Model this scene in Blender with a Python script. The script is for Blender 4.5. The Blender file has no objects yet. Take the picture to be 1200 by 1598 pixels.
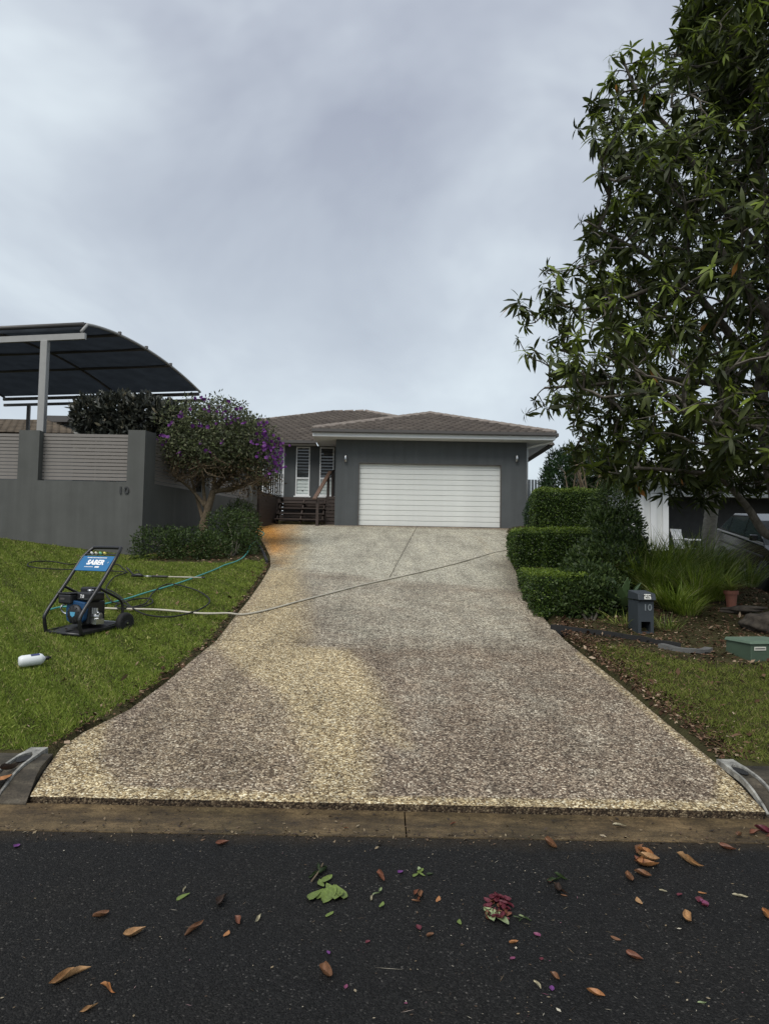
import bpy, math, random
import numpy as np
from mathutils import Vector, Matrix, Euler
R = math.radians
random.seed(7); rng = np.random.default_rng(7)
S = bpy.context.scene
COL = S.collection

# ------------------------------------------------------------------ camera, sky, sun, exposure
F = 1107.0                       # focal length in photo pixels (photo 1200 x 1598)
CAMZ, PITCH, ROLL = 1.6, 3.26, -1.0
cd = bpy.data.cameras.new('camera'); cam = bpy.data.objects.new('camera', cd); COL.objects.link(cam)
cd.sensor_fit = 'HORIZONTAL'; cd.sensor_width = 36.0; cd.lens = 36.0*F/1200.0
cd.clip_start = 0.05; cd.clip_end = 3000
CM = Matrix.Translation((0, 0, CAMZ)) @ Matrix.Rotation(R(90+PITCH), 4, 'X') @ Matrix.Rotation(R(-ROLL), 4, 'Z')
cam.matrix_world = CM
S.camera = cam
SUN_EL, SUN_AZ = 52.0, 207.0     # sun veiled by cloud, behind the camera to the left
W = bpy.data.worlds.new('World'); S.world = W; W.use_nodes = True
def build_world():
    nt = W.node_tree; nt.nodes.clear(); N = nt.nodes.new; L = nt.links.new
    out = N('ShaderNodeOutputWorld'); bg = N('ShaderNodeBackground'); bg.inputs[1].default_value = 0.0575
    sky = N('ShaderNodeTexSky'); sky.sky_type = 'NISHITA'; sky.sun_disc = False
    sky.sun_elevation = R(SUN_EL); sky.sun_rotation = R(SUN_AZ)
    tc = N('ShaderNodeTexCoord'); sep = N('ShaderNodeSeparateXYZ'); L(tc.outputs['Generated'], sep.inputs[0])
    zz = N('ShaderNodeMath'); zz.operation = 'MAXIMUM'; zz.inputs[1].default_value = 0.0; L(sep.outputs[2], zz.inputs[0])
    za = N('ShaderNodeMath'); za.operation = 'ADD'; za.inputs[1].default_value = 0.55; L(zz.outputs[0], za.inputs[0])
    dx = N('ShaderNodeMath'); dx.operation = 'DIVIDE'; L(sep.outputs[0], dx.inputs[0]); L(za.outputs[0], dx.inputs[1])
    dy = N('ShaderNodeMath'); dy.operation = 'DIVIDE'; L(sep.outputs[1], dy.inputs[0]); L(za.outputs[0], dy.inputs[1])
    cb = N('ShaderNodeCombineXYZ'); L(dx.outputs[0], cb.inputs[0]); L(dy.outputs[0], cb.inputs[1])
    n1 = N('ShaderNodeTexNoise'); n1.inputs['Scale'].default_value = 1.9; n1.inputs['Detail'].default_value = 5; n1.inputs['Roughness'].default_value = 0.55
    n1.inputs['Distortion'].default_value = 0.4
    mp = N('ShaderNodeMapping'); mp.inputs['Location'].default_value = (2.2, 12.5, 0); L(cb.outputs[0], mp.inputs[0]); L(mp.outputs[0], n1.inputs['Vector'])
    rp = N('ShaderNodeValToRGB'); cr = rp.color_ramp
    cr.elements[0].position = 0.34; cr.elements[0].color = (3.95, 4.3, 5.3, 1)
    cr.elements[1].position = 0.66; cr.elements[1].color = (8.0, 8.8, 9.4, 1)
    e = cr.elements.new(0.50); e.color = (5.5, 6.0, 6.9, 1)
    L(n1.outputs['Fac'], rp.inputs[0])
    # clouds thin and brighten towards the horizon, all the way round
    hz = N('ShaderNodeMapRange'); hz.inputs[1].default_value = 0.03; hz.inputs[2].default_value = 0.60; hz.inputs[3].default_value = 0.80; hz.inputs[4].default_value = 0.0
    L(zz.outputs[0], hz.inputs[0])
    m1 = N('ShaderNodeMixRGB'); m1.inputs[2].default_value = (7.3, 8.2, 8.8, 1); L(hz.outputs[0], m1.inputs[0]); L(rp.outputs[0], m1.inputs[1])
    m2 = N('ShaderNodeMixRGB'); m2.inputs[0].default_value = 0.10; L(m1.outputs[0], m2.inputs[1]); L(sky.outputs[0], m2.inputs[2])
    L(m2.outputs[0], bg.inputs[0]); L(bg.outputs[0], out.inputs[0])
build_world()
sl = bpy.data.lights.new('sun', 'SUN'); sl.energy = 1.5; sl.angle = R(35); sl.color = (1.0, 0.96, 0.90)
so = bpy.data.objects.new('sun', sl); COL.objects.link(so)
sd = Vector((math.sin(R(SUN_AZ))*math.cos(R(SUN_EL)), math.cos(R(SUN_AZ))*math.cos(R(SUN_EL)), math.sin(R(SUN_EL))))
so.rotation_euler = sd.to_track_quat('Z', 'Y').to_euler(); so.location = (0, -10, 20)
VS = S.view_settings
VS.view_transform = 'Standard'; VS.look = 'None'; VS.exposure = 0.8; VS.gamma = 1.0; VS.use_curve_mapping = False

# ------------------------------------------------------------------ ground shape and measuring helpers
SL = 0.1234; Y0 = 4.38
def sm(a, b, x):
    t = min(1, max(0, (x-a)/(b-a))); return t*t*(3-2*t)
def plane(y): return 0.05 + SL*(min(y, 27.0)-Y0)
def gz(x, y):
    if y < 5.0: return -0.06
    z = plane(y)
    k = sm(4.8, 5.6, y)
    base = z
    if x < -2.0: z += 0.03*k*sm(-2.2, -3.2, x)
    if x < -5.8: z += 0.115*k*(-5.8-x)*sm(6, 12, y) if x > -14 else 0.115*k*8.2*sm(6, 12, y)
    if x < -4.6: z -= 0.10*sm(13, 16, y)*sm(-4.4, -5.6, x)
    if x > 2.3: z += 0.025*k
    if 2.4 < x and 9.3 < y: z += 0.10*sm(9.3, 10.6, y)*sm(2.4, 3.4, x)*(1-sm(5.6, 7.2, x))
    if x > 6.2: z -= 0.32*sm(6.2, 7.4, x)*sm(7.5, 11, y)
    kerbz = 0.13
    if y < 5.3: z = z*sm(4.9, 5.3, y) + (kerbz if abs(x) > 2.0 else z)*(1-sm(4.9, 5.3, y))
    return z
def ray(px, py):
    d = Vector(((px-600)/F, -(py-799)/F, -1.0))
    return (CM.to_3x3() @ d)
def P(px, py, Y):
    d = ray(px, py); t = Y/d.y
    return Vector((d.x*t, Y, CAMZ+d.z*t))
def G(px, py, lift=0.0, fn=None):
    fn = fn or gz
    d = ray(px, py); t = 1.0; prev = t
    while t < 60:
        p = d*t
        if CAMZ+p.z < fn(p.x, p.y)+lift: break
        prev = t; t += 0.05
    a, b = prev, t
    for _ in range(30):
        m = (a+b)/2; p = d*m
        if CAMZ+p.z < fn(p.x, p.y)+lift: b = m
        else: a = m
    p = d*b
    return Vector((p.x, p.y, CAMZ+p.z))
def dz(x, y): return plane(y)
def GD(px, py): return G(px, py, 0.0, dz)
def GR(px, py): return G(px, py, 0.004, lambda x, y: 0.0)

# ------------------------------------------------------------------ naming helpers
def tag(o, label=None, cat=None, group=None, kind=None):
    if label: o['label'] = label
    if cat: o['category'] = cat
    if group: o['group'] = group
    if kind: o['kind'] = kind
    return o
def thing(name, label, cat, loc=(0, 0, 0), rz=0.0, group=None):
    o = bpy.data.objects.new(name, None); o.empty_display_size = 0.2; COL.objects.link(o)
    o.location = loc; o.rotation_euler = (0, 0, rz)
    return tag(o, label, cat, group)
def rootmat(o): return Matrix.Translation(o.location) @ o.rotation_euler.to_matrix().to_4x4()
def link(name, me, mat=None, parent=None, loc=None, rot=None, scale=None):
    o = bpy.data.objects.new(name, me); COL.objects.link(o)
    if mat and not me.materials: me.materials.append(mat)
    if parent: o.parent = parent
    if loc is not None: o.location = loc
    if rot is not None: o.rotation_euler = rot
    if scale is not None: o.scale = scale if hasattr(scale, '__len__') else (scale,)*3
    return o

class MB:
    def __init__(s): s.v = []; s.f = []
    def add(s, vs, fs, M=None):
        b = len(s.v)
        for v in vs: s.v.append(tuple(M @ Vector(v)) if M else tuple(v))
        for f in fs: s.f.append(tuple(b+i for i in f))
        return s
    def hexa(s, p):          # p: 4 bottom, 4 top (ccw seen from above)
        return s.add(p, [(3,2,1,0),(4,5,6,7),(0,1,5,4),(1,2,6,5),(2,3,7,6),(3,0,4,7)])
    def box(s, x0, x1, y0, y1, z0, z1, M=None):
        return s.add([(x0,y0,z0),(x1,y0,z0),(x1,y1,z0),(x0,y1,z0),(x0,y0,z1),(x1,y0,z1),(x1,y1,z1),(x0,y1,z1)],
              [(3,2,1,0),(4,5,6,7),(0,1,5,4),(1,2,6,5),(2,3,7,6),(3,0,4,7)], M)
    def bar(s, a, b, w, h, up=(0, 0, 1)):   # rectangular bar from a to b
        a = Vector(a); b = Vector(b); d = (b-a).normalized(); u = Vector(up)
        x = d.cross(u)
        if x.length < 1e-4: x = d.cross(Vector((0, 1, 0)))
        x.normalize(); u = x.cross(d).normalized()
        q = []
        for p in (a, b):
            q += [p-x*w/2-u*h/2, p+x*w/2-u*h/2, p+x*w/2+u*h/2, p-x*w/2+u*h/2]
        return s.add(q, [(0,1,2,3),(7,6,5,4),(1,0,4,5),(2,1,5,6),(3,2,6,7),(0,3,7,4)])
    def tube(s, pts, r, n=8, cap=True):
        pts = [Vector(p) for p in pts]; m = len(pts)
        rs = r if hasattr(r, '__len__') else [r]*m
        b = len(s.v); prev = None
        for i, p in enumerate(pts):
            d = (pts[min(i+1, m-1)]-pts[max(i-1, 0)])
            if d.length < 1e-9: d = Vector((0, 0, 1))
            d.normalize()
            if prev is None:
                x = d.cross(Vector((0, 0, 1)))
                if x.length < 1e-3: x = d.cross(Vector((0, 1, 0)))
            else:
                x = prev - d*prev.dot(d)
                if x.length < 1e-4: x = d.cross(Vector((0, 0.3, 1)))
            x.normalize(); y = d.cross(x); prev = x
            for k in range(n):
                a = 2*math.pi*k/n
                s.v.append(tuple(p + (x*math.cos(a)+y*math.sin(a))*rs[i]))
        for i in range(m-1):
            for k in range(n):
                k2 = (k+1) % n
                s.f.append((b+i*n+k, b+i*n+k2, b+(i+1)*n+k2, b+(i+1)*n+k))
        if cap:
            s.f.append(tuple(b+k for k in reversed(range(n)))); s.f.append(tuple(b+(m-1)*n+k for k in range(n)))
        return s
    def lathe(s, prof, n=20, M=None):       # prof: list of (r, z)
        b = []; f = []
        for r, z in prof:
            for k in range(n):
                a = 2*math.pi*k/n; b.append((r*math.cos(a), r*math.sin(a), z))
        for i in range(len(prof)-1):
            for k in range(n):
                k2 = (k+1) % n; f.append((i*n+k, i*n+k2, (i+1)*n+k2, (i+1)*n+k))
        f.append(tuple(reversed(range(n)))); f.append(tuple((len(prof)-1)*n+k for k in range(n)))
        return s.add(b, f, M)
    def prism(s, poly, h0, h1, M=None):     # poly in xy, extruded in z
        n = len(poly)
        vs = [(x, y, h0) for x, y in poly]+[(x, y, h1) for x, y in poly]
        fs = [tuple(reversed(range(n))), tuple(range(n, 2*n))]+[(i, (i+1) % n, n+(i+1) % n, n+i) for i in range(n)]
        return s.add(vs, fs, M)
    def mesh(s, name, smooth=False, M=None):
        me = bpy.data.meshes.new(name)
        vs = [tuple(M @ Vector(v)) for v in s.v] if M else s.v
        me.from_pydata(vs, [], s.f); me.update()
        if smooth: me.polygons.foreach_set('use_smooth', [True]*len(me.polygons))
        return me
    def build(s, name, mat, parent=None, world=False, smooth=False, bevel=0.0, seg=2, loc=None, rot=None):
        M = rootmat(parent).inverted() if (world and parent) else None
        me = s.mesh(name, smooth, M)
        o = link(name, me, mat, parent, loc, rot)
        if bevel:
            m = o.modifiers.new('bevel', 'BEVEL'); m.width = bevel; m.segments = seg; m.limit_method = 'ANGLE'; m.angle_limit = R(35)
        return o

def mesh_np(name, V, Q, attrs=None, smooth=False):
    """V (n,3) verts, Q (m,4) quads, attrs: dict name -> per-vertex float array"""
    me = bpy.data.meshes.new(name)
    n, m = len(V), len(Q)
    me.vertices.add(n); me.vertices.foreach_set('co', np.asarray(V, np.float32).ravel())
    me.loops.add(m*4); me.loops.foreach_set('vertex_index', np.asarray(Q, np.int32).ravel())
    me.polygons.add(m); me.polygons.foreach_set('loop_start', np.arange(0, 4*m, 4, dtype=np.int32))
    me.polygons.foreach_set('loop_total', np.full(m, 4, np.int32))
    if smooth: me.polygons.foreach_set('use_smooth', np.ones(m, bool))
    for k, a in (attrs or {}).items():
        at = me.attributes.new(k, 'FLOAT', 'POINT'); at.data.foreach_set('value', np.asarray(a, np.float32))
    me.update(calc_edges=True); me.validate()
    return me
def unit(a): return a/np.maximum(np.linalg.norm(a, axis=1, keepdims=True), 1e-9)
def rand_unit(n): return unit(rng.normal(size=(n, 3)))
LEAF_W = {4: [0.12, 0.95, 0.85, 0.04], 3: [0.15, 1.0, 0.04], 2: [1.0, 0.25]}
def leaf_arrays(pos, dirs, nrm, Ln, Wd, droop=0.25, st=4, fold=0.0, rnd=None):
    """a strip-shaped leaf at every pos, growing along dirs, face towards nrm"""
    n = len(pos); dirs = unit(dirs); side = unit(np.cross(dirs, nrm)); nr = np.cross(side, dirs)
    Ln = np.broadcast_to(Ln, (n,)); Wd = np.broadcast_to(Wd, (n,)); droop = np.broadcast_to(droop, (n,))
    ws = LEAF_W[st]; V = np.zeros((n, st, 2, 3)); tt = np.zeros((n, st, 2))
    for i in range(st):
        t = i/(st-1)
        c = pos + dirs*(Ln*t)[:, None] - nr*(Ln*droop*t*t)[:, None]
        h = side*(Wd*ws[i]*0.5)[:, None]
        V[:, i, 0] = c-h; V[:, i, 1] = c+h; tt[:, i, :] = t
    b = (np.arange(n)*st*2)[:, None]
    Q = np.concatenate([b+np.array([[2*i, 2*i+1, 2*i+3, 2*i+2]]) for i in range(st-1)], 1).reshape(-1, 4)
    r = rng.random(n) if rnd is None else np.broadcast_to(rnd, (n,))
    return V.reshape(-1, 3), Q, np.repeat(r, st*2), tt.reshape(-1)
def leaves(name, mat, parent, *a, world=True, **k):
    V, Q, r, t = leaf_arrays(*a, **k)
    if parent and world:
        M = np.array(rootmat(parent).inverted()); V = V @ M[:3, :3].T + M[:3, 3]
    return link(name, mesh_np(name, V, Q, {'rnd': r, 'along': t}), mat, parent)

# ------------------------------------------------------------------ materials
def newmat(name):
    m = bpy.data.materials.new(name); m.use_nodes = True; nt = m.node_tree; nt.nodes.clear()
    out = nt.nodes.new('ShaderNodeOutputMaterial'); b = nt.nodes.new('ShaderNodeBsdfPrincipled')
    nt.links.new(b.outputs[0], out.inputs[0]); return m, nt, b, out
def plain(name, col, rough=0.6, var=0.12, scale=6.0, bump=0.0, bscale=80.0, metal=0.0, spec=0.5, streak=0.0):
    """solid colour with soft uneven wear and fine relief"""
    m, nt, b, out = newmat(name); N = nt.nodes.new; L = nt.links.new
    b.inputs['Roughness'].default_value = rough; b.inputs['Metallic'].default_value = metal
    b.inputs['Specular IOR Level'].default_value = spec
    tc = N('ShaderNodeTexCoord')
    n = N('ShaderNodeTexNoise'); n.inputs['Scale'].default_value = scale; n.inputs['Detail'].default_value = 6; n.inputs['Roughness'].default_value = 0.6
    L(tc.outputs['Object'], n.inputs['Vector'])
    rp = N('ShaderNodeMapRange'); rp.inputs[1].default_value = 0.3; rp.inputs[2].default_value = 0.7
    rp.inputs[3].default_value = 1-var; rp.inputs[4].default_value = 1+var; L(n.outputs['Fac'], rp.inputs[0])
    fac = rp.outputs[0]
    if streak:
        mp = N('ShaderNodeMapping'); mp.inputs['Scale'].default_value = (5, 5, 0.35); L(tc.outputs['Object'], mp.inputs[0])
        n3 = N('ShaderNodeTexNoise'); n3.inputs['Scale'].default_value = 1.0; n3.inputs['Detail'].default_value = 5; L(mp.outputs[0], n3.inputs['Vector'])
        r3 = N('ShaderNodeMapRange'); r3.inputs[1].default_value = 0.3; r3.inputs[2].default_value = 0.7; r3.inputs[3].default_value = 1-streak; r3.inputs[4].default_value = 1+streak*0.6; L(n3.outputs['Fac'], r3.inputs[0])
        ml_ = N('ShaderNodeMath'); ml_.operation = 'MULTIPLY'; L(fac, ml_.inputs[0]); L(r3.outputs[0], ml_.inputs[1]); fac = ml_.outputs[0]
    mx = N('ShaderNodeVectorMath'); mx.operation = 'SCALE'; mx.inputs[0].default_value = col[:3]; L(fac, mx.inputs['Scale'])
    L(mx.outputs[0], b.inputs['Base Color'])
    if bump:
        n2 = N('ShaderNodeTexNoise'); n2.inputs['Scale'].default_value = bscale; n2.inputs['Detail'].default_value = 4; L(tc.outputs['Object'], n2.inputs['Vector'])
        bp = N('ShaderNodeBump'); bp.inputs['Strength'].default_value = bump; bp.inputs['Distance'].default_value = 0.01; L(n2.outputs['Fac'], bp.inputs['Height']); L(bp.outputs[0], b.inputs['Normal'])
    return m
def ramp(nt, stops, fac):
    r = nt.nodes.new('ShaderNodeValToRGB'); cr = r.color_ramp
    cr.elements[0].position, cr.elements[0].color = stops[0][0], (*stops[0][1], 1)
    cr.elements[1].position, cr.elements[1].color = stops[-1][0], (*stops[-1][1], 1)
    for p, c in stops[1:-1]:
        e = cr.elements.new(p); e.color = (*c, 1)
    nt.links.new(fac, r.inputs[0]); return r
def leafmat(name, stops, rough=0.45, trans=0.25, spec=0.4):
    m, nt, b, out = newmat(name); N = nt.nodes.new; L = nt.links.new
    at = N('ShaderNodeAttribute'); at.attribute_name = 'rnd'
    r = ramp(nt, stops, at.outputs['Fac'])
    b.inputs['Roughness'].default_value = rough; b.inputs['Specular IOR Level'].default_value = spec
    L(r.outputs[0], b.inputs['Base Color'])
    if trans:
        t = N('ShaderNodeBsdfTranslucent'); L(r.outputs[0], t.inputs[0])
        mx = N('ShaderNodeMixShader'); mx.inputs[0].default_value = trans
        L(b.outputs[0], mx.inputs[1]); L(t.outputs[0], mx.inputs[2]); L(mx.outputs[0], out.inputs[0])
    return m
def tx(nt, kind, scale, vec, **k):
    n = nt.nodes.new(kind); n.inputs['Scale'].default_value = scale
    for a, v in k.items(): n.inputs[a].default_value = v
    nt.links.new(vec, n.inputs['Vector']); return n
def mixc(nt, fac, a, b, mode='MIX'):
    m = nt.nodes.new('ShaderNodeMixRGB'); m.blend_type = mode
    for i, v in ((0, fac), (1, a), (2, b)):
        if hasattr(v, 'links'): nt.links.new(v, m.inputs[i])
        else: m.inputs[i].default_value = v if i == 0 else (*v, 1)
    return m.outputs[0]
def mr(nt, val, a, b, c, d):
    m = nt.nodes.new('ShaderNodeMapRange'); nt.links.new(val, m.inputs[0])
    for i, v in zip((1, 2, 3, 4), (a, b, c, d)): m.inputs[i].default_value = v
    return m.outputs[0]

def aggregate_mat():
    m, nt, b, out = newmat('exposed_aggregate'); N = nt.nodes.new; L = nt.links.new
    tc = N('ShaderNodeTexCoord'); o = tc.outputs['Object']
    wob = tx(nt, 'ShaderNodeTexNoise', 40, o, Detail=2)
    v = tx(nt, 'ShaderNodeTexVoronoi', 84, o, Randomness=1.0)
    v2 = tx(nt, 'ShaderNodeTexVoronoi', 118, o, Randomness=1.0)
    sx = N('ShaderNodeSeparateColor'); L(v.outputs['Color'], sx.inputs[0])
    sx2 = N('ShaderNodeSeparateColor'); L(v2.outputs['Color'], sx2.inputs[0])
    clean = ramp(nt, [(0.0, (0.09, 0.060, 0.032)), (0.20, (0.23, 0.165, 0.085)), (0.45, (0.40, 0.31, 0.170)), (0.70, (0.54, 0.44, 0.26)), (0.88, (0.69, 0.60, 0.40)), (1.0, (0.80, 0.74, 0.57))], sx.outputs[0]).outputs[0]
    dirty = ramp(nt, [(0.0, (0.066, 0.047, 0.033)), (0.32, (0.150, 0.111, 0.079)), (0.58, (0.250, 0.193, 0.139)), (0.80, (0.37, 0.300, 0.220)), (0.94, (0.54, 0.465, 0.35)), (1.0, (0.66, 0.60, 0.48))], sx.outputs[0]).outputs[0]
    pale = ramp(nt, [(0.0, (0.09, 0.083, 0.062)), (0.25, (0.27, 0.250, 0.190)), (0.5, (0.47, 0.44, 0.345)), (0.78, (0.66, 0.63, 0.50)), (1.0, (0.82, 0.80, 0.69))], sx.outputs[0]).outputs[0]
    def attr(n):
        a = N('ShaderNodeAttribute'); a.attribute_name = n; return a.outputs['Fac']
    ns = tx(nt, 'ShaderNodeTexNoise', 3.2, o, Detail=7, Roughness=0.68)
    ns2 = tx(nt, 'ShaderNodeTexNoise', 0.9, o, Detail=5, Roughness=0.6)
    def soft(a, w=0.55):
        ad = N('ShaderNodeMath'); ad.operation = 'MULTIPLY_ADD'; L(ns.outputs['Fac'], ad.inputs[0]); ad.inputs[1].default_value = w; L(attr(a), ad.inputs[2])
        return mr(nt, ad.outputs[0], 0.5*w+0.18, 0.5*w+0.82, 0, 1)
    c = mixc(nt, soft('pale', 0.9), dirty, pale)
    c = mixc(nt, soft('clean'), c, clean)
    # clumps of larger light and dark stones, seen from further off
    v3 = tx(nt, 'ShaderNodeTexVoronoi', 36, o, Randomness=1.0); s3 = N('ShaderNodeSeparateColor'); L(v3.outputs['Color'], s3.inputs[0])
    c = mixc(nt, 1.0, c, ramp(nt, [(0.0, (0.62, 0.61, 0.60)), (0.35, (0.88, 0.88, 0.88)), (0.7, (1.10, 1.10, 1.09)), (1.0, (1.35, 1.35, 1.33))], s3.outputs[0]).outputs[0], 'MULTIPLY')
    # blotchy wear and damp
    c = mixc(nt, 1.0, c, ramp(nt, [(0.25, (0.70, 0.69, 0.68)), (0.5, (1, 1, 1)), (0.75, (1.16, 1.16, 1.15))], ns2.outputs['Fac']).outputs[0], 'MULTIPLY')
    mps = N('ShaderNodeMapping'); mps.inputs['Scale'].default_value = (2.2, 0.22, 1); L(o, mps.inputs[0])
    nst = tx(nt, 'ShaderNodeTexNoise', 1.6, mps.outputs[0], Detail=6, Roughness=0.65)
    c = mixc(nt, 1.0, c, ramp(nt, [(0.32, (0.76, 0.75, 0.74)), (0.5, (1, 1, 1)), (0.68, (1.13, 1.12, 1.10))], nst.outputs['Fac']).outputs[0], 'MULTIPLY')
    rust = mixc(nt, 1.0, c, (1.28, 0.74, 0.26), 'MULTIPLY')
    c = mixc(nt, soft('rust', 0.4), c, rust)
    darkening = mixc(nt, 1.0, c, (0.33, 0.30, 0.25), 'MULTIPLY')
    c = mixc(nt, soft('darkening', 0.5), c, darkening)
    edge = mr(nt, v.outputs['Distance'], 0.48, 0.80, 0.0, 1.0)
    c = mixc(nt, edge, c, mixc(nt, 1.0, c, (0.32, 0.29, 0.26), 'MULTIPLY'))
    L(c, b.inputs['Base Color']); b.inputs['Roughness'].default_value = 0.8; b.inputs['Specular IOR Level'].default_value = 0.3
    bp = N('ShaderNodeBump'); bp.inputs['Strength'].default_value = 0.9; bp.inputs['Distance'].default_value = 0.006; bp.invert = True
    L(v.outputs['Distance'], bp.inputs['Height']); L(bp.outputs[0], b.inputs['Normal'])
    return m
def asphalt_mat():
    m, nt, b, out = newmat('asphalt'); N = nt.nodes.new; L = nt.links.new
    tc = N('ShaderNodeTexCoord'); o = tc.outputs['Object']
    v = tx(nt, 'ShaderNodeTexVoronoi', 140, o); sx = N('ShaderNodeSeparateColor'); L(v.outputs['Color'], sx.inputs[0])
    c = ramp(nt, [(0.0, (0.0046, 0.0046, 0.0044)), (0.5, (0.0105, 0.0103, 0.0099)), (0.88, (0.0165, 0.0162, 0.0155)), (0.98, (0.028, 0.027, 0.025)), (1.0, (0.085, 0.08, 0.072))], sx.outputs[0]).outputs[0]
    ns = tx(nt, 'ShaderNodeTexNoise', 1.1, o, Detail=6, Roughness=0.62)
    c = mixc(nt, 1.0, c, ramp(nt, [(0.3, (0.72, 0.74, 0.78)), (0.7, (1.25, 1.22, 1.18))], ns.outputs['Fac']).outputs[0], 'MULTIPLY')
    sp = N('ShaderNodeSeparateXYZ'); L(o, sp.inputs[0])
    n3 = tx(nt, 'ShaderNodeTexNoise', 6, o, Detail=4)
    ad = N('ShaderNodeMath'); ad.operation = 'MULTIPLY_ADD'; L(n3.outputs['Fac'], ad.inputs[0]); ad.inputs[1].default_value = 0.22; L(sp.outputs[1], ad.inputs[2])
    silt = mr(nt, ad.outputs[0], 4.02, 4.22, 0, 0.55)          # silt washed against the gutter
    c = mixc(nt, silt, c, (0.05, 0.036, 0.02))
    L(c, b.inputs['Base Color'])
    L(mr(nt, ns.outputs['Fac'], 0.3, 0.7, 0.55, 0.8), b.inputs['Roughness']); b.inputs['Specular IOR Level'].default_value = 0.16
    bp = N('ShaderNodeBump'); bp.inputs['Strength'].default_value = 1.0; bp.inputs['Distance'].default_value = 0.006; bp.invert = True
    L(v.outputs['Distance'], bp.inputs['Height']); L(bp.outputs[0], b.inputs['Normal'])
    return m
def gutter_mat(name='gutter_concrete', base=(0.075, 0.052, 0.025), lo=(0.026, 0.018, 0.010), hi=(0.155, 0.110, 0.056)):
    m, nt, b, out = newmat(name); N = nt.nodes.new; L = nt.links.new
    tc = N('ShaderNodeTexCoord'); o = tc.outputs['Object']
    mp = N('ShaderNodeMapping'); mp.inputs['Scale'].default_value = (0.8, 1.6, 1); L(o, mp.inputs[0])
    n1 = tx(nt, 'ShaderNodeTexNoise', 3.4, mp.outputs[0], Detail=10, Roughness=0.8)
    c = ramp(nt, [(0.36, lo), (0.5, base), (0.64, hi)], n1.outputs['Fac']).outputs[0]
    n0 = tx(nt, 'ShaderNodeTexNoise', 0.8, o, Detail=5, Roughness=0.7)
    c = mixc(nt, 1.0, c, ramp(nt, [(0.35, (0.55, 0.58, 0.50)), (0.65, (1.30, 1.25, 1.2))], n0.outputs['Fac']).outputs[0], 'MULTIPLY')
    n2 = tx(nt, 'ShaderNodeTexNoise', 90, o, Detail=3)
    c = mixc(nt, 1.0, c, ramp(nt, [(0.3, (0.7, 0.7, 0.7)), (0.7, (1.3, 1.3, 1.3))], n2.outputs['Fac']).outputs[0], 'MULTIPLY')
    L(c, b.inputs['Base Color']); b.inputs['Roughness'].default_value = 0.75; b.inputs['Specular IOR Level'].default_value = 0.35
    bp = N('ShaderNodeBump'); bp.inputs['Strength'].default_value = 0.5; bp.inputs['Distance'].default_value = 0.008
    L(n1.outputs['Fac'], bp.inputs['Height']); L(bp.outputs[0], b.inputs['Normal'])
    return m
def soil_mat():
    m, nt, b, out = newmat('soil'); N = nt.nodes.new; L = nt.links.new
    tc = N('ShaderNodeTexCoord'); o = tc.outputs['Object']
    n1 = tx(nt, 'ShaderNodeTexNoise', 3.5, o, Detail=8, Roughness=0.7)
    L(ramp(nt, [(0.3, (0.030, 0.024, 0.014)), (0.5, (0.050, 0.048, 0.020)), (0.7, (0.075, 0.060, 0.032))], n1.outputs['Fac']).outputs[0], b.inputs['Base Color'])
    b.inputs['Roughness'].default_value = 0.95; b.inputs['Specular IOR Level'].default_value = 0.1
    n2 = tx(nt, 'ShaderNodeTexNoise', 45, o, Detail=4)
    bp = N('ShaderNodeBump'); bp.inputs['Strength'].default_value = 1.0; bp.inputs['Distance'].default_value = 0.03; L(n2.outputs['Fac'], bp.inputs['Height']); L(bp.outputs[0], b.inputs['Normal'])
    return m
def tile_mat(name, a, bcol):
    m, nt, b, out = newmat(name); N = nt.nodes.new; L = nt.links.new
    tc = N('ShaderNodeTexCoord'); o = tc.outputs['Object']
    at = N('ShaderNodeAttribute'); at.attribute_name = 'rnd'
    n1 = tx(nt, 'ShaderNodeTexNoise', 1.3, o, Detail=7, Roughness=0.7)
    c = ramp(nt, [(0, a), (1, bcol)], at.outputs['Fac']).outputs[0]
    c = mixc(nt, 1.0, c, ramp(nt, [(0.3, (0.72, 0.70, 0.70)), (0.7, (1.3, 1.28, 1.22))], n1.outputs['Fac']).outputs[0], 'MULTIPLY')
    L(c, b.inputs['Base Color']); b.inputs['Roughness'].default_value = 0.75; b.inputs['Specular IOR Level'].default_value = 0.3
    return m
def wood_mat(name, dark, light, rough=0.6):
    m, nt, b, out = newmat(name); N = nt.nodes.new; L = nt.links.new
    tc = N('ShaderNodeTexCoord'); mp = N('ShaderNodeMapping'); mp.inputs['Scale'].default_value = (3, 3, 40); L(tc.outputs['Object'], mp.inputs[0])
    n1 = tx(nt, 'ShaderNodeTexNoise', 1.5, mp.outputs[0], Detail=6, Roughness=0.6)
    L(ramp(nt, [(0.3, dark), (0.7, light)], n1.outputs['Fac']).outputs[0], b.inputs['Base Color']); b.inputs['Roughness'].default_value = rough
    return m
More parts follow.
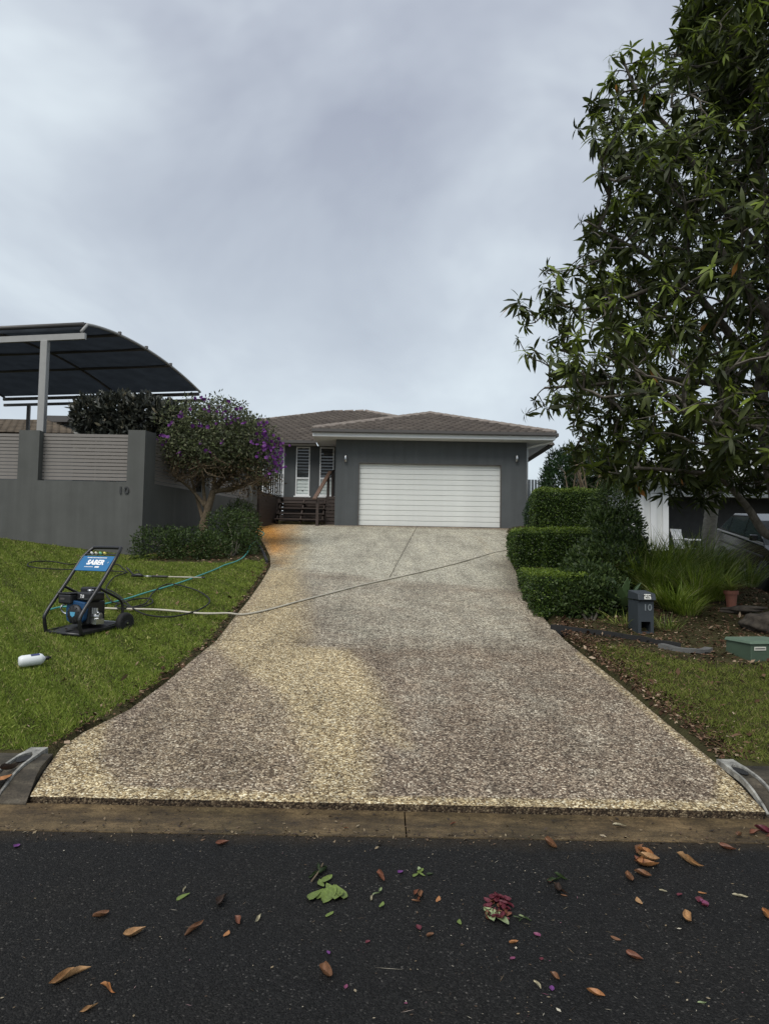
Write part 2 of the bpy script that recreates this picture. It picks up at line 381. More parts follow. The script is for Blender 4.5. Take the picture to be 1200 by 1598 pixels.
def bark_mat(name, dark, light, sc=18.0, ring=False):
    m, nt, b, out = newmat(name); N = nt.nodes.new; L = nt.links.new
    tc = N('ShaderNodeTexCoord'); mp = N('ShaderNodeMapping'); mp.inputs['Scale'].default_value = (1, 1, 3.0 if ring else 0.5); L(tc.outputs['Object'], mp.inputs[0])
    n1 = tx(nt, 'ShaderNodeTexNoise', sc, mp.outputs[0], Detail=7, Roughness=0.7)
    L(ramp(nt, [(0.3, dark), (0.7, light)], n1.outputs['Fac']).outputs[0], b.inputs['Base Color']); b.inputs['Roughness'].default_value = 0.9
    b.inputs['Specular IOR Level'].default_value = 0.2
    bp = N('ShaderNodeBump'); bp.inputs['Strength'].default_value = 0.8; bp.inputs['Distance'].default_value = 0.02; L(n1.outputs['Fac'], bp.inputs['Height']); L(bp.outputs[0], b.inputs['Normal'])
    return m
def cloth_mat(name):
    """dark knitted shade cloth that lets a little daylight through"""
    m, nt, b, out = newmat(name); N = nt.nodes.new; L = nt.links.new
    tc = N('ShaderNodeTexCoord'); n1 = tx(nt, 'ShaderNodeTexNoise', 2.2, tc.outputs['Object'], Detail=5)
    c = ramp(nt, [(0.3, (0.045, 0.052, 0.062)), (0.7, (0.072, 0.083, 0.098))], n1.outputs['Fac']).outputs[0]
    L(c, b.inputs['Base Color']); b.inputs['Roughness'].default_value = 0.9; b.inputs['Specular IOR Level'].default_value = 0.1
    t = N('ShaderNodeBsdfTranslucent'); L(c, t.inputs[0]); mx = N('ShaderNodeMixShader'); mx.inputs[0].default_value = 0.55
    L(b.outputs[0], mx.inputs[1]); L(t.outputs[0], mx.inputs[2])
    tp = N('ShaderNodeBsdfTransparent'); tp.inputs[0].default_value = (0.92, 0.96, 1.0, 1); m2 = N('ShaderNodeMixShader'); m2.inputs[0].default_value = 0.095
    L(mx.outputs[0], m2.inputs[1]); L(tp.outputs[0], m2.inputs[2]); L(m2.outputs[0], out.inputs[0]); return m
M = {}
M['agg'] = aggregate_mat(); M['asphalt'] = asphalt_mat(); M['gutter'] = gutter_mat()
M['kerb'] = gutter_mat('kerb_concrete', (0.050, 0.042, 0.031), (0.022, 0.019, 0.014), (0.10, 0.088, 0.066))
M['soil'] = soil_mat(); M['sub'] = plain('sub_base', (0.075, 0.062, 0.045), 0.95, 0.3)
M['render_grey'] = plain('grey_render', (0.094, 0.097, 0.090), 0.75, 0.10, 1.6, 0.12, 160, spec=0.3, streak=0.13)
M['house_grey'] = plain('house_grey_render', (0.082, 0.090, 0.093), 0.75, 0.08, 1.3, 0.15, 160, spec=0.3, streak=0.12)
M['slat'] = plain('taupe_aluminium_slat', (0.205, 0.187, 0.168), 0.5, 0.06, 4)
M['digit'] = plain('dark_bronze_digit', (0.035, 0.036, 0.036), 0.45, 0.1)
M['white'] = plain('white_paint', (0.72, 0.74, 0.74), 0.5, 0.04, 3)
M['soffit'] = plain('soffit_white', (0.66, 0.68, 0.67), 0.7, 0.04, 2)
M['door_white'] = plain('white_garage_door', (0.69, 0.71, 0.68), 0.5, 0.06, 1.5)
M['tile'] = tile_mat('roof_tile', (0.090, 0.078, 0.070), (0.112, 0.098, 0.088))
M['ridge'] = plain('weathered_ridge_cap', (0.20, 0.17, 0.145), 0.8, 0.3, 3)
M['tile_old'] = tile_mat('old_roof_tile', (0.085, 0.070, 0.055), (0.13, 0.107, 0.082))
M['gutter_metal'] = plain('dark_gutter_metal', (0.075, 0.070, 0.066), 0.5, 0.06)
M['glass'] = plain('window_glass', (0.018, 0.022, 0.024), 0.06, 0.02, spec=0.9)
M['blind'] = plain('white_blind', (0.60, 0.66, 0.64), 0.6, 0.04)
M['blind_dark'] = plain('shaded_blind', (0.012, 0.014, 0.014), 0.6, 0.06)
M['timber'] = wood_mat('dark_stained_timber', (0.030, 0.021, 0.017), (0.062, 0.043, 0.034))
M['rail_timber'] = wood_mat('brown_handrail_timber', (0.10, 0.062, 0.044), (0.16, 0.10, 0.07), 0.45)
M['metal'] = plain('brushed_metal', (0.55, 0.56, 0.57), 0.3, 0.05, 8, metal=1.0)
M['black_paint'] = plain('black_powder_coat', (0.012, 0.012, 0.013), 0.35, 0.1, 20)
M['black_plastic'] = plain('black_plastic', (0.014, 0.014, 0.015), 0.5, 0.15, 12)
M['rubber'] = plain('black_rubber', (0.010, 0.010, 0.010), 0.75, 0.2, 12)
M['blue'] = plain('blue_panel', (0.012, 0.13, 0.30), 0.4, 0.05)
M['blue_dark'] = plain('blue_engine_cover', (0.010, 0.055, 0.14), 0.4, 0.05)
M['print_white'] = plain('white_print', (0.82, 0.82, 0.82), 0.5, 0.0)
M['teal'] = plain('teal_hose', (0.06, 0.30, 0.27), 0.45, 0.15, 3)
M['beige'] = plain('beige_hose', (0.46, 0.43, 0.35), 0.5, 0.15, 3)
M['shade'] = cloth_mat('navy_shade_cloth')
M['post_grey'] = plain('grey_steel_post', (0.30, 0.30, 0.29), 0.5, 0.06)
M['bark'] = bark_mat('grey_brown_bark', (0.045, 0.038, 0.030), (0.16, 0.145, 0.12))
M['bark_tan'] = bark_mat('tan_bark', (0.07, 0.052, 0.032), (0.21, 0.165, 0.11), 24)
M['bark_palm'] = bark_mat('palm_bark', (0.16, 0.15, 0.125), (0.32, 0.30, 0.26), 7, True)
M['terracotta'] = plain('terracotta', (0.22, 0.085, 0.055), 0.8, 0.15, 9)
M['slate'] = plain('slate_blue_paint', (0.030, 0.038, 0.045), 0.55, 0.08, 6)
M['box_green'] = plain('green_utility_paint', (0.045, 0.074, 0.046), 0.6, 0.12, 5, 0.1, 60)
M['plate'] = plain('label_plate', (0.55, 0.55, 0.48), 0.5, 0.08)
M['edging'] = plain('black_edging', (0.010, 0.010, 0.010), 0.8, 0.3, 4)
M['rock'] = plain('garden_rock', (0.050, 0.041, 0.031), 0.95, 0.6, 9, 1.0, 30)
M['galv'] = plain('weathered_white_pvc', (0.24, 0.235, 0.21), 0.7, 0.7, 16, 0.3, 60)
# ------------------------------------------------------------------ the setting: ground, road, gutter, kerbs
def ground():
    xs = np.unique(np.concatenate([np.array([-600, -200, -80, -40, -25, -18]), np.arange(-14, 14.01, 0.2), np.array([18, 25, 40, 80, 200, 600])]))
    ys = np.unique(np.concatenate([np.array([-600, -100, -30, 0, 4.0, 4.44]), np.arange(4.5, 6, 0.1), np.arange(6, 27.01, 0.25), np.array([30, 40, 60, 90, 150, 300, 900])]))
    V = []
    for y in ys:
        for x in xs:
            z = gz(x, y)
            if y > 40: z = z*max(0.0, 1-(y-40)/50)-0.5*(y > 60)
            # keep the earth under the driveway below its slabs
            if abs(x+0.2) < 5.2 and 4.3 < y < 24.8 and drive_in(x, y): z = plane(y)-0.16
            V.append((x, y, z))
    nx = len(xs); Q = [(j*nx+i, j*nx+i+1, (j+1)*nx+i+1, (j+1)*nx+i) for j in range(len(ys)-1) for i in range(nx-1)]
    o = link('ground', mesh_np('ground', V, Q, smooth=True), M['soil']); tag(o, kind='structure'); return o
EL = [[(45,1244),(68,1204),(95,1167),(130,1143),(200,1108),(255,1068),(300,1030),(338,999)],
      [(338,999),(362,968),(388,936),(408,908),(422,884)],
      [(422,884),(421,868),(413,852),(404,838),(397,827)]]
ER = [[(1196,1268),(1158,1228),(1130,1201),(1040,1128),(960,1061),(904,1017)],
      [(904,1017),(883,1000),(858,975),(836,950),(818,925)],
      [(818,925),(806,895),(799,865),(795,840),(793,829)]]
GY = 24.2                                   # front wall of the garage
cl = [[GD(*p).xy for p in s] for s in EL]; cr_ = [[GD(*p).xy for p in s] for s in ER]
cl[2].append(Vector((-4.55, GY+0.3))); cr_[2].append(Vector((4.95, GY)))
def edge_x(segs, y):
    pts = [p for s in segs for p in s]
    for a, b in zip(pts[:-1], pts[1:]):
        if a.y <= y <= b.y and b.y > a.y: return a.x+(b.x-a.x)*(y-a.y)/(b.y-a.y)
    return pts[0].x if y < pts[0].y else pts[-1].x
def drive_in(x, y, m=0.0): return edge_x(cl, y)-m < x < edge_x(cr_, y)+m
def resample(pts, n):
    pts = [Vector(p) for p in pts]; d = [0]
    for a, b in zip(pts[:-1], pts[1:]): d.append(d[-1]+(b-a).length)
    out = []
    for i in range(n):
        t = d[-1]*i/(n-1); k = 0
        while k < len(pts)-2 and d[k+1] < t: k += 1
        u = (t-d[k])/max(1e-9, d[k+1]-d[k]); out.append(pts[k].lerp(pts[k+1], u))
    return out
def poly_mask(pts2, poly, w=0.12):
    """soft inside mask of world-space polygons (stains with their own outline)"""
    X = np.asarray(pts2); n = len(poly); ins = np.zeros(len(X), bool); dmin = np.full(len(X), 1e9)
    for i in range(n):
        ax, ay = poly[i]; bx, by = poly[(i+1) % n]
        c = ((ay > X[:, 1]) != (by > X[:, 1]))
        with np.errstate(divide='ignore', invalid='ignore'):
            ins ^= c & (X[:, 0] < (bx-ax)*(X[:, 1]-ay)/(by-ay+1e-12)+ax)
        ex, ey = bx-ax, by-ay; t = np.clip(((X[:, 0]-ax)*ex+(X[:, 1]-ay)*ey)/(ex*ex+ey*ey+1e-12), 0, 1)
        dmin = np.minimum(dmin, np.hypot(X[:, 0]-ax-t*ex, X[:, 1]-ay-t*ey))
    sd_ = np.where(ins, dmin, -dmin); return np.clip(sd_/(2*w)+0.5, 0, 1)
def wp(*px): return [tuple(GD(*p).xy) for p in px]
STAINS = [
 ('clean', 0.9, 0.25, wp((410,890),(468,886),(476,930),(484,985),(470,1015),(320,1015),(385,940))),
 ('clean', 0.95, 0.17, wp((330,1004),(470,1008),(545,1014),(578,1050),(615,1120),(632,1165),(596,1150),(566,1120),(578,1190),(584,1264),(462,1262),(478,1190),(455,1120),(420,1075),(372,1045))),
 ('clean', 0.30, 0.30, wp((30,1246),(95,1160),(200,1104),(338,996),(450,1060),(500,1120),(505,1190),(490,1264))),
 ('clean', 0.95, 0.03, wp((20,1250),(1210,1276),(1190,1252),(1110,1251),(600,1243),(150,1226),(60,1222))),
 ('clean', 0.95, 0.07, wp((40,1248),(95,1160),(175,1118),(160,1160),(158,1190),(195,1228))),
 ('clean', 0.95, 0.05, wp((1200,1270),(1150,1218),(1122,1192),(1118,1222),(1110,1262))),
 ('clean', 0.75, 0.04, wp((1135,1206),(904,1016),(896,1020),(1110,1200))),
 ('clean', 0.80, 0.4, wp((390,818),(470,817),(480,850),(472,890),(420,890))),
 ('clean', 0.40, 0.3, wp((735,835),(755,838),(800,900),(770,880))),
 ('pale', 1.0, 0.8, wp((395,818),(800,827),(830,925),(600,908),(420,887))),
 ('pale', 0.55, 0.7, wp((420,887),(830,925),(905,1018),(480,1012))),
 ('pale', 0.30, 0.9, wp((600,1010),(900,1018),(1100,1190),(780,1230))),
 ('rust', 1.0, 0.45, wp((385,818),(428,816),(447,838),(440,858),(424,866),(405,848))),
 ('rust', 0.45, 0.5, wp((400,818),(470,818),(465,860),(440,885),(420,880))),
 ('pale', 0.38, 0.6, wp((600,1010),(760,1030),(700,1120),(640,1180),(620,1100)))
 , ('darkening', 0.22, 0.35, wp((480,925),(620,935),(600,1000),(490,1000)))
 , ('darkening', 0.75, 0.5, wp((800,850),(840,930),(790,925),(775,890))),  # darker patch along the hedge side of the drive
 ('darkening', 0.55, 0.15, wp((418,890),(410,850),(432,870),(440,884))),
]
def slab(name, Lc, Rc, ny, nx, top=True):
    Lc = resample(Lc, ny); Rc = resample(Rc, ny)
    V = []; g = 0.005
    for j in range(ny):
        for i in range(nx):
            p = Lc[j].lerp(Rc[j], i/(nx-1))
            V.append((p.x, p.y, plane(p.y)))
    V = np.array(V)
    # shrink by half a joint, towards the slab's middle
    c = V.mean(0); idx = np.arange(ny*nx); jj, ii = idx//nx, idx % nx
    V[ii == 0, 0] += g; V[ii == nx-1, 0] -= g; V[jj == 0, 1] += g; V[jj == ny-1, 1] -= g
    V[:, 2] = 0.05+SL*(V[:, 1]-Y0)
    Q = [(j*nx+i, j*nx+i+1, (j+1)*nx+i+1, (j+1)*nx+i) for j in range(ny-1) for i in range(nx-1)]
    A = {k: np.zeros(len(V)) for k in ('clean', 'pale', 'rust', 'darkening')}
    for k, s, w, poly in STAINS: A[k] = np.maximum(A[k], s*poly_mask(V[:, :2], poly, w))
    # arris grime along every slab edge
    eg = 0.6*((ii == 0) | (ii == nx-1) | (jj == ny-1))
    A['darkening'] = np.maximum(A['darkening'], 0.55*eg)
    ring = [j*nx for j in range(ny)][::-1] + list(range(nx)) + [j*nx+nx-1 for j in range(1, ny)] + [(ny-1)*nx+i for i in range(nx-2, 0, -1)]
    b = len(V); T = V[ring].copy(); Bm = T.copy(); Bm[:, 2] -= 0.085
    V2 = np.concatenate([V, T, Bm]); n = len(ring)
    Q += [(b+k, b+n+k, b+n+(k+1) % n, b+(k+1) % n) for k in range(n)]
    for k in A: A[k] = np.concatenate([A[k], np.full(2*n, 1.0 if k == 'darkening' else 0.0)])
    Q = [tuple(reversed(q)) if i >= (ny-1)*(nx-1) else q for i, q in enumerate(Q)]
    return link(name, mesh_np(name, V2, Q, A), M['agg'], driveway)
# driveway: dark sub-base sheet with four slabs on it
mb = MB(); Lr = [p for s in cl for p in resample(s, 12)]; Rr = [p for s in cr_ for p in resample(s, 12)]
mb.v = [(p.x+0.03, p.y+0.02, plane(p.y)-0.05) for p in Lr]+[(p.x-0.03, p.y+0.02, plane(p.y)-0.05) for p in Rr]
n_ = len(Lr); mb.f = [(i, n_+i, n_+i+1, i+1) for i in range(n_-1)]
driveway = tag(mb.build('driveway', M['sub']), kind='structure')
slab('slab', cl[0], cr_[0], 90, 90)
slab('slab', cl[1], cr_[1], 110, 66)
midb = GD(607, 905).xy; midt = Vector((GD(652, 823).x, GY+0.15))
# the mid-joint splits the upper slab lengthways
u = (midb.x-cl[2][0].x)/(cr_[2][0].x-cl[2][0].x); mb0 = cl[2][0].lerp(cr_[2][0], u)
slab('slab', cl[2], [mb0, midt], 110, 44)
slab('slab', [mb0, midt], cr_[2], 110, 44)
ground()
# road: long asphalt sheet, slightly cambered; gutter: concrete strip
mb = MB()
xs = [-80, -30, -12, -6, -3, 0, 3, 6, 12, 30, 80]; ys = [-7.5, -4, -1, 1.5, 4.08]
for y in ys:
    for x in xs: mb.v.append((x, y, 0.004 + 0.03*sm(4.08, 0, y)*0))
nx = len(xs); mb.f = [(j*nx+i, j*nx+i+1, (j+1)*nx+i+1, (j+1)*nx+i) for j in range(len(ys)-1) for i in range(nx-1)]
tag(mb.build('road', M['asphalt']), kind='structure')
gut = bpy.data.objects.new('gutter', None); COL.objects.link(gut); tag(gut, kind='structure')
def profile_run(mb, prof, x0, x1, steps=1):
    b = len(mb.v); m = len(prof)
    for s in range(steps+1):
        for y, z in prof: mb.v.append(((x0+(x1-x0)*s/steps) if not callable(x0) else 0, y, z))
    for s in range(steps):
        for k in range(m-1): mb.f.append((b+s*m+k, b+(s+1)*m+k, b+(s+1)*m+k+1, b+s*m+k+1))
GP = [(4.055, -0.08), (4.075, 0.009), (4.16, 0.002), (4.30, 0.000), (4.42, 0.006), (4.46, 0.02)]
for x0, x1 in ((-40, -7.2), (-7.2, -2.65), (-2.65, 0.155), (0.155, 2.40), (2.40, 7.5), (7.5, 40)):
    mb = MB(); profile_run(mb, GP, x0+0.004, x1-0.004, 1); mb.build('gutter_section', M['gutter'], gut, smooth=False)
KP = [(4.44, -0.05), (4.445, 0.022), (4.52, 0.060), (4.66, 0.118), (4.78, 0.142), (4.95, 0.150), (5.06, 0.150), (5.065, 0.05)]
def kerb_end(sgn, y, g=0.012): return edge_x(cl, y)-g if sgn < 0 else edge_x(cr_, y)+g
for sgn in (-1, 1):
    k = bpy.data.objects.new('kerb', None); COL.objects.link(k); tag(k, kind='structure')
    first = -3.05 if sgn < 0 else 3.05
    mb = MB()
    for y, z in KP: mb.v.append((kerb_end(sgn, y), y, z))
    for y, z in KP: mb.v.append((first, y, z))
    m = len(KP); mb.f = [((i, i+1, m+i+1, m+i) if sgn < 0 else (m+i, m+i+1, i+1, i)) for i in range(m-1)]
    mb.f.append(tuple(range(m)) if sgn > 0 else tuple(reversed(range(m))))
    mb.build('kerb_section', M['kerb'], k)
    for a, b_ in ((3.055, 6), (6.005, 12), (12.005, 40)):
        mb = MB(); profile_run(mb, KP, *sorted((sgn*a, sgn*b_))); mb.build('kerb_section', M['kerb'], k)

# ------------------------------------------------------------------ text
def text_mesh(body, size, depth=0.004, bold=0.0, shear=0.0, space=1.0, align='CENTER'):
    c = bpy.data.curves.new('lettering', 'FONT'); c.body = body; c.size = size; c.extrude = depth; c.offset = bold; c.shear = shear
    c.align_x = align; c.align_y = 'CENTER'; c.space_character = space; c.resolution_u = 3
    o = bpy.data.objects.new('lettering', c); COL.objects.link(o)
    dg = bpy.context.evaluated_depsgraph_get(); me = bpy.data.meshes.new_from_object(o.evaluated_get(dg))
    bpy.data.objects.remove(o); bpy.data.curves.remove(c); me.materials.clear(); return me
def frame_mat(o, x, z, y=None):
    """matrix with given origin, x axis and z (outward) axis"""
    x = Vector(x).normalized(); z = Vector(z).normalized(); y = z.cross(x).normalized()
    return Matrix(((x.x, y.x, z.x, o[0]), (x.y, y.y, z.y, o[1]), (x.z, y.z, z.z, o[2]), (0, 0, 0, 1)))
def place(me, name, mat, parent, Mw):
    o = link(name, me, mat); o.parent = parent
    L_ = rootmat(parent).inverted() @ Mw
    o.matrix_local = L_; return o

# ------------------------------------------------------------------ the house
def tiles_on(V, Q, A, poly, o, u, v, tw=0.30, ex=0.34, th=0.07):
    """flat concrete tiles laid in staggered courses over a sloping convex polygon"""
    o = Vector(o); u = Vector(u).normalized(); v = Vector(v).normalized(); n = u.cross(v).normalized()
    pl = [((Vector(p)-o).dot(u), (Vector(p)-o).dot(v)) for p in poly]
    def rng_at(vv):
        xs = []
        for a, b in zip(pl, pl[1:]+pl[:1]):
            if (a[1]-vv)*(b[1]-vv) <= 0 and abs(a[1]-b[1]) > 1e-9:
                xs.append(a[0]+(b[0]-a[0])*(vv-a[1])/(b[1]-a[1]))
            elif abs(a[1]-vv) < 1e-6: xs.append(a[0])
        return (min(xs), max(xs)) if xs else None
    vmax = max(p[1] for p in pl); k = 0
    while k*ex < vmax-0.02:
        v0 = k*ex+1e-4; v1 = min(v0+ex, vmax-1e-4); r0, r1 = rng_at(v0), rng_at(v1)
        if r0 and r1:
            lo, hi = min(r0[0], r1[0]), max(r0[1], r1[1])
            x = math.floor(lo/tw)*tw + (tw/2 if k % 2 else 0) - tw
            while x < hi:
                a0, b0 = max(x+0.0015, r0[0]), min(x+tw-0.0015, r0[1]); a1, b1 = max(x+0.0015, r1[0]), min(x+tw-0.0015, r1[1])
                if b0-a0 > 0.02 or b1-a1 > 0.02:
                    b0 = max(b0, a0); b1 = max(b1, a1)
                    j = rng.uniform(-0.004, 0.006); b = len(V)
                    for (uu, vv, h) in ((a0, v0-0.03, 0.0), (b0, v0-0.03, 0.0), (b1, v1, 0.0), (a1, v1, 0.0), (a0, v0-0.03, th+j), (b0, v0-0.03, th+j), (b1, v1, 0.008), (a1, v1, 0.008)):
                        V.append(tuple(o+u*uu+v*vv+n*h))
                    Q += [(b+4, b+5, b+6, b+7), (b, b+1, b+5, b+4), (b+1, b+2, b+6, b+5), (b+3, b, b+4, b+7)]
                    A += [rng.random()]*8
                x += tw
        k += 1
house = thing('house', 'low grey house with tiled hip roof and white double garage door above the driveway', 'house', (1.6, GY, plane(GY)))
FZ = plane(GY); HW0, HW1 = P(523, 760, GY).x, P(821.5, 760, GY).x
DX0, DX1 = P(559.5, 770, GY).x, P(781.5, 770, GY).x
DTOP = P(670, 724, GY).z; SOF = P(670, 688, GY).z
EY = GY-0.62; EX0, EX1 = P(487, 676, EY).x, P(867, 674, EY).x; FT = P(680, 672.5, EY).z
def hb(name, mat, *b, **k):
    mb = MB(); mb.box(*b); return mb.build(name, mat, house, world=True, **k)
# garage front wall round the door opening, 0.24 thick
mb = MB(); mb.box(HW0, DX0, GY, GY+0.24, FZ-0.3, SOF); mb.box(DX1, HW1, GY, GY+0.24, FZ-0.3, SOF); mb.box(DX0, DX1, GY, GY+0.24, DTOP, SOF)
mb.build('garage_wall', M['house_grey'], house, world=True)
RY = 25.85                                   # recessed front wall beside the steps
hb('side_wall', M['house_grey'], HW1-0.24, HW1, GY+0.242, GY+12, FZ-0.3, SOF)
hb('side_wall', M['house_grey'], HW0, HW0+0.24, GY+0.242, RY+0.4, FZ-0.3, SOF)
hb('garage_floor', M['kerb'], DX0-0.3, DX1+0.3, GY+0.26, GY+6, FZ-0.2, FZ-0.02)
# garage door: ribbed horizontal panels
gd = hb('garage_door', M['door_white'], DX0-0.05, DX1+0.05, GY+0.14, GY+0.17, FZ+0.01, DTOP+0.05)
npan = 12; ph = (DTOP-FZ-0.015)/npan
mb = MB()
w_ = DX1-DX0-0.02
mb.add([(-w_/2, 0, 0.006), (w_/2, 0, 0.006), (-w_/2, -0.022, 0.016), (w_/2, -0.022, 0.016), (-w_/2, -0.022, ph-0.012), (w_/2, -0.022, ph-0.012), (-w_/2, 0, ph-0.001), (w_/2, 0, ph-0.001)],
       [(0,1,3,2), (2,3,5,4), (4,5,7,6)])
pme = mb.mesh('panel')
for i in range(npan):
    o = link('panel', pme, M['door_white'], gd, loc=((DX0+DX1)/2-house.location.x, GY+0.138-house.location.y, FZ+0.012+i*ph-house.location.z))
hb('door_seal', M['rubber'], DX0+0.005, DX1-0.005, GY+0.10, GY+0.138, FZ+0.003, FZ+0.022)
for a, b in ((DX0-0.02, DX0+0.012), (DX1-0.012, DX1+0.02)):
    hb('door_jamb', M['gutter_metal'], a, b, GY-0.004, GY+0.13, FZ, DTOP+0.012)
hb('door_head', M['gutter_metal'], DX0+0.013, DX1-0.013, GY-0.004, GY+0.13, DTOP-0.012, DTOP+0.014)
# garage roof: hip end towards the street
AX, AY, AZ = (EX0+EX1)/2+0.12, EY+(EX1-EX0)/2, P(684, 646, EY+(EX1-EX0)/2).z
ey0 = EY-0.03; BACK = GY+13
Vt, Qt, At = [], [], []
e0, e1, ap = Vector((EX0, EY, FT)), Vector((EX1, EY, FT)), Vector((AX, AY, AZ)); rb = Vector((AX, BACK, AZ))
tiles_on(Vt, Qt, At, [e0, e1, ap], e0, (1, 0, 0), (ap-Vector((AX, EY, FT))))
tiles_on(Vt, Qt, At, [e1, Vector((EX1, BACK, FT)), rb, ap], e1, (0, 1, 0), ap-Vector((EX1, AY, FT)))
tiles_on(Vt, Qt, At, [Vector((EX0, BACK, FT)), e0, ap, rb], Vector((EX0, BACK, FT)), (0, -1, 0), ap-Vector((EX0, AY, FT)))
# main roof behind, with its own hip
MY = RY-0.62; mfz = P(455, 687.5, MY).z
MA = Vector((P(560, 642, MY+7.2).x, MY+7.2, P(566, 642.5, MY+7.2).z)); ML = Vector((-9.5, MY, mfz)); MA0 = Vector((-2.4, MY+7.2, MA.z-0.05))
MA = Vector((-0.95, MY+7.2, MA.z))
mr_ = Vector((6.0, MY, mfz))
tiles_on(Vt, Qt, At, [ML, mr_, MA, MA0], ML, (1, 0, 0), Vector((0, 7.2, MA.z-mfz)))
tiles_on(Vt, Qt, At, [Vector((-9.5, BACK, mfz)), ML, MA0, Vector((-2.4, BACK, MA.z-0.05))], Vector((-9.5, BACK, mfz)), (0, -1, 0), Vector((7.1, 0, MA.z-mfz)))
tiles_on(Vt, Qt, At, [mr_, Vector((6.0, BACK, mfz)), Vector((-0.95, BACK, MA.z)), MA], mr_, (0, 1, 0), Vector((-6.95, 0, MA.z-mfz)))
ro = link('roof_tiles', mesh_np('roof_tiles', np.array(Vt)-np.array(house.location), Qt, {'rnd': At}), M['tile'], house); ro['kind'] = 'stuff'
# roof deck just under the tiles, so that nothing shows through the joints
mb = MB(); dn = Vector((0, 0, -0.05))
for f in ([e0, e1, ap], [e1, Vector((EX1, BACK, FT)), rb, ap], [Vector((EX0, BACK, FT)), e0, ap, rb], [ML, mr_, MA, MA0], [Vector((-9.5, BACK, mfz)), ML, MA0, Vector((-2.4, BACK, MA.z-0.05))], [mr_, Vector((6.0, BACK, mfz)), Vector((-0.95, BACK, MA.z)), MA]):
    mb.add([p+dn for p in f], [tuple(range(len(f)))])
mb.build('roof_deck', M['gutter_metal'], house, world=True)
# ridge capping in short overlapping lengths
capme = MB(); capme.add([(-0.11, 0, -0.04), (0, 0, 0.05), (0.11, 0, -0.04), (-0.12, 0.40, -0.035), (0, 0.40, 0.065), (0.12, 0.40, -0.035), (0, 0, 0.01), (0, .40, .01)], [(0,1,4,3), (1,2,5,4), (2,1,0), (3,4,5)])
cme = capme.mesh('ridge_cap')
def caps(a, b):
    a = Vector(a); b = Vector(b); L_ = (b-a).length; n = int(L_/0.37); d = (b-a).normalized(); x = d.cross(Vector((0, 0, 1))).normalized(); z = x.cross(d)
    for i in range(n):
        p = a+d*(L_*i/n)+z*0.05
        o = place(cme, 'ridge_cap', M['ridge'], house, Matrix(((x.x, d.x, z.x, p.x), (x.y, d.y, z.y, p.y), (x.z, d.z, z.z, p.z), (0, 0, 0, 1))))
caps(e0, ap); caps(e1, ap); caps(ap, Vector((AX, AY+2, AZ))); caps(ML, MA0); caps(MA0, MA); caps(mr_, MA)
# eaves: dark gutter, white fascia and soffit
def eave(x0, x1, y, yw, zt):
    mb = MB(); mb.prism([(0, 0), (-0.11, 0.005), (-0.12, 0.02), (-0.12, 0.11), (-0.10, 0.115), (-0.10, 0.03), (0, 0.02)], x0, x1, Matrix(((0, 0, 1, 0), (1, 0, 0, y-0.004), (0, 1, 0, zt-0.115), (0, 0, 0, 1))))
    mb.build('roof_gutter', M['gutter_metal'], house, world=True)
    hb('fascia', M['white'], x0+0.02, x1-0.02, y, y+0.025, SOF+0.0, zt-0.03)
    hb('soffit', M['soffit'], x0+0.02, x1-0.02, y+0.027, yw, SOF+0.002, SOF+0.014)
eave(EX0, EX1, EY, GY+0.3, FT); eave(-9.5, EX0-0.004, MY, RY+0.3, mfz)
hb('soffit', M['soffit'], EX0+0.02, HW0+0.2, GY+0.302, RY+0.3, SOF+0.002, SOF+0.014)
hb('soffit', M['soffit'], HW1-0.2, EX1-0.03, GY+0.302, BACK, SOF+0.002, SOF+0.014)
hb('fascia', M['white'], EX1-0.027, EX1-0.002, EY+0.027, BACK, SOF+0.016, FT-0.03)
mb = MB(); mb.box(EX1-0.001, EX1+0.11, EY, BACK, FT-0.115, FT-0.005); mb.build('roof_gutter', M['gutter_metal'], house, world=True)
mb = MB(); mb.tube([(EX1-0.02, EY+0.25, FT-0.1), (EX1-0.05, EY+0.3, FT-0.26), (HW1+0.05, GY+0.18, SOF-0.16), (HW1+0.045, GY+0.18, SOF-0.35), (HW1+0.045, GY+0.18, FZ)], 0.042, 10); mb.build('downpipe', M['white'], house, world=True, smooth=True)
# wall lights: steel cylinders on a bracket
for px in (539.5, 806):
    p = P(px, 716, GY)
    mb = MB(); mb.lathe([(0.038, -0.11), (0.045, -0.105), (0.045, 0.105), (0.038, 0.11)], 16, Matrix.Translation((p.x, GY-0.085, p.z)))
    w = mb.build('wall_light', M['metal'], house, world=True, smooth=True)
    mb = MB(); mb.box(p.x-0.025, p.x+0.025, GY-0.042, GY-0.001, p.z-0.05, p.z+0.05); bo = mb.build('bracket', M['metal'], house, world=True); bo.parent = w
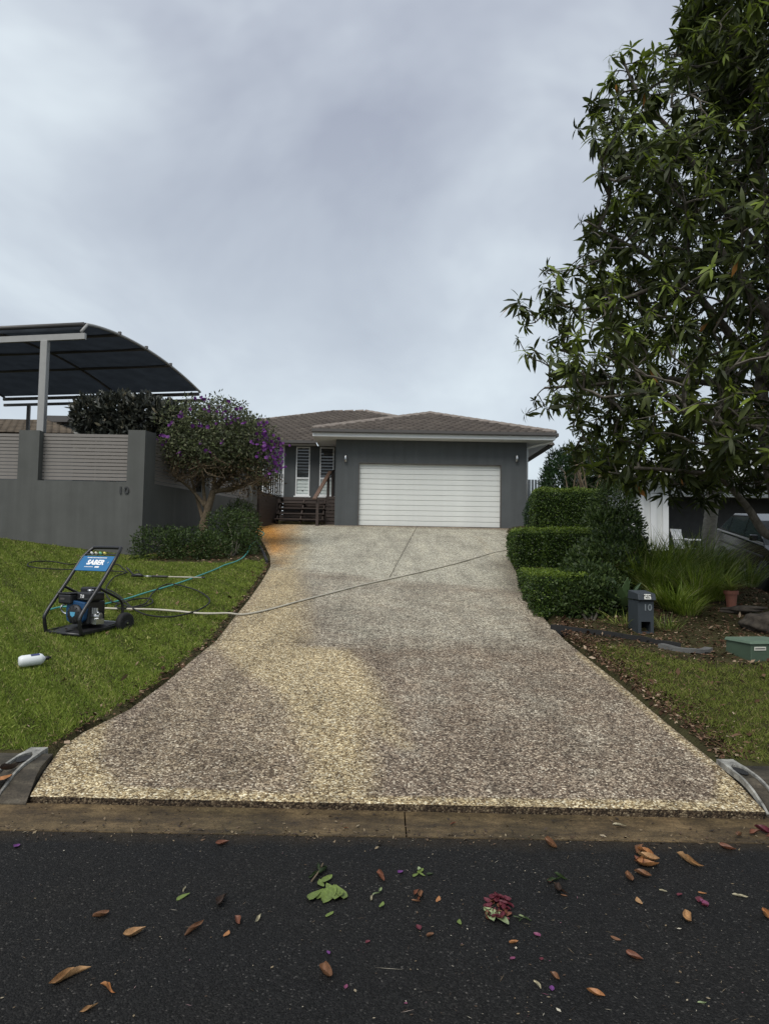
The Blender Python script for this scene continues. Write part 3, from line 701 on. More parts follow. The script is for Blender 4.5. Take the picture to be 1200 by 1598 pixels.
# recessed wall with two tall windows and the doorway at the left
def wx(px): return P(px, 740, RY).x
WT = P(490, 697.5, RY).z; WB = P(490, 774, RY).z; WM = P(490, 746.5, RY).z
wins = [(wx(461.5), wx(483.5)), (wx(498.5), wx(521.0))]
DO = wx(443.5)
mb = MB(); edges = [DO, wins[0][0], wins[0][1], wins[1][0], wins[1][1], HW0]
for a, b in ((edges[0], edges[1]), (edges[2], edges[3]), (edges[4], edges[5]+0.2)):
    mb.box(a, b, RY, RY+0.22, FZ-0.2, SOF)
for a, b in wins: mb.box(a, b, RY, RY+0.22, FZ-0.2, WB); mb.box(a, b, RY, RY+0.22, WT, SOF)
mb.box(-9, DO-1.15, RY, RY+0.22, FZ-0.2, SOF)
mb.build('front_wall', M['house_grey'], house, world=True)
DF = P(480, 777, RY-0.3).z                   # deck level
for a, b in wins:
    mb = MB(); t = 0.045
    mb.box(a+0.003, a+t, RY-0.012, RY+0.07, WB, WT); mb.box(b-t, b-0.003, RY-0.012, RY+0.07, WB, WT)
    mb.box(a+t, b-t, RY-0.012, RY+0.07, WT-t, WT-0.003); mb.box(a+t, b-t, RY-0.012, RY+0.07, WB, WB+0.06); mb.box(a+t, b-t, RY-0.012, RY+0.07, WM-0.03, WM+0.03)
    w = mb.build('window', M['white'], house, world=True)
    mb = MB(); mb.box(a-0.05, b+0.05, RY-0.06, RY-0.013, WB-0.05, WB-0.001); s_ = mb.build('sill', M['white'], house, world=True); s_.parent = w
    for z0, z1 in ((WB+0.06, WM-0.03), (WM+0.03, WT-t)):
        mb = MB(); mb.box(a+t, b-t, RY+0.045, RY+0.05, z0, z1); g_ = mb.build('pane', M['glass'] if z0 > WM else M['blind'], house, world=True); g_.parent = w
    zz = WB+0.10
    while zz < WT-0.1:
        if abs(zz-WM) > 0.06:
            lowh = zz < WM
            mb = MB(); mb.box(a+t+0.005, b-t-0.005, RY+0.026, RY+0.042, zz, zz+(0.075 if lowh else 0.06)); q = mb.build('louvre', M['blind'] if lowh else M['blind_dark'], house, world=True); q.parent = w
        zz += 0.115
    mb = MB(); mb.lathe([(0.025, -0.006), (0.025, 0.006)], 12, Matrix.Translation(((a+b)/2+0.0, RY+0.02, WB+0.19)) @ Matrix.Rotation(R(90), 4, 'X'))
    if a == wins[0][0]: q = mb.build('latch', M['black_plastic'], house, world=True); q.parent = w
# doorway at the far left: dark glass door in a white frame
mb = MB(); dl = DO-1.15
mb.box(DO-0.07, DO, RY-0.015, RY+0.08, DF, WT+0.02); mb.box(dl, dl+0.07, RY-0.015, RY+0.08, DF, WT+0.02); mb.box(dl+0.07, DO-0.07, RY-0.015, RY+0.08, WT-0.05, WT+0.02)
dr = mb.build('front_door', M['white'], house, world=True)
mb = MB(); mb.box(dl+0.07, DO-0.07, RY+0.04, RY+0.05, DF, WT-0.05); q = mb.build('pane', M['glass'], house, world=True); q.parent = dr
hb('lintel', M['house_grey'], dl, DO, RY+0.02, RY+0.22, WT+0.02, SOF)

# ------------------------------------------------------------------ timber steps and deck
steps = thing('timber_steps', 'dark timber steps with handrail and slatted side between wall and garage', 'steps', (-3.2, GY, FZ))
def sb(name, mat, *b, **k):
    mb = MB(); mb.box(*b); return mb.build(name, mat, steps, world=True, **k)
SX1 = P(515, 800, GY+0.4).x; SX0 = P(432, 800, GY+0.4).x
sy0 = GY-0.10; rise = (DF-FZ)/5.0; run = 0.27
for i in range(4):
    y = sy0+i*run; z = FZ+rise*(i+1)
    sb('tread', M['timber'], SX0, HW0-0.36, y, y+0.145, z-0.04, z)
    sb('tread', M['timber'], SX0, HW0-0.36, y+0.152, y+0.295, z-0.04, z)
for x in (SX0+0.06, (SX0+HW0)/2-0.15, HW0-0.42):
    mb = MB(); mb.bar((x, sy0+0.10, FZ+0.02), (x, sy0+4*run+0.1, FZ+rise*4.2), 0.045, 0.2); mb.build('stringer', M['timber'], steps, world=True)
x = -5.2
yb = sy0+4*run
sb('deck_joist', M['timber'], -5.6, HW0-0.05, yb+0.16, yb+0.2, DF-0.22, DF-0.035)
yy = yb+0.14
while yy < RY-0.06:
    sb('deck_board', M['timber'], -5.6, HW0-0.01, yy, min(yy+0.086, RY-0.02), DF-0.03, DF); yy += 0.094
# slats closing the underside right of the steps and behind them
for i in range(8):
    z = FZ+0.04+i*0.125
    sb('slat', M['timber'], HW0-0.34, HW0-0.02, sy0+0.5, sy0+0.52, z, z+0.10)
    sb('slat', M['timber'], SX0, HW0-0.36, yb+0.11, yb+0.13, z, z+0.105)
# slatted screen from the wall's end to the deck
A_ = P(403, 795, 22.55); B_ = P(431, 795, GY+0.35)
for i in range(8):
    z = FZ-0.10+i*0.133
    mb = MB(); mb.bar((A_.x, A_.y, z+0.05), (B_.x, B_.y, z+0.05), 0.022, 0.126); mb.build('slat', M['timber'], steps, world=True)
mb = MB(); mb.bar((A_.x-0.03, A_.y, FZ-0.12+8*0.133+0.03), (B_.x, B_.y, FZ-0.12+8*0.133+0.03), 0.09, 0.035); mb.build('capping', M['timber'], steps, world=True)
mb = MB(); mb.bar((B_.x, B_.y, FZ-0.12+8*0.133+0.03), (B_.x+0.15, RY-0.05, FZ-0.12+8*0.133+0.03), 0.09, 0.035); mb.build('capping', M['timber'], steps, world=True)
for p in (A_, B_): sb('post', M['timber'], p.x-0.045, p.x+0.045, p.y+0.02, p.y+0.11, FZ-0.25, FZ-0.12+8*0.133)
sb('gap_backing', M['timber'], -5.55, SX0-0.01, RY-0.09, RY-0.05, FZ-0.2, DF-0.04)  # added behind the slatted screen to keep light out of its gaps
# handrail
pb = P(494.5, 822, sy0-0.25); hb0 = P(492, 778, sy0-0.25); pt = P(512.5, 745, yb-0.1); ht = P(517, 736, yb+0.1)
sb('post', M['timber'], pb.x-0.045, pb.x+0.045, sy0-0.26, sy0-0.17, plane(sy0-0.2)-0.02, hb0.z-0.03)
sb('post', M['timber'], pt.x-0.045, pt.x+0.045, yb-0.15, yb-0.06, FZ, pt.z+0.02)
sb('post', M['timber'], P(520, 740, yb+0.25).x-0.05, P(520, 740, yb+0.25).x+0.04, yb+0.2, yb+0.29, FZ, P(520, 735, yb+0.25).z)
mb = MB(); mb.bar((hb0.x-0.02, sy0-0.36, hb0.z-0.02), (ht.x-0.03, yb+0.05, ht.z), 0.14, 0.045); mb.build('handrail', M['rail_timber'], steps, world=True, bevel=0.006)
mb = MB(); mb.tube([(ht.x-0.02, yb+0.02, ht.z-0.02), (P(521, 737, yb+0.3).x, yb+0.3, P(521, 735, yb+0.3).z+0.02)], 0.035, 8); mb.build('rail_end', M['timber'], steps, world=True)
# white railing on the deck at the left
rail = thing('white_railing', 'white metal railing on the deck behind the purple flowering tree', 'railing', (-5.0, 24.9, DF))
ra = P(410, 772, 24.3); rb_ = P(441, 772, 25.6)
mb = MB(); ztop = P(430, 738, 25.2).z
mb.bar((ra.x, ra.y, ztop), (rb_.x, rb_.y, ztop), 0.04, 0.03); mb.build('top_rail', M['white'], rail, world=True)
mb = MB(); mb.bar((ra.x, ra.y, DF+0.08), (rb_.x, rb_.y, DF+0.08), 0.035, 0.03); mb.build('bottom_rail', M['white'], rail, world=True)
mb = MB(); mb.bar((ra.x, ra.y, DF+0.5), (rb_.x, rb_.y, DF+0.5), 0.02, 0.02); mb.build('middle_rail', M['white'], rail, world=True)
for i in range(10):
    t = i/9; p = Vector((ra.x, ra.y, 0)).lerp(Vector((rb_.x, rb_.y, 0)), t); r_ = 0.022 if i in (0, 9) else 0.011
    mb = MB(); mb.box(p.x-r_, p.x+r_, p.y-r_, p.y+r_, DF, ztop+(0.05 if r_ > 0.02 else -0.015)); mb.build('baluster' if r_ < 0.02 else 'post', M['white'], rail, world=True)

# ------------------------------------------------------------------ boundary wall with slat panels
C0 = P(224, 760, 16.2); WZ = P(215, 672, 16.2).z; SILL = P(150, 751, 16.2).z
bw = thing('boundary_wall', 'tall grey rendered boundary wall with horizontal slat panels beside the lawn', 'wall', (C0.x, C0.y, gz(C0.x, C0.y)))
cx, cy = C0.x, C0.y; th = 0.30
slat_me = {}
def slat_run(a, b, z0, z1, n, nrm):
    a = Vector(a); b = Vector(b); d = (b-a).xy; L_ = d.length; ang = math.atan2(d.y, d.x); pitch = (z1-z0)/n
    key = round(L_, 3), round(pitch, 4)
    if key not in slat_me:
        mb = MB(); mb.box(0.004, L_-0.004, -0.010, 0.010, 0.010, pitch-0.006); slat_me[key] = mb.mesh('slat')
    for i in range(n):
        o = link('slat', slat_me[key], M['slat'], bw, loc=(a.x-bw.location.x, a.y-bw.location.y, z0+i*pitch-bw.location.z), rot=(0, 0, ang))
px_w = lambda px: P(px, 760, 16.2).x
pw0, pw1 = px_w(26), px_w(58); pw2, pw3 = px_w(197), cx
def wb(name, *b):
    mb = MB(); mb.box(*b); return mb.build(name, M['render_grey'], bw, world=True)
XL = -15.0; zb = 0.9
wb('base_wall', XL, cx-0.0, cy, cy+th, zb, SILL)
PIERZ = P(215, 671, 16.2).z
wb('pier', pw2, pw3, cy, cy+th+0.02, SILL, PIERZ); wb('pier', pw0, pw1, cy, cy+th, SILL, P(40, 671, 16.2).z); wb('pier', XL, XL+0.45, cy, cy+th, SILL, PIERZ)
SLZ = P(120, 674.5, 16.2).z
slat_run((pw1, cy+0.20, 0), (pw2, cy+0.20, 0), SILL+0.03, SLZ, 13, None)
slat_run((XL+0.45, cy+0.20, 0), (pw0, cy+0.20, 0), SILL+0.03, SLZ-0.02, 13, None)
for x in (pw1+1.2,): 
    mb = MB(); mb.box(x, x+0.04, cy+0.212, cy+0.25, SILL+0.01, SLZ-0.01); mb.build('slat_support', M['slat'], bw, world=True)
# return wall, running back to the steps at about 17 degrees
E1 = P(401, 790, 22.3); rdir = Vector((E1.x-cx, E1.y-cy, 0)); RL = rdir.length; rdir.normalize(); rn = Vector((-rdir.y, rdir.x, 0))
def rp(s, t, z): p = Vector((cx, cy, 0))+rdir*s+rn*t; return (p.x, p.y, z)
def ret(name, s0, s1, z0, z1, t0=0.0, t1=0.28, mat=None):
    mb = MB(); mb.hexa([rp(s0, t0, z0), rp(s1, t0, z0), rp(s1, t1, z0), rp(s0, t1, z0), rp(s0, t0, z1), rp(s1, t0, z1), rp(s1, t1, z1), rp(s0, t1, z1)])
    return mb.build(name, mat or M['render_grey'], bw, world=True)
RS = SILL
s1 = 0.45; s2 = RL*0.43; s3 = s2+0.45; s4 = RL-0.35
ret('return_wall', 0.02, RL, zb, RS-0.003, 0.003, 0.27)
ret('pier', 0.02, s1, RS-0.003, PIERZ-0.003, 0.003, 0.27); ret('pier', s2, s3, RS-0.003, PIERZ-0.4, 0.003, 0.27); ret('pier', s4, RL, RS-0.003, RS+0.55, 0.003, 0.27)
slat_run(rp(s1, 0.16, 0), rp(s2, 0.16, 0), RS+0.02, PIERZ-0.1, 13, None)
slat_run(rp(s3, 0.16, 0), rp(s4, 0.16, 0), RS+0.02, RS+0.50, 6, None)
for body, px in (('1', 188.3), ('0', 197.6)):
    p = P(px, 765.5, cy)
    o = place(text_mesh(body, 0.225, 0.012, 0.006), 'house_number', M['digit'], bw, frame_mat((p.x, cy-0.014, p.z), (1, 0, 0), (0, -1, 0)))
mb = MB(); q = G(364, 812); s_ = 4.6
ps = rp(RL*0.70, -0.03, 0); mb.tube([(ps[0], ps[1], RS-0.05), (ps[0], ps[1], plane(ps[1])-0.1)], 0.02, 8); mb.build('drain_pipe', M['gutter_metal'], bw, world=True)

# ------------------------------------------------------------------ shade canopy behind the wall
can = thing('shade_canopy', 'curved navy shade cloth canopy on grey steel post behind the wall', 'canopy', (P(62, 700, 17.3).x, 17.3, gz(-8, 17.3)))
ca = R(10.8); cdir = Vector((math.sin(ca), math.cos(ca), 0)); clat = Vector((-math.cos(ca), math.sin(ca), 0))
FR = P(127, 516, 17.2); clen = (P(316, 614, 23.7)-FR).xy.length
def cp(t, l, h=0.0):
    prof = 0.46*(1-abs(2*t-0.78)**2.4) if t < 0.39 else 0.46*(1-((t-0.39)/0.61)**1.9)
    prof = max(prof, 0) if 0 < t < 1 else 0
    p = FR + cdir*(clen*t) + clat*l; return Vector((p.x, p.y, FR.z+prof+h))
NT = 28; LW = 7.5
V = [cp(i/NT, l, 0.02-0.05*math.sin(math.pi*(l % 2.5)/2.5)*math.sin(math.pi*i/NT)) for i in range(NT+1) for l in np.linspace(0.05, LW, 28)]
Q = [(i*28+j, i*28+j+1, (i+1)*28+j+1, (i+1)*28+j) for i in range(NT) for j in range(27)]
o = link('shade_cloth', mesh_np('shade_cloth', [tuple(v-can.location) for v in V], Q, smooth=True), M['shade'], can)
sol = o.modifiers.new('thickness', 'SOLIDIFY'); sol.thickness = 0.006
for l in (0.0, 3.1, LW):
    mb = MB(); mb.tube([cp(i/NT, l, -0.02) for i in range(NT+1)], 0.038, 8); mb.build('arched_rib', M['gutter_metal'] if l else M['post_grey'], can, world=True, smooth=True)
for t in (0.02, 0.25, 0.46, 0.68, 0.995):
    mb = MB(); mb.tube([cp(t, 0.03, -0.03 if t < 0.9 else -0.10), cp(t, LW, -0.02 if t < 0.9 else -0.10)], 0.045 if 0.1 < t < 0.9 else 0.06, 8); mb.build('purlin', M['gutter_metal'], can, world=True, smooth=True)
mb = MB(); a = cp(0, -0.12, -0.14); b = cp(0, LW, -0.14); mb.bar(a, b, 0.08, 0.15); mb.build('front_beam', M['post_grey'], can, world=True)
mb = MB(); a = cp(1, -0.12, -0.30); b = cp(1, LW, -0.30); mb.bar(a, b, 0.07, 0.09); mb.build('rear_beam', M['gutter_metal'], can, world=True)
pt_ = FR+clat*0.98
mb = MB(); mb.box(pt_.x-0.085, pt_.x+0.085, pt_.y-0.085, pt_.y+0.085, 1.0, FR.z-0.215); mb.build('post', M['post_grey'], can, world=True, bevel=0.01)
for l in (0.5, 6.5):
    pr = FR+cdir*clen+clat*l; mb = MB(); mb.box(pr.x-0.05, pr.x+0.05, pr.y-0.05, pr.y+0.05, 2.0, FR.z-0.35); mb.build('post', M['gutter_metal'], can, world=True)
pr = FR+clat*6.8; mb = MB(); mb.box(pr.x-0.085, pr.x+0.085, pr.y-0.085, pr.y+0.085, 1.0, FR.z-0.215); mb.build('post', M['post_grey'], can, world=True)
for t in (0.25, 0.46, 0.68):
    p = cp(t, -0.08, 0.02); mb = MB(); mb.box(p.x-0.10, p.x-0.02, p.y-0.03, p.y+0.03, p.z-0.04, p.z+0.035); mb.build('clamp', M['gutter_metal'], can, world=True)

# ------------------------------------------------------------------ neighbouring roof at the left
nh = thing('neighbour_house', 'brown tiled roof and dark gable showing over the boundary wall at far left', 'house', (-14, 30, 2.6))
Vt, Qt, At = [], [], []
r0 = P(-60, 690, 28); r1 = P(125, 676, 28); ra_ = P(72, 656, 31.5); ra0 = Vector((ra_.x-2.0, ra_.y, ra_.z))
r0 = Vector((r0.x-3, 28, r1.z))
tiles_on(Vt, Qt, At, [r0, r1, ra_, ra0], r0, (1, 0, 0), Vector((0, 3.5, ra_.z-r1.z)))
o = link('roof_tiles', mesh_np('roof_tiles', np.array(Vt)-np.array(nh.location), Qt, {'rnd': At}), M['tile_old'], nh); o['kind'] = 'stuff'
mb = MB(); mb.add([r0+Vector((0, .1, -.06)), r1+Vector((-.05, .1, -.06)), ra_+Vector((0, 0, -.06)), ra0+Vector((0, 0, -.06)), r0+Vector((0, 9, -.06)), r1+Vector((0, 9, -.06))], [(0,1,2,3), (4,3,2,5), (1,5,2), (0,3,4)]); mb.build('roof_deck', M['tile_old'], nh, world=True)
mb = MB(); mb.box(r0.x+0.5, r1.x-0.5, 28.6, 36, 2.0, r1.z-0.1); mb.build('wall', M['house_grey'], nh, world=True)
g0 = P(74, 654, 32.5); g1 = P(190, 649, 32.5)
mb = MB(); mb.box(g0.x, g1.x, 32.2, 36, g0.z-0.16, g0.z+0.12); mb.build('fascia', M['gutter_metal'], nh, world=True)
mb = MB(); mb.box(g0.x+0.6, g1.x-0.3, 32.6, 36, 2.0, g0.z-0.162); mb.build('gable_wall', M['house_grey'], nh, world=True)
# ------------------------------------------------------------------ things on the ground
def onground(px, lift=0.0, road=False):
    return [tuple(G(x, y, 0.0)+Vector((0, 0, lift))) for x, y in px]
def smooth_path(pts, n=6):
    pts = [Vector(p) for p in pts]; out = []
    for i in range(len(pts)-1):
        p0, p1, p2, p3 = pts[max(i-1, 0)], pts[i], pts[i+1], pts[min(i+2, len(pts)-1)]
        for k in range(n):
            t = k/n
            out.append(0.5*((2*p1)+(p2-p0)*t+(2*p0-5*p1+4*p2-p3)*t*t+(3*p1-p0-3*p2+p3)*t**3))
    out.append(pts[-1]); return out
def top_z(x, y):            # walking surface: slab where there is driveway, otherwise earth
    return plane(y) if (y > Y0 and drive_in(x, y)) else gz(x, y)
def hose(name, label, cat, px, r, mat, lift=0.03, extra=None, group=None):
    w = [G(x, y, 0.0, top_z) for x, y in px]
    pts = smooth_path(w, 7); q = []
    for p in pts:
        on = p.y > Y0 and drive_in(p.x, p.y)
        q.append(Vector((p.x, p.y, top_z(p.x, p.y)+(r if on else lift+r))))
    # ease the steps between lawn and slab
    z = [p.z for p in q]
    for _ in range(4): z = [z[0]]+[(z[i-1]+2*z[i]+z[i+1])/4 for i in range(1, len(z)-1)]+[z[-1]]
    for i, p in enumerate(q): p.z = max(z[i], top_z(p.x, p.y)+r*0.8)
    mb = MB(); mb.tube(q, r, 8); o = mb.build(name, mat, smooth=True); return tag(o, label, cat, group)
hose('garden_hose', 'teal garden hose running over the lawn from the garden bed to the pressure washer', 'hose',
     [(393, 827), (404, 829), (412, 833), (404, 838), (392, 838), (388, 834), (394, 838), (402, 845), (392, 853), (388, 862), (380, 873), (368, 880), (350, 886), (335, 893), (300, 907), (265, 919), (228, 930), (200, 939), (177, 945), (150, 950), (120, 952), (95, 953), (78, 957)], 0.013, M['teal'], 0.035)
hose('water_hose', 'pale beige hose stretched across the driveway from the lawn to the clipped hedge', 'hose',
     [(160, 955), (190, 956), (240, 957), (280, 960), (310, 963), (345, 963), (380, 961), (420, 953), (470, 939), (520, 926), (570, 913), (607, 905), (660, 893), (720, 878), (770, 863), (800, 850), (812, 846)], 0.0140, M['beige'], 0.035)
hose('pressure_hose', 'thin black pressure hose looped on the grass between machine and spray gun', 'hose',
     [(165, 925), (178, 931), (192, 942), (205, 955), (225, 966), (250, 970), (275, 969), (305, 961), (324, 950), (326, 941), (312, 930), (290, 922), (262, 917), (240, 930), (228, 948), (212, 953), (190, 957), (180, 953), (195, 946), (215, 941), (234, 941), (238, 947), (226, 953), (205, 955), (188, 949), (172, 944), (165, 926), (178, 906), (196, 899), (170, 896), (130, 894), (95, 894), (62, 892), (43, 888), (50, 882), (80, 881), (108, 886), (125, 884), (140, 888), (180, 885), (192, 893), (199, 899)], 0.0105, M['rubber'], 0.05)
# spray gun with lance
ga, gb = G(205, 905), G(318, 908)
gun = thing('spray_gun', 'black spray gun with thin pale lance lying on the grass', 'spray gun', ga)
d = (gb-ga); gl = d.length; gd_ = d.normalized(); up = Vector((0, 0, 0.07))
def gp(t, dzz=0.0): return ga+gd_*t+up+Vector((0, 0, dzz))
mb = MB(); mb.tube([gp(0.0), gp(0.10, .015), gp(0.16, .01), gp(0.20)], [0.02, 0.032, 0.03, 0.018], 10); mb.build('gun_body', M['black_plastic'], gun, world=True, smooth=True)
mb = MB(); mb.tube([gp(0.06), gp(0.02, 0.03), gp(-0.05, 0.10), gp(-0.09, 0.14)], [0.02, 0.018, 0.016, 0.012], 8); mb.build('grip', M['black_plastic'], gun, world=True, smooth=True)
mb = MB(); mb.tube([gp(0.04, 0.05), gp(0.07, 0.10), gp(0.12, 0.09), gp(0.15, 0.03)], 0.006, 6); mb.build('trigger_guard', M['black_plastic'], gun, world=True, smooth=True)
mb = MB(); mb.tube([gp(0.20), gp(gl*0.28)], 0.009, 8); mb.build('coupling', M['metal'], gun, world=True, smooth=True)
mb = MB(); mb.tube([gp(gl*0.28), gp(gl*0.30), gp(gl*0.49), gp(gl*0.51)], [0.012, 0.02, 0.02, 0.012], 10); mb.build('handle_sleeve', M['black_plastic'], gun, world=True, smooth=True)
mb = MB(); mb.tube([gp(gl*0.51), gp(gl*0.97)], 0.011, 8); mb.build('lance', M['beige'], gun, world=True, smooth=True)
mb = MB(); mb.tube([gp(gl*0.97), gp(gl*1.01), gp(gl*1.02)], [0.012, 0.018, 0.008], 8); mb.build('nozzle', M['black_plastic'], gun, world=True, smooth=True)

# ------------------------------------------------------------------ pressure washer
wl = G(99, 993); 
pw = thing('pressure_washer', 'black and blue petrol pressure washer with trolley handle standing on the lawn', 'pressure washer', wl, R(-25))
hw = 0.285
def pwp(name, mb, mat, par=None, **k):
    o = mb.build(name, mat, par or pw, **k); return o
mb = MB(); tr = 0.022
side = lambda s: [(s*hw, 0.0, 0.03), (s*hw, -0.03, 0.16), (s*hw, -0.005, 0.27), (s*(hw-0.0), 0.27, 0.62), (s*(hw-0.005), 0.445, 0.86), (s*(hw-0.015), 0.50, 0.93), (s*(hw-0.05), 0.59, 1.02)]
path = smooth_path(side(-1)+[(-(hw-0.10), 0.605, 1.035)]+[((hw-0.10), 0.605, 1.035)]+side(1)[::-1], 5)
mb.tube(path, tr, 10); mb.tube([(-hw, 0.0, 0.03), (hw, 0.0, 0.03)], tr, 10)
pwp('trolley_frame', mb, M['black_paint'], smooth=True)
for s in (-1, 1):
    mb = MB(); mb.tube(smooth_path([(s*hw, 0.23, 0.56), (s*hw, 0.34, 0.51), (s*hw, 0.52, 0.43), (s*hw, 0.60, 0.36), (s*hw, 0.61, 0.24), (s*(hw-.01), 0.60, 0.13)], 5), 0.017, 8); pwp('rear_brace', mb, M['black_paint'], smooth=True)
    mb = MB(); mb.bar((s*hw, 0.0, 0.04), (s*hw, 0.62, 0.10), 0.03, 0.03); pwp('bottom_rail', mb, M['black_paint'])
mb = MB(); mb.hexa([(-hw+.01, 0.0, 0.03), (hw-.01, 0.0, 0.03), (hw-.03, 0.60, 0.12), (-hw+.03, 0.60, 0.12), (-hw+.01, 0.0, 0.036), (hw-.01, 0.0, 0.036), (hw-.03, 0.60, 0.13), (-hw+.03, 0.60, 0.13)])
mb.box(-0.012, 0.012, 0.03, 0.25, 0.042, 0.062); pwp('base_plate', mb, M['black_plastic'])
# wheels with hub and tread
for s in (-1, 1):
    Mx = Matrix.Translation((s*(hw+0.055), 0.60, 0.125)) @ Matrix.Rotation(R(90), 4, 'Y')
    mb = MB(); mb.lathe([(0.070, -0.035), (0.105, -0.042), (0.122, -0.030), (0.127, -0.012), (0.127, 0.012), (0.122, 0.030), (0.105, 0.042), (0.070, 0.035)], 28, Mx); wh = pwp('wheel', mb, M['rubber'], smooth=True)
    mb = MB(); mb.lathe([(0.070, -0.030), (0.060, -0.018), (0.022, -0.040), (0.022, 0.040), (0.060, 0.018), (0.070, 0.030)], 20, Mx); o = mb.build('rim', M['black_plastic'], wh)
    mb = MB(); mb.lathe([(0.012, -0.048), (0.012, 0.048)], 10, Mx); o = mb.build('axle_cap', M['metal'], wh)
mb = MB(); mb.tube([(-hw-.05, 0.60, 0.125), (hw+.05, 0.60, 0.125)], 0.010, 8); pwp('axle', mb, M['metal'])
# engine
mb = MB(); mb.box(-0.16, 0.16, 0.20, 0.46, 0.12, 0.40); pwp('engine_block', mb, M['black_paint'], bevel=0.02)
mb = MB(); mb.prism([(-0.13, 0.16), (-0.15, 0.24), (-0.14, 0.385), (-0.05, 0.405), (0.15, 0.385), (0.165, 0.30), (0.14, 0.18), (0.08, 0.14), (-0.08, 0.14)], -0.20, -0.145, Matrix(((1, 0, 0, 0), (0, 0, -1, 0), (0, 1, 0, 0), (0, 0, 0, 1)))); pwp('engine_shroud', mb, M['blue_dark'], bevel=0.012)
Mx = Matrix.Translation((0.02, 0.135, 0.245)) @ Matrix.Rotation(R(90), 4, 'X')
mb = MB(); mb.lathe([(0.115, -0.012), (0.115, 0.010), (0.09, 0.030), (0.05, 0.036)], 26, Mx); rc = pwp('recoil_cover', mb, M['black_plastic'], smooth=True)
mb = MB(); mb.prism([(-0.042, 0.028), (0.042, 0.028), (0.032, -0.012), (0.0, -0.032), (-0.032, -0.012)], 0.036, 0.040, Mx @ Matrix.Translation((0, 0, 0))); mb.build('emblem', plain('emblem_blue', (0.10, 0.36, 0.55), 0.4, 0.05), rc)
for k in range(10):
    a = k*math.pi/5; mb = MB(); mb.box(-0.004, 0.004, 0.062, 0.098, 0.024, 0.034, Mx @ Matrix.Rotation(a, 4, 'Z')); mb.build('vent_rib', M['rubber'], rc)
mb = MB(); mb.box(-0.01, 0.215, 0.17, 0.40, 0.40, 0.505); ft = pwp('fuel_tank', mb, M['black_paint'], bevel=0.025, seg=3)
mb = MB(); mb.lathe([(0.032, 0), (0.036, 0.008), (0.036, 0.022), (0.028, 0.03)], 16, Matrix.Translation((0.11, 0.27, 0.505))); mb.build('fuel_cap', M['metal'], ft, smooth=True)
mb = MB(); mb.box(-0.01+0.02, 0.19, 0.166, 0.170, 0.425, 0.428); mb.build('trim_line', M['metal'], ft)
o = link('tank_lettering', text_mesh('7.0', 0.05, 0.001, 0.002), M['print_white'], ft); o.matrix_local = frame_mat((0.085, 0.1685, 0.455), (1, 0, 0), (0, -1, 0))
mb = MB(); mb.box(-0.235, -0.03, 0.10, 0.27, 0.36, 0.475); af = pwp('air_filter', mb, M['black_plastic'], bevel=0.02)
mb = MB(); mb.box(-0.24, -0.025, 0.095, 0.275, 0.476, 0.492); mb.build('filter_lid', M['black_paint'], af, bevel=0.006)
mb = MB(); mb.box(-0.19, -0.12, 0.0965, 0.099, 0.41, 0.432); mb.build('filter_badge', M['gutter_metal'], af)
mb = MB(); mb.box(-0.10, 0.09, 0.30, 0.46, 0.46, 0.555); pwp('muffler', mb, M['black_paint'], bevel=0.02)
mb = MB(); mb.tube([(0.13, 0.30, 0.22), (0.20, 0.30, 0.22), (0.25, 0.31, 0.22)], [0.06, 0.055, 0.04], 14)
for k in range(3): mb.tube([(0.17+k*0.03, 0.26, 0.25), (0.17+k*0.03, 0.26, 0.32)], 0.016, 8)
mb.box(0.15, 0.25, 0.24, 0.36, 0.13, 0.19); pwp('pump', mb, M['metal'], smooth=False)
mb = MB(); mb.tube([(0.24, 0.26, 0.28), (0.28, 0.24, 0.26)], 0.012, 8); pwp('pump_fitting', mb, M['metal'], smooth=True)
mb = MB(); mb.tube(smooth_path([(-0.14, 0.2, 0.22), (-0.22, 0.16, 0.26), (-0.23, 0.15, 0.32), (-0.2, 0.2, 0.36)], 4), 0.012, 8); pwp('choke_lever', mb, M['metal'], smooth=True)
# sign panel between the handle tubes, facing forward and up
pa = Vector((0, 0.372, 0.76)); pb_ = Vector((0, 0.495, 0.92)); pz = (pb_-pa).normalized(); pn = Vector((-1, 0, 0)).cross(pz).normalized()
if pn.y > 0: pn = -pn
Mp = frame_mat((pa+pb_)/2+pn*0.012, (1, 0, 0), pn)
H = (pb_-pa).length
mb = MB(); mb.box(-hw+.022, hw-.026, -H/2-0.02, H/2, -0.006, 0.004, Mp); sg = pwp('sign_panel', mb, M['blue'])
def on_sign(me, name, x, y, mat=None):
    o = link(name, me, mat or M['print_white'], sg); o.matrix_local = Mp @ Matrix.Translation((x, y, 0.006)); return o
on_sign(text_mesh('SABER', 0.098, 0.001, 0.0045, 0.0, 1.02), 'lettering', 0.01, 0.0)
on_sign(text_mesh('ı', 0.05, 0.001), 'lettering', 0.212, 0.01)
mb = MB(); x = -0.17
for k in range(17):
    w = random.choice((0.010, 0.014, 0.018)); mb.box(x, x+w, -0.006, 0.006, 0, 0.0012); x += w+0.006
on_sign(mb.mesh('small_print'), 'small_print', 0.0, 0.072)
mb = MB(); x = -0.13
for k in range(9):
    w = random.choice((0.010, 0.014)); mb.box(x, x+w, -0.005, 0.005, 0, 0.0012); x += w+0.005
mb.box(0.04, 0.11, -0.010, 0.010, 0, 0.0012); on_sign(mb.mesh('small_print'), 'small_print', 0.0, -0.066)
nb = MB(); nb.box(-hw+.02, hw-.03, -0.008, 0.008, -0.004, 0.004, Mp @ Matrix.Translation((0, H/2+0.03, 0))); pwp('nozzle_bar', nb, M['black_paint'])
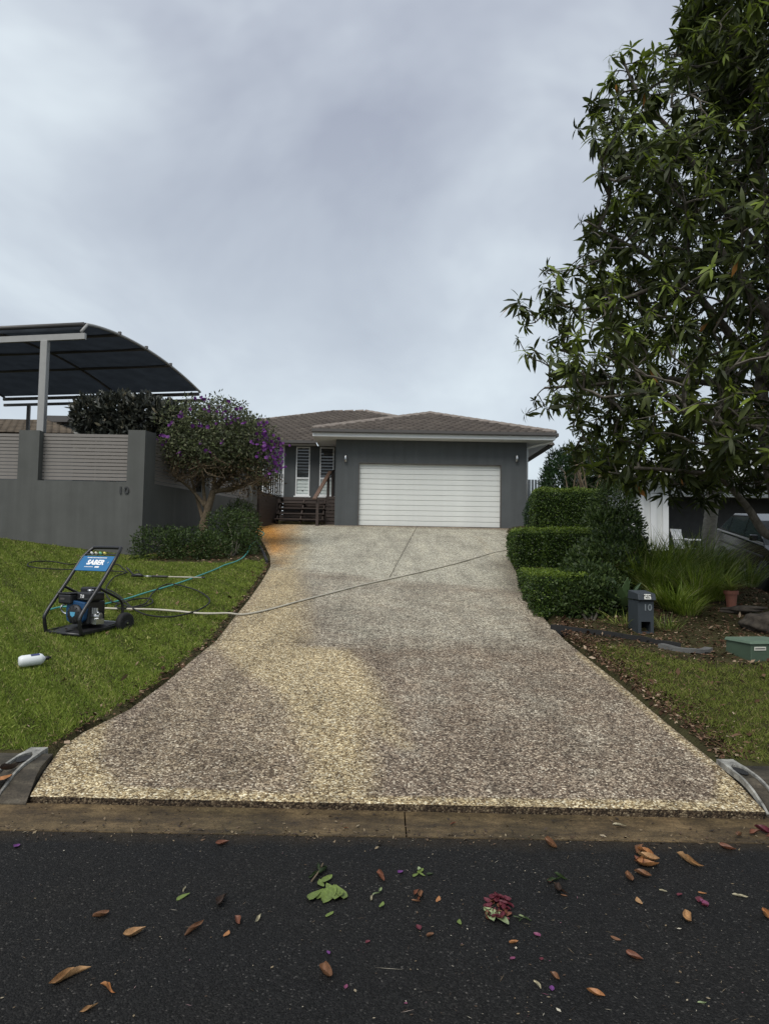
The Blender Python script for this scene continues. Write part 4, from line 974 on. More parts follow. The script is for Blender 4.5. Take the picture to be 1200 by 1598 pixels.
for k, c in enumerate(((0.85, 0.85, 0.80), (0.80, 0.72, 0.55), (0.25, 0.62, 0.35), (0.85, 0.72, 0.18))):
    mb = MB(); mb.lathe([(0.007, -0.02), (0.014, 0.0), (0.014, 0.02), (0.008, 0.035)], 10, Mp @ Matrix.Translation((-0.13+k*0.072, H/2+0.03, 0.008))); pwp('nozzle', mb, plain('nozzle_colour', c, 0.5, 0.03), smooth=True)

# ------------------------------------------------------------------ white bottle lying on the lawn
b0, b1 = G(28, 1047), G(70, 1041); bd = (b1-b0); bl = bd.length
bt = thing('bottle', 'white plastic spray bottle lying on the lawn near the road', 'bottle', (b0+b1)/2)
bx = bd.normalized(); Mb = frame_mat(b0+Vector((0, 0, 0.085)), Vector((-bx.y, bx.x, 0)), bx)
r = 0.056
mb = MB(); mb.lathe([(0.02, 0.0), (0.044, 0.004), (r, 0.03), (r, bl*0.80), (0.045, bl*0.90), (0.022, bl*0.97), (0.018, bl)], 24, Mb); mb.build('bottle_body', plain('milky_plastic', (0.70, 0.73, 0.73), 0.35, 0.05), bt, world=True, smooth=True)
mb = MB(); mb.lathe([(0.019, bl), (0.019, bl+0.03), (0.010, bl+0.035), (0.009, bl+0.055)], 14, Mb); mb.build('cap', M['black_plastic'], bt, world=True, smooth=True)
mb = MB(); n = 8; t0, t1 = bl*0.45, bl*0.78
nrm = (Vector((0, -0.45, 0.9))).normalized()
for k in range(n):
    for t in (t0, t1):
        a = -0.55+1.1*k/(n-1); v = Mb.to_3x3() @ Vector((math.cos(a), math.sin(a), 0))
        pass
ax = bx; v0 = (nrm - ax*nrm.dot(ax)).normalized(); v1 = ax.cross(v0)
cen = b0+Vector((0, 0, 0.085))
for k in range(n):
    a = -0.35+0.7*k/(n-1); o_ = (v0*math.cos(a)+v1*math.sin(a))*(r+0.0012)
    mb.v += [tuple(cen+ax*t0+o_), tuple(cen+ax*t1+o_)]
for k in range(n-1): mb.f.append((2*k, 2*k+1, 2*k+3, 2*k+2))
mb.build('label', plain('navy_print', (0.03, 0.04, 0.12), 0.5, 0.1), bt, world=True)

# ------------------------------------------------------------------ mailbox
q = G(1008, 989)
ml = thing('mailbox', 'slate blue pillar mailbox numbered 10 in front of the strappy plants', 'mailbox', (q.x, q.y, q.z), R(4))
sz = F/q.y; w = 25/sz; hgt = 63/sz; dp = 0.30
z_t = hgt*0.80
mb = MB()                                   # pillar with open paper slot at its foot
ow = 0.60*w; oh = hgt*0.29
mb.box(-w/2, -ow/2, 0, dp, -0.05, z_t); mb.box(ow/2, w/2, 0, dp, -0.05, z_t); mb.box(-ow/2, ow/2, 0, dp, oh, z_t); mb.box(-ow/2, ow/2, dp-0.02, dp, -0.05, oh)
mb.box(-ow/2, ow/2, 0.0, dp-0.02, -0.05, 0.02); mb.build('pillar', M['slate'], ml)
mb = MB(); mb.hexa([(-w/2-.012, -0.045, z_t+.012), (w/2+.012, -0.045, z_t+.012), (w/2+.012, dp, z_t+.012), (-w/2-.012, dp, z_t+.012), (-w/2-.012, -0.02, hgt-.01), (w/2+.012, -0.02, hgt-.01), (w/2+.012, dp*0.9, hgt+0.02), (-w/2-.012, dp*0.9, hgt+0.02)]); hd = mb.build('hood', M['slate'], ml, bevel=0.006)
mb = MB(); mb.box(-w/2+.004, w/2-.004, -0.012, 0.002, z_t-0.004, z_t+0.014); mb.build('mail_slot', M['rubber'], ml)
sx0 = 0.006; sz0 = (z_t+hgt)/2+.004
fm = frame_mat((sx0, -0.0345, sz0), (1, 0, 0), (0, -1, 0.20))
mb = MB(); mb.box(-w*0.21, w*0.21, -0.032, 0.032, 0, 0.002, fm); st_ = mb.build('sticker', plain('sticker_white', (0.75, 0.75, 0.68), 0.5, 0.05), ml)
o = link('sticker_print', text_mesh('NO JUNK', 0.027, 0.0006, 0.0012), M['digit'], st_); o.matrix_local = fm @ Matrix.Translation((0, 0.013, 0.003))
o = link('sticker_print', text_mesh('MAIL', 0.027, 0.0006, 0.0012), M['digit'], st_); o.matrix_local = fm @ Matrix.Translation((0, -0.014, 0.003))
o = link('house_number', text_mesh('10', 0.115, 0.003, 0.002), plain('faded_grey_print', (0.17, 0.19, 0.20), 0.5, 0.1), ml); o.matrix_local = frame_mat((0.02, -0.004, z_t-0.085), (1, 0, 0), (0, -1, 0))
mb = MB(); mb.box(-ow/2+.01, ow/2-.01, 0.10, dp-0.03, 0.021, 0.06); mb.build('leaf_litter', M['soil'], ml)

# ------------------------------------------------------------------ green utility box
q = G(1172, 1033)
ub = thing('utility_box', 'low green utility box with small plate set in the lawn edge', 'utility box', q, R(12))
sz = F/q.y; bh = 31/sz
mb = MB(); mb.hexa([(0, 0, -0.05), (0.52, 0, -0.05), (0.52, 0.42, -0.05), (0, 0.42, -0.05), (0.012, 0.012, bh*0.86), (0.508, 0.012, bh*0.86), (0.508, 0.408, bh*0.86), (0.012, 0.408, bh*0.86)]); mb.build('box_body', M['box_green'], ub, bevel=0.008)
mb = MB(); mb.hexa([(-0.006, -0.006, bh*0.862), (0.526, -0.006, bh*0.862), (0.526, 0.426, bh*0.862), (-0.006, 0.426, bh*0.862), (0.008, 0.010, bh), (0.512, 0.010, bh), (0.512, 0.412, bh*1.02), (0.008, 0.412, bh*1.02)]); mb.build('lid', plain('green_lid', (0.095, 0.145, 0.10), 0.6, 0.12, 5), ub, bevel=0.006)
mb = MB(); mb.box(0.045, 0.19, 0.001, 0.006, bh*0.55, bh*0.73); pl = mb.build('plate', M['plate'], ub)
mb = MB(); mb.box(0.055, 0.18, -0.0005, 0.0015, bh*0.615, bh*0.665); mb.build('plate_print', M['gutter_metal'], pl)
mb = MB(); mb.box(0.14, 0.23, 0.0055, 0.0105, bh*0.28, bh*0.38); mb.build('moulded_mark', M['box_green'], ub)

# ------------------------------------------------------------------ kerb drain outlets
def outlet(px0, px1, label):
    k = lambda x, y: 0.155
    a = G(*px0, 0, k); b = Vector((a.x, 4.47, 0.0)); w = 0.130; X = a.x; yb = 5.12; ym = 4.93
    o = thing('drain_outlet', label, 'drain outlet', (X, 4.8, 0.14), 0.0, 'drain outlets in the kerb')
    w2 = w/2; ys = [(5.13, 0.150), (4.95, 0.150), (4.78, 0.142), (4.66, 0.118), (4.52, 0.060), (4.46, 0.024)]
    def prof(y):
        for (a_, za), (b_, zb_) in zip(ys[:-1], ys[1:]):
            if b_ <= y <= a_: return zb_+(za-zb_)*(y-b_)/(a_-b_)
        return ys[0][1] if y > ys[0][0] else ys[-1][1]
    # U-shaped moulding: closed flat back, rounded mouth, two side walls running down to the gutter
    rows = []
    for i in range(13):
        y = 5.13-(5.13-4.46)*i/12; ho = w2*(0.92 if y > 5.0 else 1.0)
        tt_ = (5.00-y)/0.11; hi = 0.0 if tt_ <= 0 else (w2-0.016)*min(1, math.sqrt(max(0, 1-(1-min(1, tt_))**2)))
        rows.append((y, prof(y), ho, hi, 0.024-0.012*i/12))
    for s in (-1, 1):
        mb = MB()
        for y, z, ho, hi, h in rows:
            x0, x1 = X+s*ho, X+s*hi
            mb.v += [(x0, y, z-0.02), (x1, y, z-0.02), (x1, y, z+h), (x0, y, z+h)]
        for i in range(12):
            for k2 in range(4):
                q = (i*4+k2, i*4+(k2+1) % 4, (i+1)*4+(k2+1) % 4, (i+1)*4+k2); mb.f.append(q if s > 0 else q[::-1])
        mb.f += [(3, 2, 1, 0), (48, 49, 50, 51)]; mb.build('moulded_side', M['galv'], o, world=True)
    mb = MB(); mb.v = [(X+sx*(w2-0.03), y, prof(y)+0.006) for y in (4.99, 4.84, 4.72, 4.58, 4.46) for sx in (-1, 1)]
    mb.f = [(2*i, 2*i+1, 2*i+3, 2*i+2) for i in range(4)]; mb.build('channel_floor', M['kerb'], o, world=True)
    mb = MB(); mb.v = [(X, 4.91, 0.1585)]+[(X+(w2-0.026)*math.cos(k*math.pi/8), 4.91+0.085*math.sin(k*math.pi/8), 0.1585) for k in range(16)]
    mb.f = [(0, 1+k, 1+(k+1) % 16) for k in range(16)]; mb.build('mouth_shade', M['rubber'], o, world=True)  # black disc stands in for the shade inside the pipe
    return X
XO = outlet((77, 1162), (8, 1232), 'pale drain outlet in the kerb left of the driveway with a dry leaf inside')
XO2 = outlet((1158, 1206), (1200, 1245), 'weathered drain outlet in the kerb at the right driveway corner')

# ------------------------------------------------------------------ fallen leaves and petals on the road
def leaf_shape(kind, k):
    """one curled leaf, unit length along x, mesh of a strip three wide"""
    rr = random.Random(k*17+len(kind)); m = 9; V = []; 
    fold = {'curl': 1.15, 'flat': 0.25, 'twist': 1.25, 'petal': 0.5}[kind]*rr.uniform(.8, 1.2)
    wid = {'curl': 0.56, 'flat': 0.42, 'twist': 0.34, 'petal': 0.7}[kind]*rr.uniform(.9, 1.15)
    for i in range(m):
        t = i/(m-1); w = wid*0.5*(math.sin(math.pi*min(1, t**0.8))**0.75+0.02)
        tw = (t-0.5)*({'twist': 2.4, 'curl': 0.9}.get(kind, 0.3))*(1 if k % 2 else -1)
        zb_ = {'curl': 0.16, 'flat': 0.05, 'twist': 0.08, 'petal': 0.10}[kind]*(2*t-1)**2*rr.uniform(.9, 1.1)
        yb_ = 0.10*math.sin(t*3+k)*(kind != 'petal')
        for s in (-1, -0.5, 0, 0.5, 1):
            a = fold*abs(s)*1.0; y = math.copysign(w*abs(s)*math.cos(a*0.8), s) if s else 0; z = w*abs(s)*math.sin(a)+rr.uniform(-.01, .01)
            c, s_ = math.cos(tw), math.sin(tw)
            V.append((t-0.5, yb_+y*c-z*s_, zb_+y*s_+z*c+0.02))
    mn = min(v[2] for v in V); V = [(x, y, z-mn) for x, y, z in V]
    f = [(i*5+j, (i+1)*5+j, (i+1)*5+j+1, i*5+j+1) for i in range(m-1) for j in range(4)]
    me = bpy.data.meshes.new('leaf'); me.from_pydata(V, [], f); me.polygons.foreach_set('use_smooth', [True]*len(f)); me.update(); return me
LC = {'brown': (0.17, 0.080, 0.037), 'tan': (0.36, 0.205, 0.09), 'red': (0.16, 0.058, 0.029), 'orange': (0.33, 0.145, 0.05), 'dark': (0.045, 0.026, 0.017), 'green': (0.125, 0.175, 0.034),
      'pale': (0.26, 0.32, 0.16), 'cream': (0.40, 0.36, 0.24), 'crimson': (0.10, 0.014, 0.024), 'purple': (0.12, 0.028, 0.15), 'pink': (0.16, 0.035, 0.085), 'dkgreen': (0.03, 0.052, 0.014)}
def vein_mat(name, c):
    m, nt, b, out = newmat('leaf_'+name); N = nt.nodes.new; L = nt.links.new
    tc = N('ShaderNodeTexCoord'); n1 = tx(nt, 'ShaderNodeTexNoise', 7, tc.outputs['Object'], Detail=6, Roughness=0.7)
    L(ramp(nt, [(0.25, tuple(x*0.45 for x in c)), (0.55, c), (0.8, tuple(min(1, x*1.55) for x in c))], n1.outputs['Fac']).outputs[0], b.inputs['Base Color'])
    b.inputs['Roughness'].default_value = 0.55; return m
LM = {k: vein_mat(k, c) for k, c in LC.items()}
lcache = {}
def lay(px, py, L_, ang, col, kind='curl', k=0, name='fallen_leaf', parent=None, lift=0.002, hz=1.0, surf=None):
    """leaf lying on the road at a photo position, L_ photo pixels long"""
    p = GR(px, py) if surf is None else surf(px, py); sc = F/p.y; le = (0.82 if kind == 'petal' else 0.92)*L_/sc
    ca_, sa_ = math.cos(R(ang)), math.sin(R(ang))*min(2.2, p.y/1.6); le *= min(1.7, math.hypot(ca_, sa_)); ang = math.degrees(math.atan2(sa_, ca_))
    key = (kind, k % 6, col)
    if key not in lcache: lcache[key] = leaf_shape(kind, k % 6)
    o = link(name, lcache[key], LM[col])
    if parent: o.parent = parent; o.location = p+Vector((0, 0, lift))-parent.location
    else: o.location = p+Vector((0, 0, lift))
    o.rotation_euler = (random.uniform(-.12, .12), random.uniform(-.1, .1), R(ang)); wq = L_/sc; o.scale = (le, wq*0.5+le*0.5, le*hz); return o
LEAVES = [
 (110, 1529, 58, 25, 'tan', 'twist', 'long curled tan leaf lying nearest the bottom left corner of the road'),
 (168, 1547, 42, -20, 'orange', 'twist', 'ridged orange curled leaf just right of the long tan leaf'),
 (139, 1576, 24, 45, 'tan', 'twist', 'small pale brown leaf below the ridged orange leaf'),
 (157, 1431, 22, 30, 'brown', 'curl', 'brown cupped leaf farthest left on the middle of the road'),
 (210, 1459, 34, 12, 'tan', 'curl', 'bright tan wavy leaf lying alone left of the road middle'),
 (303, 1453, 34, 38, 'brown', 'twist', 'twisted brown leaf between the tan wavy leaf and small red one'),
 (347, 1411, 26, 70, 'dark', 'curl', 'dark standing curled leaf with a lit tan rim on the road'),
 (370, 1441, 20, -35, 'red', 'curl', 'small reddish brown leaf beside an upright cream sliver'),
 (403, 1435, 17, 85, 'cream', 'twist', 'thin cream sliver of leaf pointing up the road'),
 (353, 1459, 12, 70, 'orange', 'flat', 'tiny orange leaf scrap below the small reddish leaf'),
 (347, 1318, 22, 5, 'red', 'curl', 'reddish leaf close to the gutter left of the green sprig'),
 (288, 1390, 11, 80, 'cream', 'twist', 'thin pale stem scrap above the single dark green leaf'),
 (286, 1402, 20, 30, 'green', 'flat', 'single dark green leaf flat on the left road half'),
 (515, 1429, 13, 50, 'green', 'flat', 'small bright green leaf just below the green sprig'),
 (595, 1370, 26, -50, 'red', 'twist', 'glossy reddish brown leaf right of the green sprig'),
 (683, 1405, 11, 60, 'orange', 'flat', 'little orange leaf next to the dry brown cluster'),
 (511, 1522, 27, -70, 'brown', 'curl', 'upright reddish brown leaf low in the middle of the road'),
 (671, 1463, 16, 20, 'brown', 'curl', 'crumpled brown leaf left of the crimson flower clump'),
 (718, 1441, 13, 85, 'green', 'flat', 'narrow yellow green leaf pointing up left of the crimson flower clump'),
 (802, 1474, 15, 20, 'orange', 'curl', 'round orange brown leaf below the crimson flower clump'),
 (860, 1321, 22, -40, 'brown', 'curl', 'curled brown leaf near the gutter above the dark green twig'),
 (1077, 1347, 36, -48, 'tan', 'twist', 'long narrow tan leaf twisted with a pale tip at right'),
 (1135, 1326, 20, -25, 'red', 'curl', 'reddish leaf near the gutter toward the right edge'),
 (1155, 1401, 20, -22, 'cream', 'twist', 'cream sliver of leaf at the right side of the road'),
 (998, 1408, 16, 82, 'tan', 'flat', 'small upright tan leaf below the brown leaf pile'),
 (1075, 1436, 24, 85, 'tan', 'curl', 'tan funnel shaped leaf at right of the road middle'),
 (1096, 1395, 14, 0, 'orange', 'flat', 'flat orange leaf above the dark red petals'),
 (961, 1466, 16, -25, 'brown', 'flat', 'small brown leaf above the reddish pointed leaf'),
 (990, 1496, 22, -35, 'red', 'curl', 'reddish brown pointed leaf low on the right half of the road'),
 (929, 1555, 26, -25, 'orange', 'curl', 'tan triangular leaf near the bottom right of the road'),
 (838, 1540, 15, -65, 'cream', 'twist', 'pale cream sliver beside the brown and purple scraps'),
 (866, 1528, 18, -40, 'brown', 'curl', 'folded brown leaf beside the cream sliver low on the road'),
 (1195, 1432, 22, 80, 'orange', 'curl', 'crumpled orange brown leaf cut by the right picture edge'),
 (1095, 1567, 17, 10, 'pale', 'twist', 'small pale green leaf at the bottom right'),
 (1035, 1392, 10, -30, 'cream', 'twist', 'tiny pale sliver left of the flat orange leaf'),
 (880, 1399, 9, -30, 'brown', 'flat', 'tiny brown scrap below the dark green twig'),
]
for i, (x, y, L_, a, c, kd, lb) in enumerate(LEAVES):
    tag(lay(x, y, L_, a, c, kd, i), lb, 'leaf', 'dry leaves scattered on the road')
PET = [(625, 1363, 11, 'purple', 'purple petal next to the glossy reddish leaf on the road'), (512, 1489, 9, 'purple', 'small purple petal right of the road middle below the green leaf'), (540, 1542, 8, 'pink', 'magenta petal right of the upright reddish leaf'),
       (574, 1472, 9, 'crimson', 'dull crimson petal between the sprig and crumpled brown leaf'), (838, 1461, 12, 'pink', 'magenta petal right of the round orange leaf'), (800, 1498, 11, 'pink', 'pink petal below the round orange leaf'),
       (845, 1499, 8, 'crimson', 'small crimson petal right of the pink petal'), (633, 1568, 7, 'pink', 'pale pink petal near the bottom of the road'), (26, 1322, 11, 'purple', 'lilac petal at the far left of the road'), (653, 1450, 11, 'crimson', 'crimson petal left of the crumpled brown leaf'), (861, 1545, 10, 'purple', 'purple petal under the folded brown leaf')]
for i, (x, y, L_, c, lb) in enumerate(PET):
    tag(lay(x, y, L_, random.uniform(0, 180), c, 'petal', i, 'petal'), lb, 'petal', 'fallen petals on the road')
# clusters: several leaves that lie as one piece
def cluster(name, label, cat, items, px, py):
    p = GR(px, py); t = thing(name, label, cat, p)
    for i, (dx, dy, L_, a, c, kd) in enumerate(items): lay(px+dx, py+dy, L_, a, c, kd, i, 'leaf', t, 0.003+0.002*(i % 4))
    return t
sp = cluster('green_sprig', 'sprig of bright green oval leaves dropped on the road', 'sprig', [(-14, 12, 32, 50, 'green', 'flat'), (-4, 10, 22, 60, 'green', 'flat'), (5, 12, 33, 80, 'green', 'flat'), (15, 10, 30, 100, 'green', 'flat'), (21, 8, 30, 115, 'green', 'flat'), (11, 4, 26, 130, 'green', 'flat'), (-6, -6, 18, 120, 'green', 'flat'), (3, -12, 20, 60, 'green', 'flat'), (-14, -22, 22, 40, 'dkgreen', 'twist'), (-6, -26, 24, 70, 'dkgreen', 'twist'), (-20, -18, 18, 20, 'dkgreen', 'twist'), (-10, -30, 20, 100, 'dkgreen', 'twist')], 508, 1388)
mb = MB(); mb.tube([GR(486, 1380)+Vector((0, 0, .012)), GR(497, 1368)+Vector((0, 0, .02)), GR(504, 1352)+Vector((0, 0, .012))], 0.004, 6); mb.build('stem', M['bark_tan'], sp, world=True)
cluster('dry_cluster', 'dry red brown leaf cluster between small green sprig and crumpled leaf', 'leaf cluster', [(-3, -3, 14, 40, 'red', 'curl'), (4, 0, 14, 100, 'brown', 'curl'), (0, 6, 13, 70, 'red', 'twist'), (-4, 10, 16, 0, 'brown', 'twist')], 653, 1400)
s2_ = cluster('green_sprig', 'tiny green sprig with stalk near the middle of the road', 'sprig', [(-8, 3, 13, 30, 'green', 'flat'), (0, -3, 13, 60, 'green', 'flat'), (2, 3, 12, -20, 'green', 'flat'), (-4, -6, 9, 90, 'pale', 'flat'), (14, 2, 13, 0, 'dkgreen', 'curl')], 657, 1365)
cluster('flower_scrap', 'cream flower scraps below the glossy reddish leaf', 'flower scrap', [(-6, 4, 13, 60, 'cream', 'twist'), (0, -2, 12, 30, 'pale', 'twist'), (6, -6, 11, 80, 'pale', 'curl'), (8, 16, 11, 60, 'green', 'flat')], 587, 1400)
cr2 = cluster('flower_clump', 'crimson flower clump with a large pale green leaf on the road', 'flower clump',
   [(random.uniform(-20, 16), random.uniform(-18, 18), random.uniform(9, 16), random.uniform(0, 180), random.choice(('crimson', 'crimson', 'red')), random.choice(('curl', 'petal', 'twist'))) for _ in range(42)]
   + [(-6, 16, 44, -45, 'pale', 'flat'), (-14, 14, 24, -60, 'pale', 'flat'), (28, 14, 14, -10, 'dkgreen', 'twist'), (38, 14, 16, -15, 'pale', 'twist'), (44, 18, 12, -40, 'dkgreen', 'twist'), (34, 20, 12, 30, 'dkgreen', 'twist')], 779, 1420)
lp = cluster('leaf_pile', 'pile of orange brown dry leaves at upper right of the road', 'leaf pile', [(-6, -12, 26, 30, 'brown', 'curl'), (2, -8, 24, -30, 'orange', 'curl'), (-2, 2, 30, 15, 'orange', 'twist'), (8, 2, 30, -25, 'tan', 'curl'), (6, 10, 34, -10, 'orange', 'curl'), (-8, 6, 20, 80, 'red', 'curl')], 1005, 1343)
cluster('leaf_pair', 'two brown leaves lying just below the orange leaf pile', 'leaf pair', [(-14, 2, 20, 75, 'brown', 'curl'), (6, -2, 26, -15, 'brown', 'curl')], 997, 1371)
cluster('petal_cluster', 'dark crimson petals under the flat orange leaf', 'petal cluster', [(-4, -4, 14, 40, 'crimson', 'petal'), (3, 2, 16, 100, 'pink', 'petal'), (5, 6, 13, 10, 'crimson', 'curl'), (-34, -10, 12, 20, 'crimson', 'petal')], 1095, 1411)
cluster('dead_twig', 'dark dead twig with a green stalk right of the crimson flower clump', 'twig', [(0, 0, 22, 60, 'dark', 'curl'), (6, 4, 20, -20, 'dark', 'twist'), (-8, -14, 26, 20, 'dkgreen', 'twist'), (4, -18, 22, -30, 'dkgreen', 'twist'), (-14, -14, 11, 60, 'red', 'petal')], 872, 1391)
cluster('gutter_leaves', 'dark red dry leaves heaped in the gutter at the right edge', 'leaf pile', [(-10, 0, 24, 10, 'red', 'curl'), (4, -2, 24, -30, 'crimson', 'curl'), (14, 4, 22, 20, 'red', 'twist'), (-36, 4, 14, 40, 'brown', 'curl')], 1188, 1303)
for x, y, L_, a, c, lb in ((967, 1290, 22, -10, 'cream', 'pale sliver of leaf lying in the gutter at right'), (707, 1287, 14, 20, 'red', 'small dark red leaf in the gutter near the middle'), (540, 1294, 10, 0, 'brown', 'tiny brown leaf at the edge between gutter and road'), (348, 1318, 0, 0, '', '')):
    if L_: tag(lay(x, y, L_, a, c, 'twist', int(x)), lb, 'leaf', 'dry leaves in the gutter')
tag(lay(12, 1226, 40, 35, 'orange', 'flat', 3, surf=lambda x, y: Vector((XO-0.01, 4.56, 0.115))), 'broad orange leaf lying in the left drain outlet channel', 'leaf')
tag(lay(30, 1200, 22, 60, 'dark', 'curl', 2, surf=lambda x, y: Vector((XO+0.01, 4.70, 0.145))), 'dark withered leaf behind the orange leaf in the outlet', 'leaf')
# uncountable flecks, seeds and stalk scraps on the asphalt
n = 3600; fx = rng.uniform(-3.2, 3.4, n); fy = rng.uniform(1.5, 4.05, n)
keep = rng.random(n) < (0.30+0.7*(fx > 0.1))*np.where(fy < 3.2, 1.0, 0.6); fx, fy = fx[keep], fy[keep]; n = len(fx)
pos = np.stack([fx, fy, np.full(n, 0.008)], 1); dr_ = rand_unit(n); dr_[:, 2] = 0
ln = rng.gamma(1.6, 0.0032, n)+0.0025; thin = rng.random(n) < 0.2; ln = np.where(thin, ln*3, ln)
tag(leaves('road_litter', leafmat('litter', [(0, (0.02, 0.014, 0.009)), (0.4, (0.09, 0.055, 0.03)), (0.7, (0.22, 0.17, 0.10)), (0.92, (0.50, 0.46, 0.36)), (1, (0.2, 0.04, 0.10))], 0.7, 0.0), None,
    pos, dr_, np.tile([0, 0, 1.0], (n, 1)), ln, np.where(thin, 0.002, ln*0.55), 0.0, st=3), kind='stuff')

# grit and crushed leaf caught along the gutter
n = 1600; fx = rng.uniform(-3.2, 3.2, n); fy = 4.10+rng.normal(0, 0.05, n)-np.abs(rng.normal(0, .03, n)); up = rng.random(n) < 0.3; fy = np.where(up, rng.uniform(4.1, 4.43, n), fy)
pos = np.stack([fx, fy, np.full(n, 0.012)], 1); dr_ = rand_unit(n); dr_[:, 2] *= .3; ln = 0.006+rng.gamma(2.0, 0.005, n)
tag(leaves('gutter_litter', bpy.data.materials['litter'], None, pos, dr_, np.tile([0, 0, 1.0], (n, 1))+rng.normal(0, .4, (n, 3)), ln, ln*0.45, 0.1, st=3, rnd=rng.random(n)**1.6*.75), kind='stuff')
# ------------------------------------------------------------------ leaf colours
G_LAWN = leafmat('grass_blade', [(0, (0.062, 0.094, 0.014)), (0.4, (0.135, 0.190, 0.026)), (0.75, (0.235, 0.300, 0.045)), (0.93, (0.36, 0.38, 0.10)), (1, (0.50, 0.42, 0.20))], 0.6, 0.3, 0.25)
G_DRY = leafmat('dry_grass_blade', [(0, (0.058, 0.066, 0.014)), (0.45, (0.12, 0.15, 0.026)), (0.8, (0.19, 0.215, 0.045)), (0.94, (0.23, 0.18, 0.075)), (1, (0.28, 0.21, 0.115))], 0.65, 0.25, 0.2)
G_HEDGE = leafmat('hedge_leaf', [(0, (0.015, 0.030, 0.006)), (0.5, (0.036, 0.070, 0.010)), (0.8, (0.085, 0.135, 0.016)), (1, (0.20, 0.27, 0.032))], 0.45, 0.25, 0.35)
G_TREE = leafmat('tree_leaf', [(0, (0.022, 0.031, 0.009)), (0.55, (0.052, 0.069, 0.016)), (0.82, (0.092, 0.118, 0.023)), (0.90, (0.15, 0.20, 0.028)), (0.985, (0.21, 0.28, 0.04)), (1, (0.42, 0.19, 0.05))], 0.5, 0.32, 0.28)
G_TIB = leafmat('flowering_tree_leaf', [(0, (0.042, 0.050, 0.028)), (0.5, (0.090, 0.105, 0.055)), (0.8, (0.125, 0.155, 0.060)), (1, (0.22, 0.21, 0.14))], 0.6, 0.25, 0.25)
G_TIBDRY = leafmat('dry_tree_leaf', [(0, (0.05, 0.036, 0.022)), (0.6, (0.105, 0.075, 0.045)), (1, (0.17, 0.13, 0.07))], 0.8, 0.2, 0.1)
G_DARK = leafmat('dark_glossy_leaf', [(0, (0.018, 0.022, 0.018)), (0.6, (0.042, 0.046, 0.036)), (0.9, (0.085, 0.088, 0.065)), (1, (0.15, 0.13, 0.08))], 0.4, 0.12, 0.5)
G_BED = leafmat('bed_shrub_leaf', [(0, (0.020, 0.036, 0.010)), (0.6, (0.042, 0.070, 0.018)), (1, (0.085, 0.125, 0.03))], 0.5, 0.25, 0.3)
G_STRAP = leafmat('strappy_leaf', [(0, (0.055, 0.088, 0.013)), (0.5, (0.135, 0.20, 0.026)), (0.85, (0.25, 0.32, 0.05)), (1, (0.36, 0.34, 0.16))], 0.45, 0.25, 0.4)
G_STRAPB = leafmat('bright_strappy_leaf', [(0, (0.08, 0.13, 0.016)), (0.5, (0.19, 0.27, 0.032)), (0.85, (0.32, 0.40, 0.06)), (1, (0.42, 0.40, 0.20))], 0.45, 0.3, 0.4)
G_CONIF = leafmat('conifer_leaf', [(0, (0.010, 0.026, 0.010)), (0.6, (0.022, 0.050, 0.016)), (1, (0.045, 0.085, 0.022))], 0.6, 0.15, 0.25)
G_TREEB = leafmat('bright_shrub_leaf', [(0, (0.035, 0.055, 0.010)), (0.6, (0.085, 0.125, 0.022)), (1, (0.17, 0.22, 0.04))], 0.5, 0.25, 0.3)
G_AGAVE = leafmat('agave_leaf', [(0, (0.055, 0.095, 0.045)), (1, (0.095, 0.15, 0.06))], 0.5, 0.15, 0.3)
G_POT = leafmat('yellow_strap_leaf', [(0, (0.10, 0.14, 0.025)), (0.6, (0.22, 0.27, 0.05)), (1, (0.38, 0.38, 0.13))], 0.5, 0.3, 0.3)
FLOWER = leafmat('purple_petal', [(0, (0.075, 0.022, 0.12)), (0.6, (0.15, 0.035, 0.22)), (1, (0.26, 0.09, 0.30))], 0.55, 0.3, 0.2)
MULCH = leafmat('mulch_chip', [(0, (0.030, 0.018, 0.011)), (0.5, (0.085, 0.046, 0.028)), (0.85, (0.17, 0.105, 0.065)), (1, (0.40, 0.31, 0.22))], 0.9, 0.0, 0.1)

# ------------------------------------------------------------------ lawns
def gz_np(x, y): return np.array([gz(a, b) for a, b in zip(x, y)])
def lawn(name, x0, x1, y0, y1, inside, mat, dens, h, seed):
    xs, ys = [], []
    for a in np.arange(y0, y1, 0.5):
        d = dens*(5.5/(a+0.25))**1.35
        n = int(d*(x1-x0)*0.5); xs.append(rng.uniform(x0, x1, n)); ys.append(rng.uniform(a, a+0.5, n))
    x = np.concatenate(xs); y = np.concatenate(ys)
    vis = np.abs(x) < 0.57*y+1.3                        # only what the frame and a step to the side can see
    x, y = x[vis], y[vis]; k = np.array([inside(a, b) for a, b in zip(x, y)]); x, y = x[k], y[k]; n = len(x)
    # clumps: patchy height, lean and colour
    f = lambda s, p: 0.5+0.25*np.sin(x*s+p)*np.cos(y*s*0.9+p*2)+0.25*np.sin(x*s*2.3+y*s*1.7+p)
    cl_ = 0.5*f(5.1, 0.4)+0.3*f(13.0, 1.9)+0.2*f(31.0, 4.0); far = np.sqrt((y+0.25)/5.5)
    pos = np.stack([x, y, gz_np(x, y)-0.004], 1)
    d = np.stack([rng.normal(0, 0.75, n)+np.sin(x*23+y*17)*0.5, rng.normal(0, 0.75, n)+np.cos(x*19-y*27)*0.5, rng.uniform(0.45, 1.2, n)], 1)
    ln = h*(0.55+0.9*cl_)*rng.uniform(0.6, 1.3, n)
    r = np.clip(0.50*rng.random(n)+0.55*cl_-0.04, 0, 0.91); dry = rng.random(n) < 0.06+0.12*(f(2.3, 2.2) > 0.72); r = np.where(dry, rng.uniform(0.9, 1, n), r)
    return tag(leaves(name, mat, None, pos, d, rand_unit(n), ln, 0.0052*far, 0.5, st=3, rnd=r), kind='stuff')
